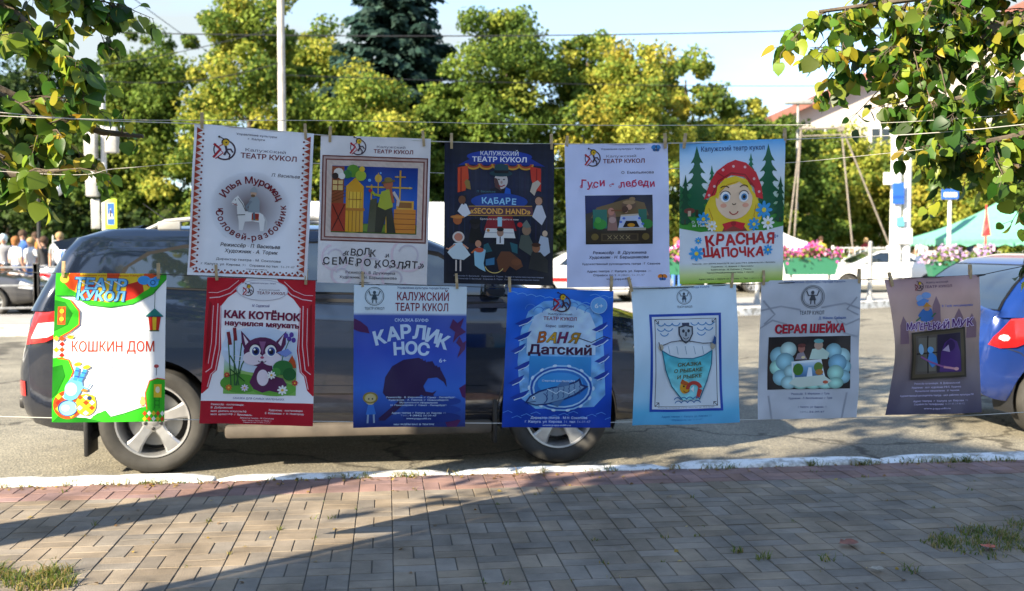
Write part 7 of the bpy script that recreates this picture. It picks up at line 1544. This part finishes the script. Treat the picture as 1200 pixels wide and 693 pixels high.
# ------------------------------------------------------------------ hanging the sheets
PLANE0, PLANES = 4.30, .115                     # the lines hang in the upright plane Y = PLANE0 + PLANES * X
PN = Vector((PLANES, -1, 0)).normalized()       # towards the camera
def on_plane(px, py, d=0):
    p = P(px, py, 1.0); r = Vector((p.x, p.y, p.z - CAM_Z)); t = PLANE0 / (r.y - PLANES * r.x)
    return Vector((r.x * t, r.y * t, CAM_Z + r.z * t)) + PN * d
def poster(label, art, TL, TR, BR, BL, seed, side=0.0, wave=.006, curl=.012, front=0.004):
    """sheet hung by its upper corners; bottom sways a little"""
    H = art.H; cu, cv = 2.6316, 2.75; bm = bmesh.new(); opl = bm.faces.layers.int.new('op'); lvl = []
    for k, (b, lv, V, F, col) in enumerate(art.ops):
        lvl.append(lv); vs = [bm.verts.new((min(100, max(0, x)), min(H, max(0, y)), lv)) for x, y in V]
        for f in F:
            if len(set(f)) < 3: continue
            try: bm.faces.new([vs[i] for i in f])[opl] = k
            except ValueError: pass
    def cut(ax, c):
        no = (1, 0, 0) if ax == 0 else (0, 1, 0); co = (c, 0, 0) if ax == 0 else (0, c, 0)
        bmesh.ops.bisect_plane(bm, geom=bm.verts[:] + bm.edges[:] + bm.faces[:], plane_co=co, plane_no=no, dist=1e-6)
    k = cu
    while k < 100: cut(0, k); k += cu
    k = cv
    while k < H: cut(1, k); k += cv
    bmesh.ops.triangulate(bm, faces=[f for f in bm.faces if len(f.verts) > 4])
    c0, c1, c2, c3 = [on_plane(*q) for q in (TL, TR, BR, BL)]; g = random.Random(seed); ph = [g.uniform(0, 6.28) for _ in range(6)]
    def pos(x, y, lv):
        u, v = x / 100, y / H; p = c0.lerp(c1, u).lerp(c3.lerp(c2, u), v)
        d = 1.5 * wave * (math.sin(u * 6.0 + ph[0] + .8 * v) * (.35 + .65 * v) + .5 * math.sin(u * 11 + ph[1] + 1.5 * v) * v * .8 + .5 * math.sin(v * 8 + ph[2] + u * 2.2))
        d += wave * .7 * math.sin(u * 19 + ph[3] + v * 3.) * math.sin(v * 13 + ph[4] + u * 4)
        d += curl * (max(0, u - .8) * 5) ** 2 * math.cos(v * 3 + ph[5]) * .6 + curl * (max(0, .2 - u) * 5) ** 2 * math.sin(v * 3 + ph[4]) * .6
        e = side * math.sin(min(1, v * 1.0) * math.pi) * max(0, 1 - u * 2.2)
        return p + (c1 - c0).normalized() * e + PN * (d + front + (.0005 + lv * .0004 if lv else 0))
    col = [op[4] for op in art.ops]
    xy = {}
    me = bpy.data.meshes.new('poster')
    bm.verts.index_update(); cols = []
    for v in bm.verts: xy[v.index] = (v.co.x, v.co.y)
    for v in bm.verts: v.co = pos(v.co.x, v.co.y, v.co.z)
    fl = [(f[opl], [v.index for v in f.verts]) for f in bm.faces]
    for f, _ in zip(bm.faces, fl): f.smooth = True
    bm.normal_update()
    for f in bm.faces:
        if f.normal.dot(PN) < 0: f.normal_flip()
    bm.to_mesh(me)
    bm.free()
    at = me.color_attributes.new('Col', 'FLOAT_COLOR', 'CORNER'); op = me.attributes['op'].data; arr = []
    loops = np.zeros(len(me.loops), np.int32); me.loops.foreach_get('vertex_index', loops)
    for p in me.polygons:
        c = col[op[p.index].value]
        for li in p.loop_indices: arr += [*(c(*xy[int(loops[li])]) if callable(c) else c), 1.0]
    at.data.foreach_set('color', np.array(arr, np.float32))
    o = link('poster', me, None, M['print']); tag(o, label, 'poster', 'theatre posters pegged to the lines')
    o['_ends'] = 0; del o['_ends']
    return o, pos
POST = [
 ('white poster with a knight on a white horse and patterned side borders', art_knight, (228, 145), (368, 157), (360, 328), (220, 322), 1, .0, .005),
 ('grey poster with a framed stage picture of a yellow house', art_house, (376, 159), (505, 163), (500, 335), (372, 331), 2, .0, .006),
 ('dark navy cabaret poster crowded with puppets and a man in a hat', art_cabaret, (521, 167), (649, 169), (648, 335), (520, 332), 3, .0, .003),
 ('lavender white poster with a red title over a dark photo of a stove', art_geese, (661, 170), (783, 168), (784, 336), (664, 337), 4, .0, .005),
 ('blue and green forest poster with a girl in a red kerchief', art_hood, (797, 167), (919, 163), (918, 330), (796, 333), 5, .0, .005),
 ('sunlit white poster in a green and orange border with a lantern', art_cathouse, (66, 320), (195, 321), (193, 494), (61, 495), 6, .0, .003),
 ('poster with red curtains and a purple kitten', art_kitten, (243, 325), (370, 329), (367, 499), (234, 496), 7, .0, .004),
 ('dark blue poster with a hunched long nosed silhouette', art_nose, (415, 334), (547, 336), (545, 500), (414, 501), 8, .0, .004),
 ('bright blue poster with a fish on a plate', art_fish, (595, 337), (719, 341), (715, 501), (588, 501), 9, .0, .005),
 ('pale blue poster with a net and goldfish in a blue frame', art_net, (740, 337), (862, 333), (867, 495), (741, 499), 10, .010, .006),
 ('grey marbled poster with pale balloons around a small landscape', art_lake, (892, 329), (1009, 327), (1003, 489), (888, 492), 11, .0, .005),
 ('brown dusky poster with a framed purple figure', art_muk, (1036, 328), (1148, 322), (1149, 483), (1038, 487), 12, .040, .006)]
NICK = ['knight poster', 'framed house poster', 'cabaret poster', 'lavender poster', 'forest poster', 'sunlit bordered poster', 'kitten poster', 'long nose poster', 'fish plate poster', 'goldfish net poster', 'balloon poster', 'brown dusky poster']
for lab, fn, TL, TR, BR, BL, sd, side, wv in POST: poster(lab, fn(), TL, TR, BR, BL, sd, side, wv)

# lines
def cord(label, pts, r=.0022, m=None, d=.0, name='rope'):
    ws = [on_plane(*p, d) for p in pts]; fine = []
    for i in range(len(ws) - 1):
        a0, a, b, b1 = ws[max(i - 1, 0)], ws[i], ws[i + 1], ws[min(i + 2, len(ws) - 1)]
        for k in range(8):
            t = k / 8; fine.append(.5 * ((2 * a) + (b - a0) * t + (2 * a0 - 5 * a + 4 * b - b1) * t * t + (3 * a - a0 - 3 * b + b1) * t ** 3))
    fine.append(ws[-1]); o = MB().tube(fine, r, 6).build(name, m or M['rope'], None, 40); return tag(o, label, 'rope', 'lines the posters hang on')
cord('top line that carries the upper row of five posters', [(-560, 60), (0, 132), (237, 146), (370, 158), (510, 166), (650, 169), (790, 168), (918, 164), (1200, 146), (1760, 70)], d=.001)
cord('middle line that carries the lower row of seven posters', [(-560, 290), (0, 318), (195, 322), (370, 329), (545, 336), (720, 339), (862, 334), (1009, 328), (1148, 322), (1200, 312), (1760, 200)], .0020, M['dark_rope'], d=.001)
cord('bottom line running along the lower edges of the posters', [(-560, 470), (0, 489), (240, 493), (600, 497), (760, 495), (1000, 490), (1200, 484), (1760, 440)], .0020, d=-.014)
cord('empty upper line without any posters above the top row', [(-560, 90), (0, 128), (400, 133), (800, 139), (1200, 128), (1760, 60)], .0015, d=-.25)
cord('slack empty line behind the knight poster', [(-560, 150), (0, 196), (110, 190), (225, 182), (372, 184), (520, 196), (660, 190), (1000, 180), (1760, 90)], .0013, d=-.35)

# clothespins: two wooden prongs and a wire spring
def pin_master():
    root = empty('clothespin', (0, 0, 0))
    for sg in (1, -1):
        mb = MB(); prof = [(.0038, .030), (.0055, .0), (.0050, -.012), (.0010, -.034)]
        vs = []
        for y, z in prof:
            t = .0032
            for (dx, dy) in ((-.0048, 0), (.0048, 0), (.0048, t), (-.0048, t)): vs.append((dx, sg * (y - .0012 + dy), z))
        mb.add(vs, [(i * 4 + k, i * 4 + (k + 1) % 4, (i + 1) * 4 + (k + 1) % 4, (i + 1) * 4 + k) for i in range(3) for k in range(4)] + [(0, 1, 2, 3), (12, 13, 14, 15)])
        mb.build('prong', M['wood'], root)
    sp = MB()
    for k in range(3): sp.tube([(-.0055 + .0004, math.cos(t) * .0045, .001 + math.sin(t) * .0045 + k * .0011) for t in [q * 6.283 / 10 for q in range(11)]], .0006, 4)
    sp.tube([(-.0052, .0072, -.004), (-.0052, .0072, .002), (.0052, .0072, .002), (.0052, .0072, -.004)], .0007, 4)
    sp.build('spring', M['steel'], root)
    return root
pm = pin_master(); first = True; LAB = 'wooden clothespin '
PINS = [(237, 139, 'on the left upper corner of the knight poster', 0), (358, 152, 'on the right upper corner of the knight poster', 3), (387, 155, 'on the left upper corner of the framed house poster', -2), (496, 160, 'on the right upper corner of the framed house poster', 5),
 (529, 163, 'on the left upper corner of the cabaret poster', 0), (646, 164, 'on the right upper corner of the cabaret poster', 2), (664, 166, 'on the left upper corner of the lavender poster', -4), (779, 163, 'on the right upper corner of the lavender poster', 3), (802, 163, 'on the left upper corner of the forest poster', -6), (919, 157, 'on the right upper corner of the forest poster', 2),
 (75, 313, 'on the left upper corner of the sunlit bordered poster', -3), (186, 315, 'on the right upper corner of the sunlit bordered poster', 0), (254, 317, 'on the left upper corner of the kitten poster', 2), (359, 322, 'on the right upper corner of the kitten poster', -4), (425, 325, 'on the left upper corner of the long nose poster', 0), (535, 327, 'on the right upper corner of the long nose poster', 4),
 (597, 331, 'on the left upper corner of the fish plate poster', 2), (716, 330, 'on the right upper corner of the fish plate poster', -2), (738, 331, 'tilted on the left upper corner of the goldfish net poster', 14), (857, 326, 'on the right upper corner of the goldfish net poster', -3), (894, 323, 'on the left upper corner of the balloon poster', 2), (1006, 321, 'on the right upper corner of the balloon poster', 0), (1043, 325, 'tilted on the left upper corner of the brown dusky poster', 16), (1136, 316, 'on the right upper corner of the brown dusky poster', 3)]
for px, py, lab, tl in PINS:
    o = pm if first else copy_tree(pm); first = False
    o.location = on_plane(px, py + 2, .006); o.scale = (1.12, 1.12, 1.0)
    o.rotation_euler = Euler((0, R(-tl), math.atan(PLANES))); tag(o, LAB + lab, 'clothespin', 'clothespins on the lines')

# ------------------------------------------------------------------ small things on the pavement
def gpt2(px, py): Y = CAM_Z * 1200 / (py - 288.4); q = P(px, py, Y); return q
def dry_leaf(label, px, py, L, rz, col):
    V = []; n = 9; F = []; g = random.Random(px)
    out = [(0, 0), (.28, .12), (.42, .3), (.34, .46), (.46, .58), (.26, .78), (.1, .9), (0, 1.05)]
    for x, y in out:
        for sx in (0, 1, -1): V.append((sx * x * L, (y - .5) * L, .012 + .25 * L * (abs(sx) * x) ** 1.2 + .12 * L * abs(y - .5) + g.uniform(0, .004)))
    F = []
    for i in range(len(out) - 1): F += [(i * 3, i * 3 + 3, i * 3 + 4, i * 3 + 1), (i * 3, i * 3 + 2, i * 3 + 5, i * 3 + 3)]
    me = bpy.data.meshes.new('dry_leaf'); me.from_pydata(V, [], F); smooth(me); o = link('dry_leaf', me, None, mat('dry_leaf_' + str(px), col, .7, var=.4, vscale=40))
    o.location = gpt2(px, py); o.location.z = .001; o.rotation_euler = (0, 0, rz); tag(o, label, 'leaf')
dry_leaf('curled red brown dry leaf lying on the shaded pavers at the lower right', 994, 645, .10, 1.9, (.22, .07, .04))
dry_leaf('small red leaf in the grassy corner at the lower right', 1157, 649, .07, .6, (.45, .10, .05))
dry_leaf('small pale dry leaf on the pavers near the bottom at the right', 1027, 676, .06, 1.3, (.30, .26, .20))
# litter of small fallen leaves
V = []; F = []; CC = []
g = np.random.default_rng(21); n = 420; sp = g.uniform(-4.5, 4.5, n); tt = np.where(g.random(n) < .65, -.02 - np.abs(g.normal(0, .07, n)), -g.uniform(.1, 2.4, n))
pos = np.array([tuple(street(a, b, .006)) for a, b in zip(sp, tt)]); keep = (sp < 1.2) | (g.random(n) < .35); pos = pos[keep]; n = len(pos)
c = np.array([(.42, .28, .05), (.30, .16, .05), (.5, .36, .08), (.2, .12, .05)])[g.integers(0, 4, n)]
v, f, cc = scatter(pos, g.normal(0, .25, (n, 3)) + np.array([0, 0, 1]), g.normal(0, 1, (n, 3)) * np.array([1, 1, .1]), g.uniform(.012, .032, n), c, 'far')
tag(link('fallen_leaves', np_mesh('fallen_leaves', v, f, cc), None, M['leaf']), 'tiny yellow and brown leaves littering the pavement along the kerb', None, None, 'stuff')

# ------------------------------------------------------------------ unseen house behind the photographer, placed and turned to cast the pavement's shade
D = Vector((math.cos(SUN_DIR), math.sin(SUN_DIR), 0)); e0 = Vector((-1.00, 4.2, 0))          # the edge of its shade on the pavement
cor = e0 - D * 10.5
hb_ = empty('unseen_shade_house', (cor.x, cor.y, 0), SUN_DIR - R(90), label='plain two storey plastered house placed unseen behind the photographer to cast shade', cat='house')
HH = 8.5; mb = MB(); mb.box(0, 26, -10, 0, -.1, HH)
mb.build('wall', mat('ochre_plaster', (.62, .56, .46), .9, var=.12, vscale=.6, bump=.2), hb_)
MB().box(-.25, 26.2, -10.2, .25, HH, HH + .22, b=.03).build('roof', M['red_roof'], hb_)
for k in range(7):
    for z in (.9, 3.8):
        x0 = 1.4 + k * 3.5; fr = MB().box(x0, x0 + 1.2, -.02, .06, z, z + 1.6).build('window', M['white_paint'], hb_); MB().box(x0 + .09, x0 + .56, .055, .075, z + .09, z + 1.51).box(x0 + .64, x0 + 1.11, .055, .075, z + .09, z + 1.51).build('pane', M['glass'], fr)
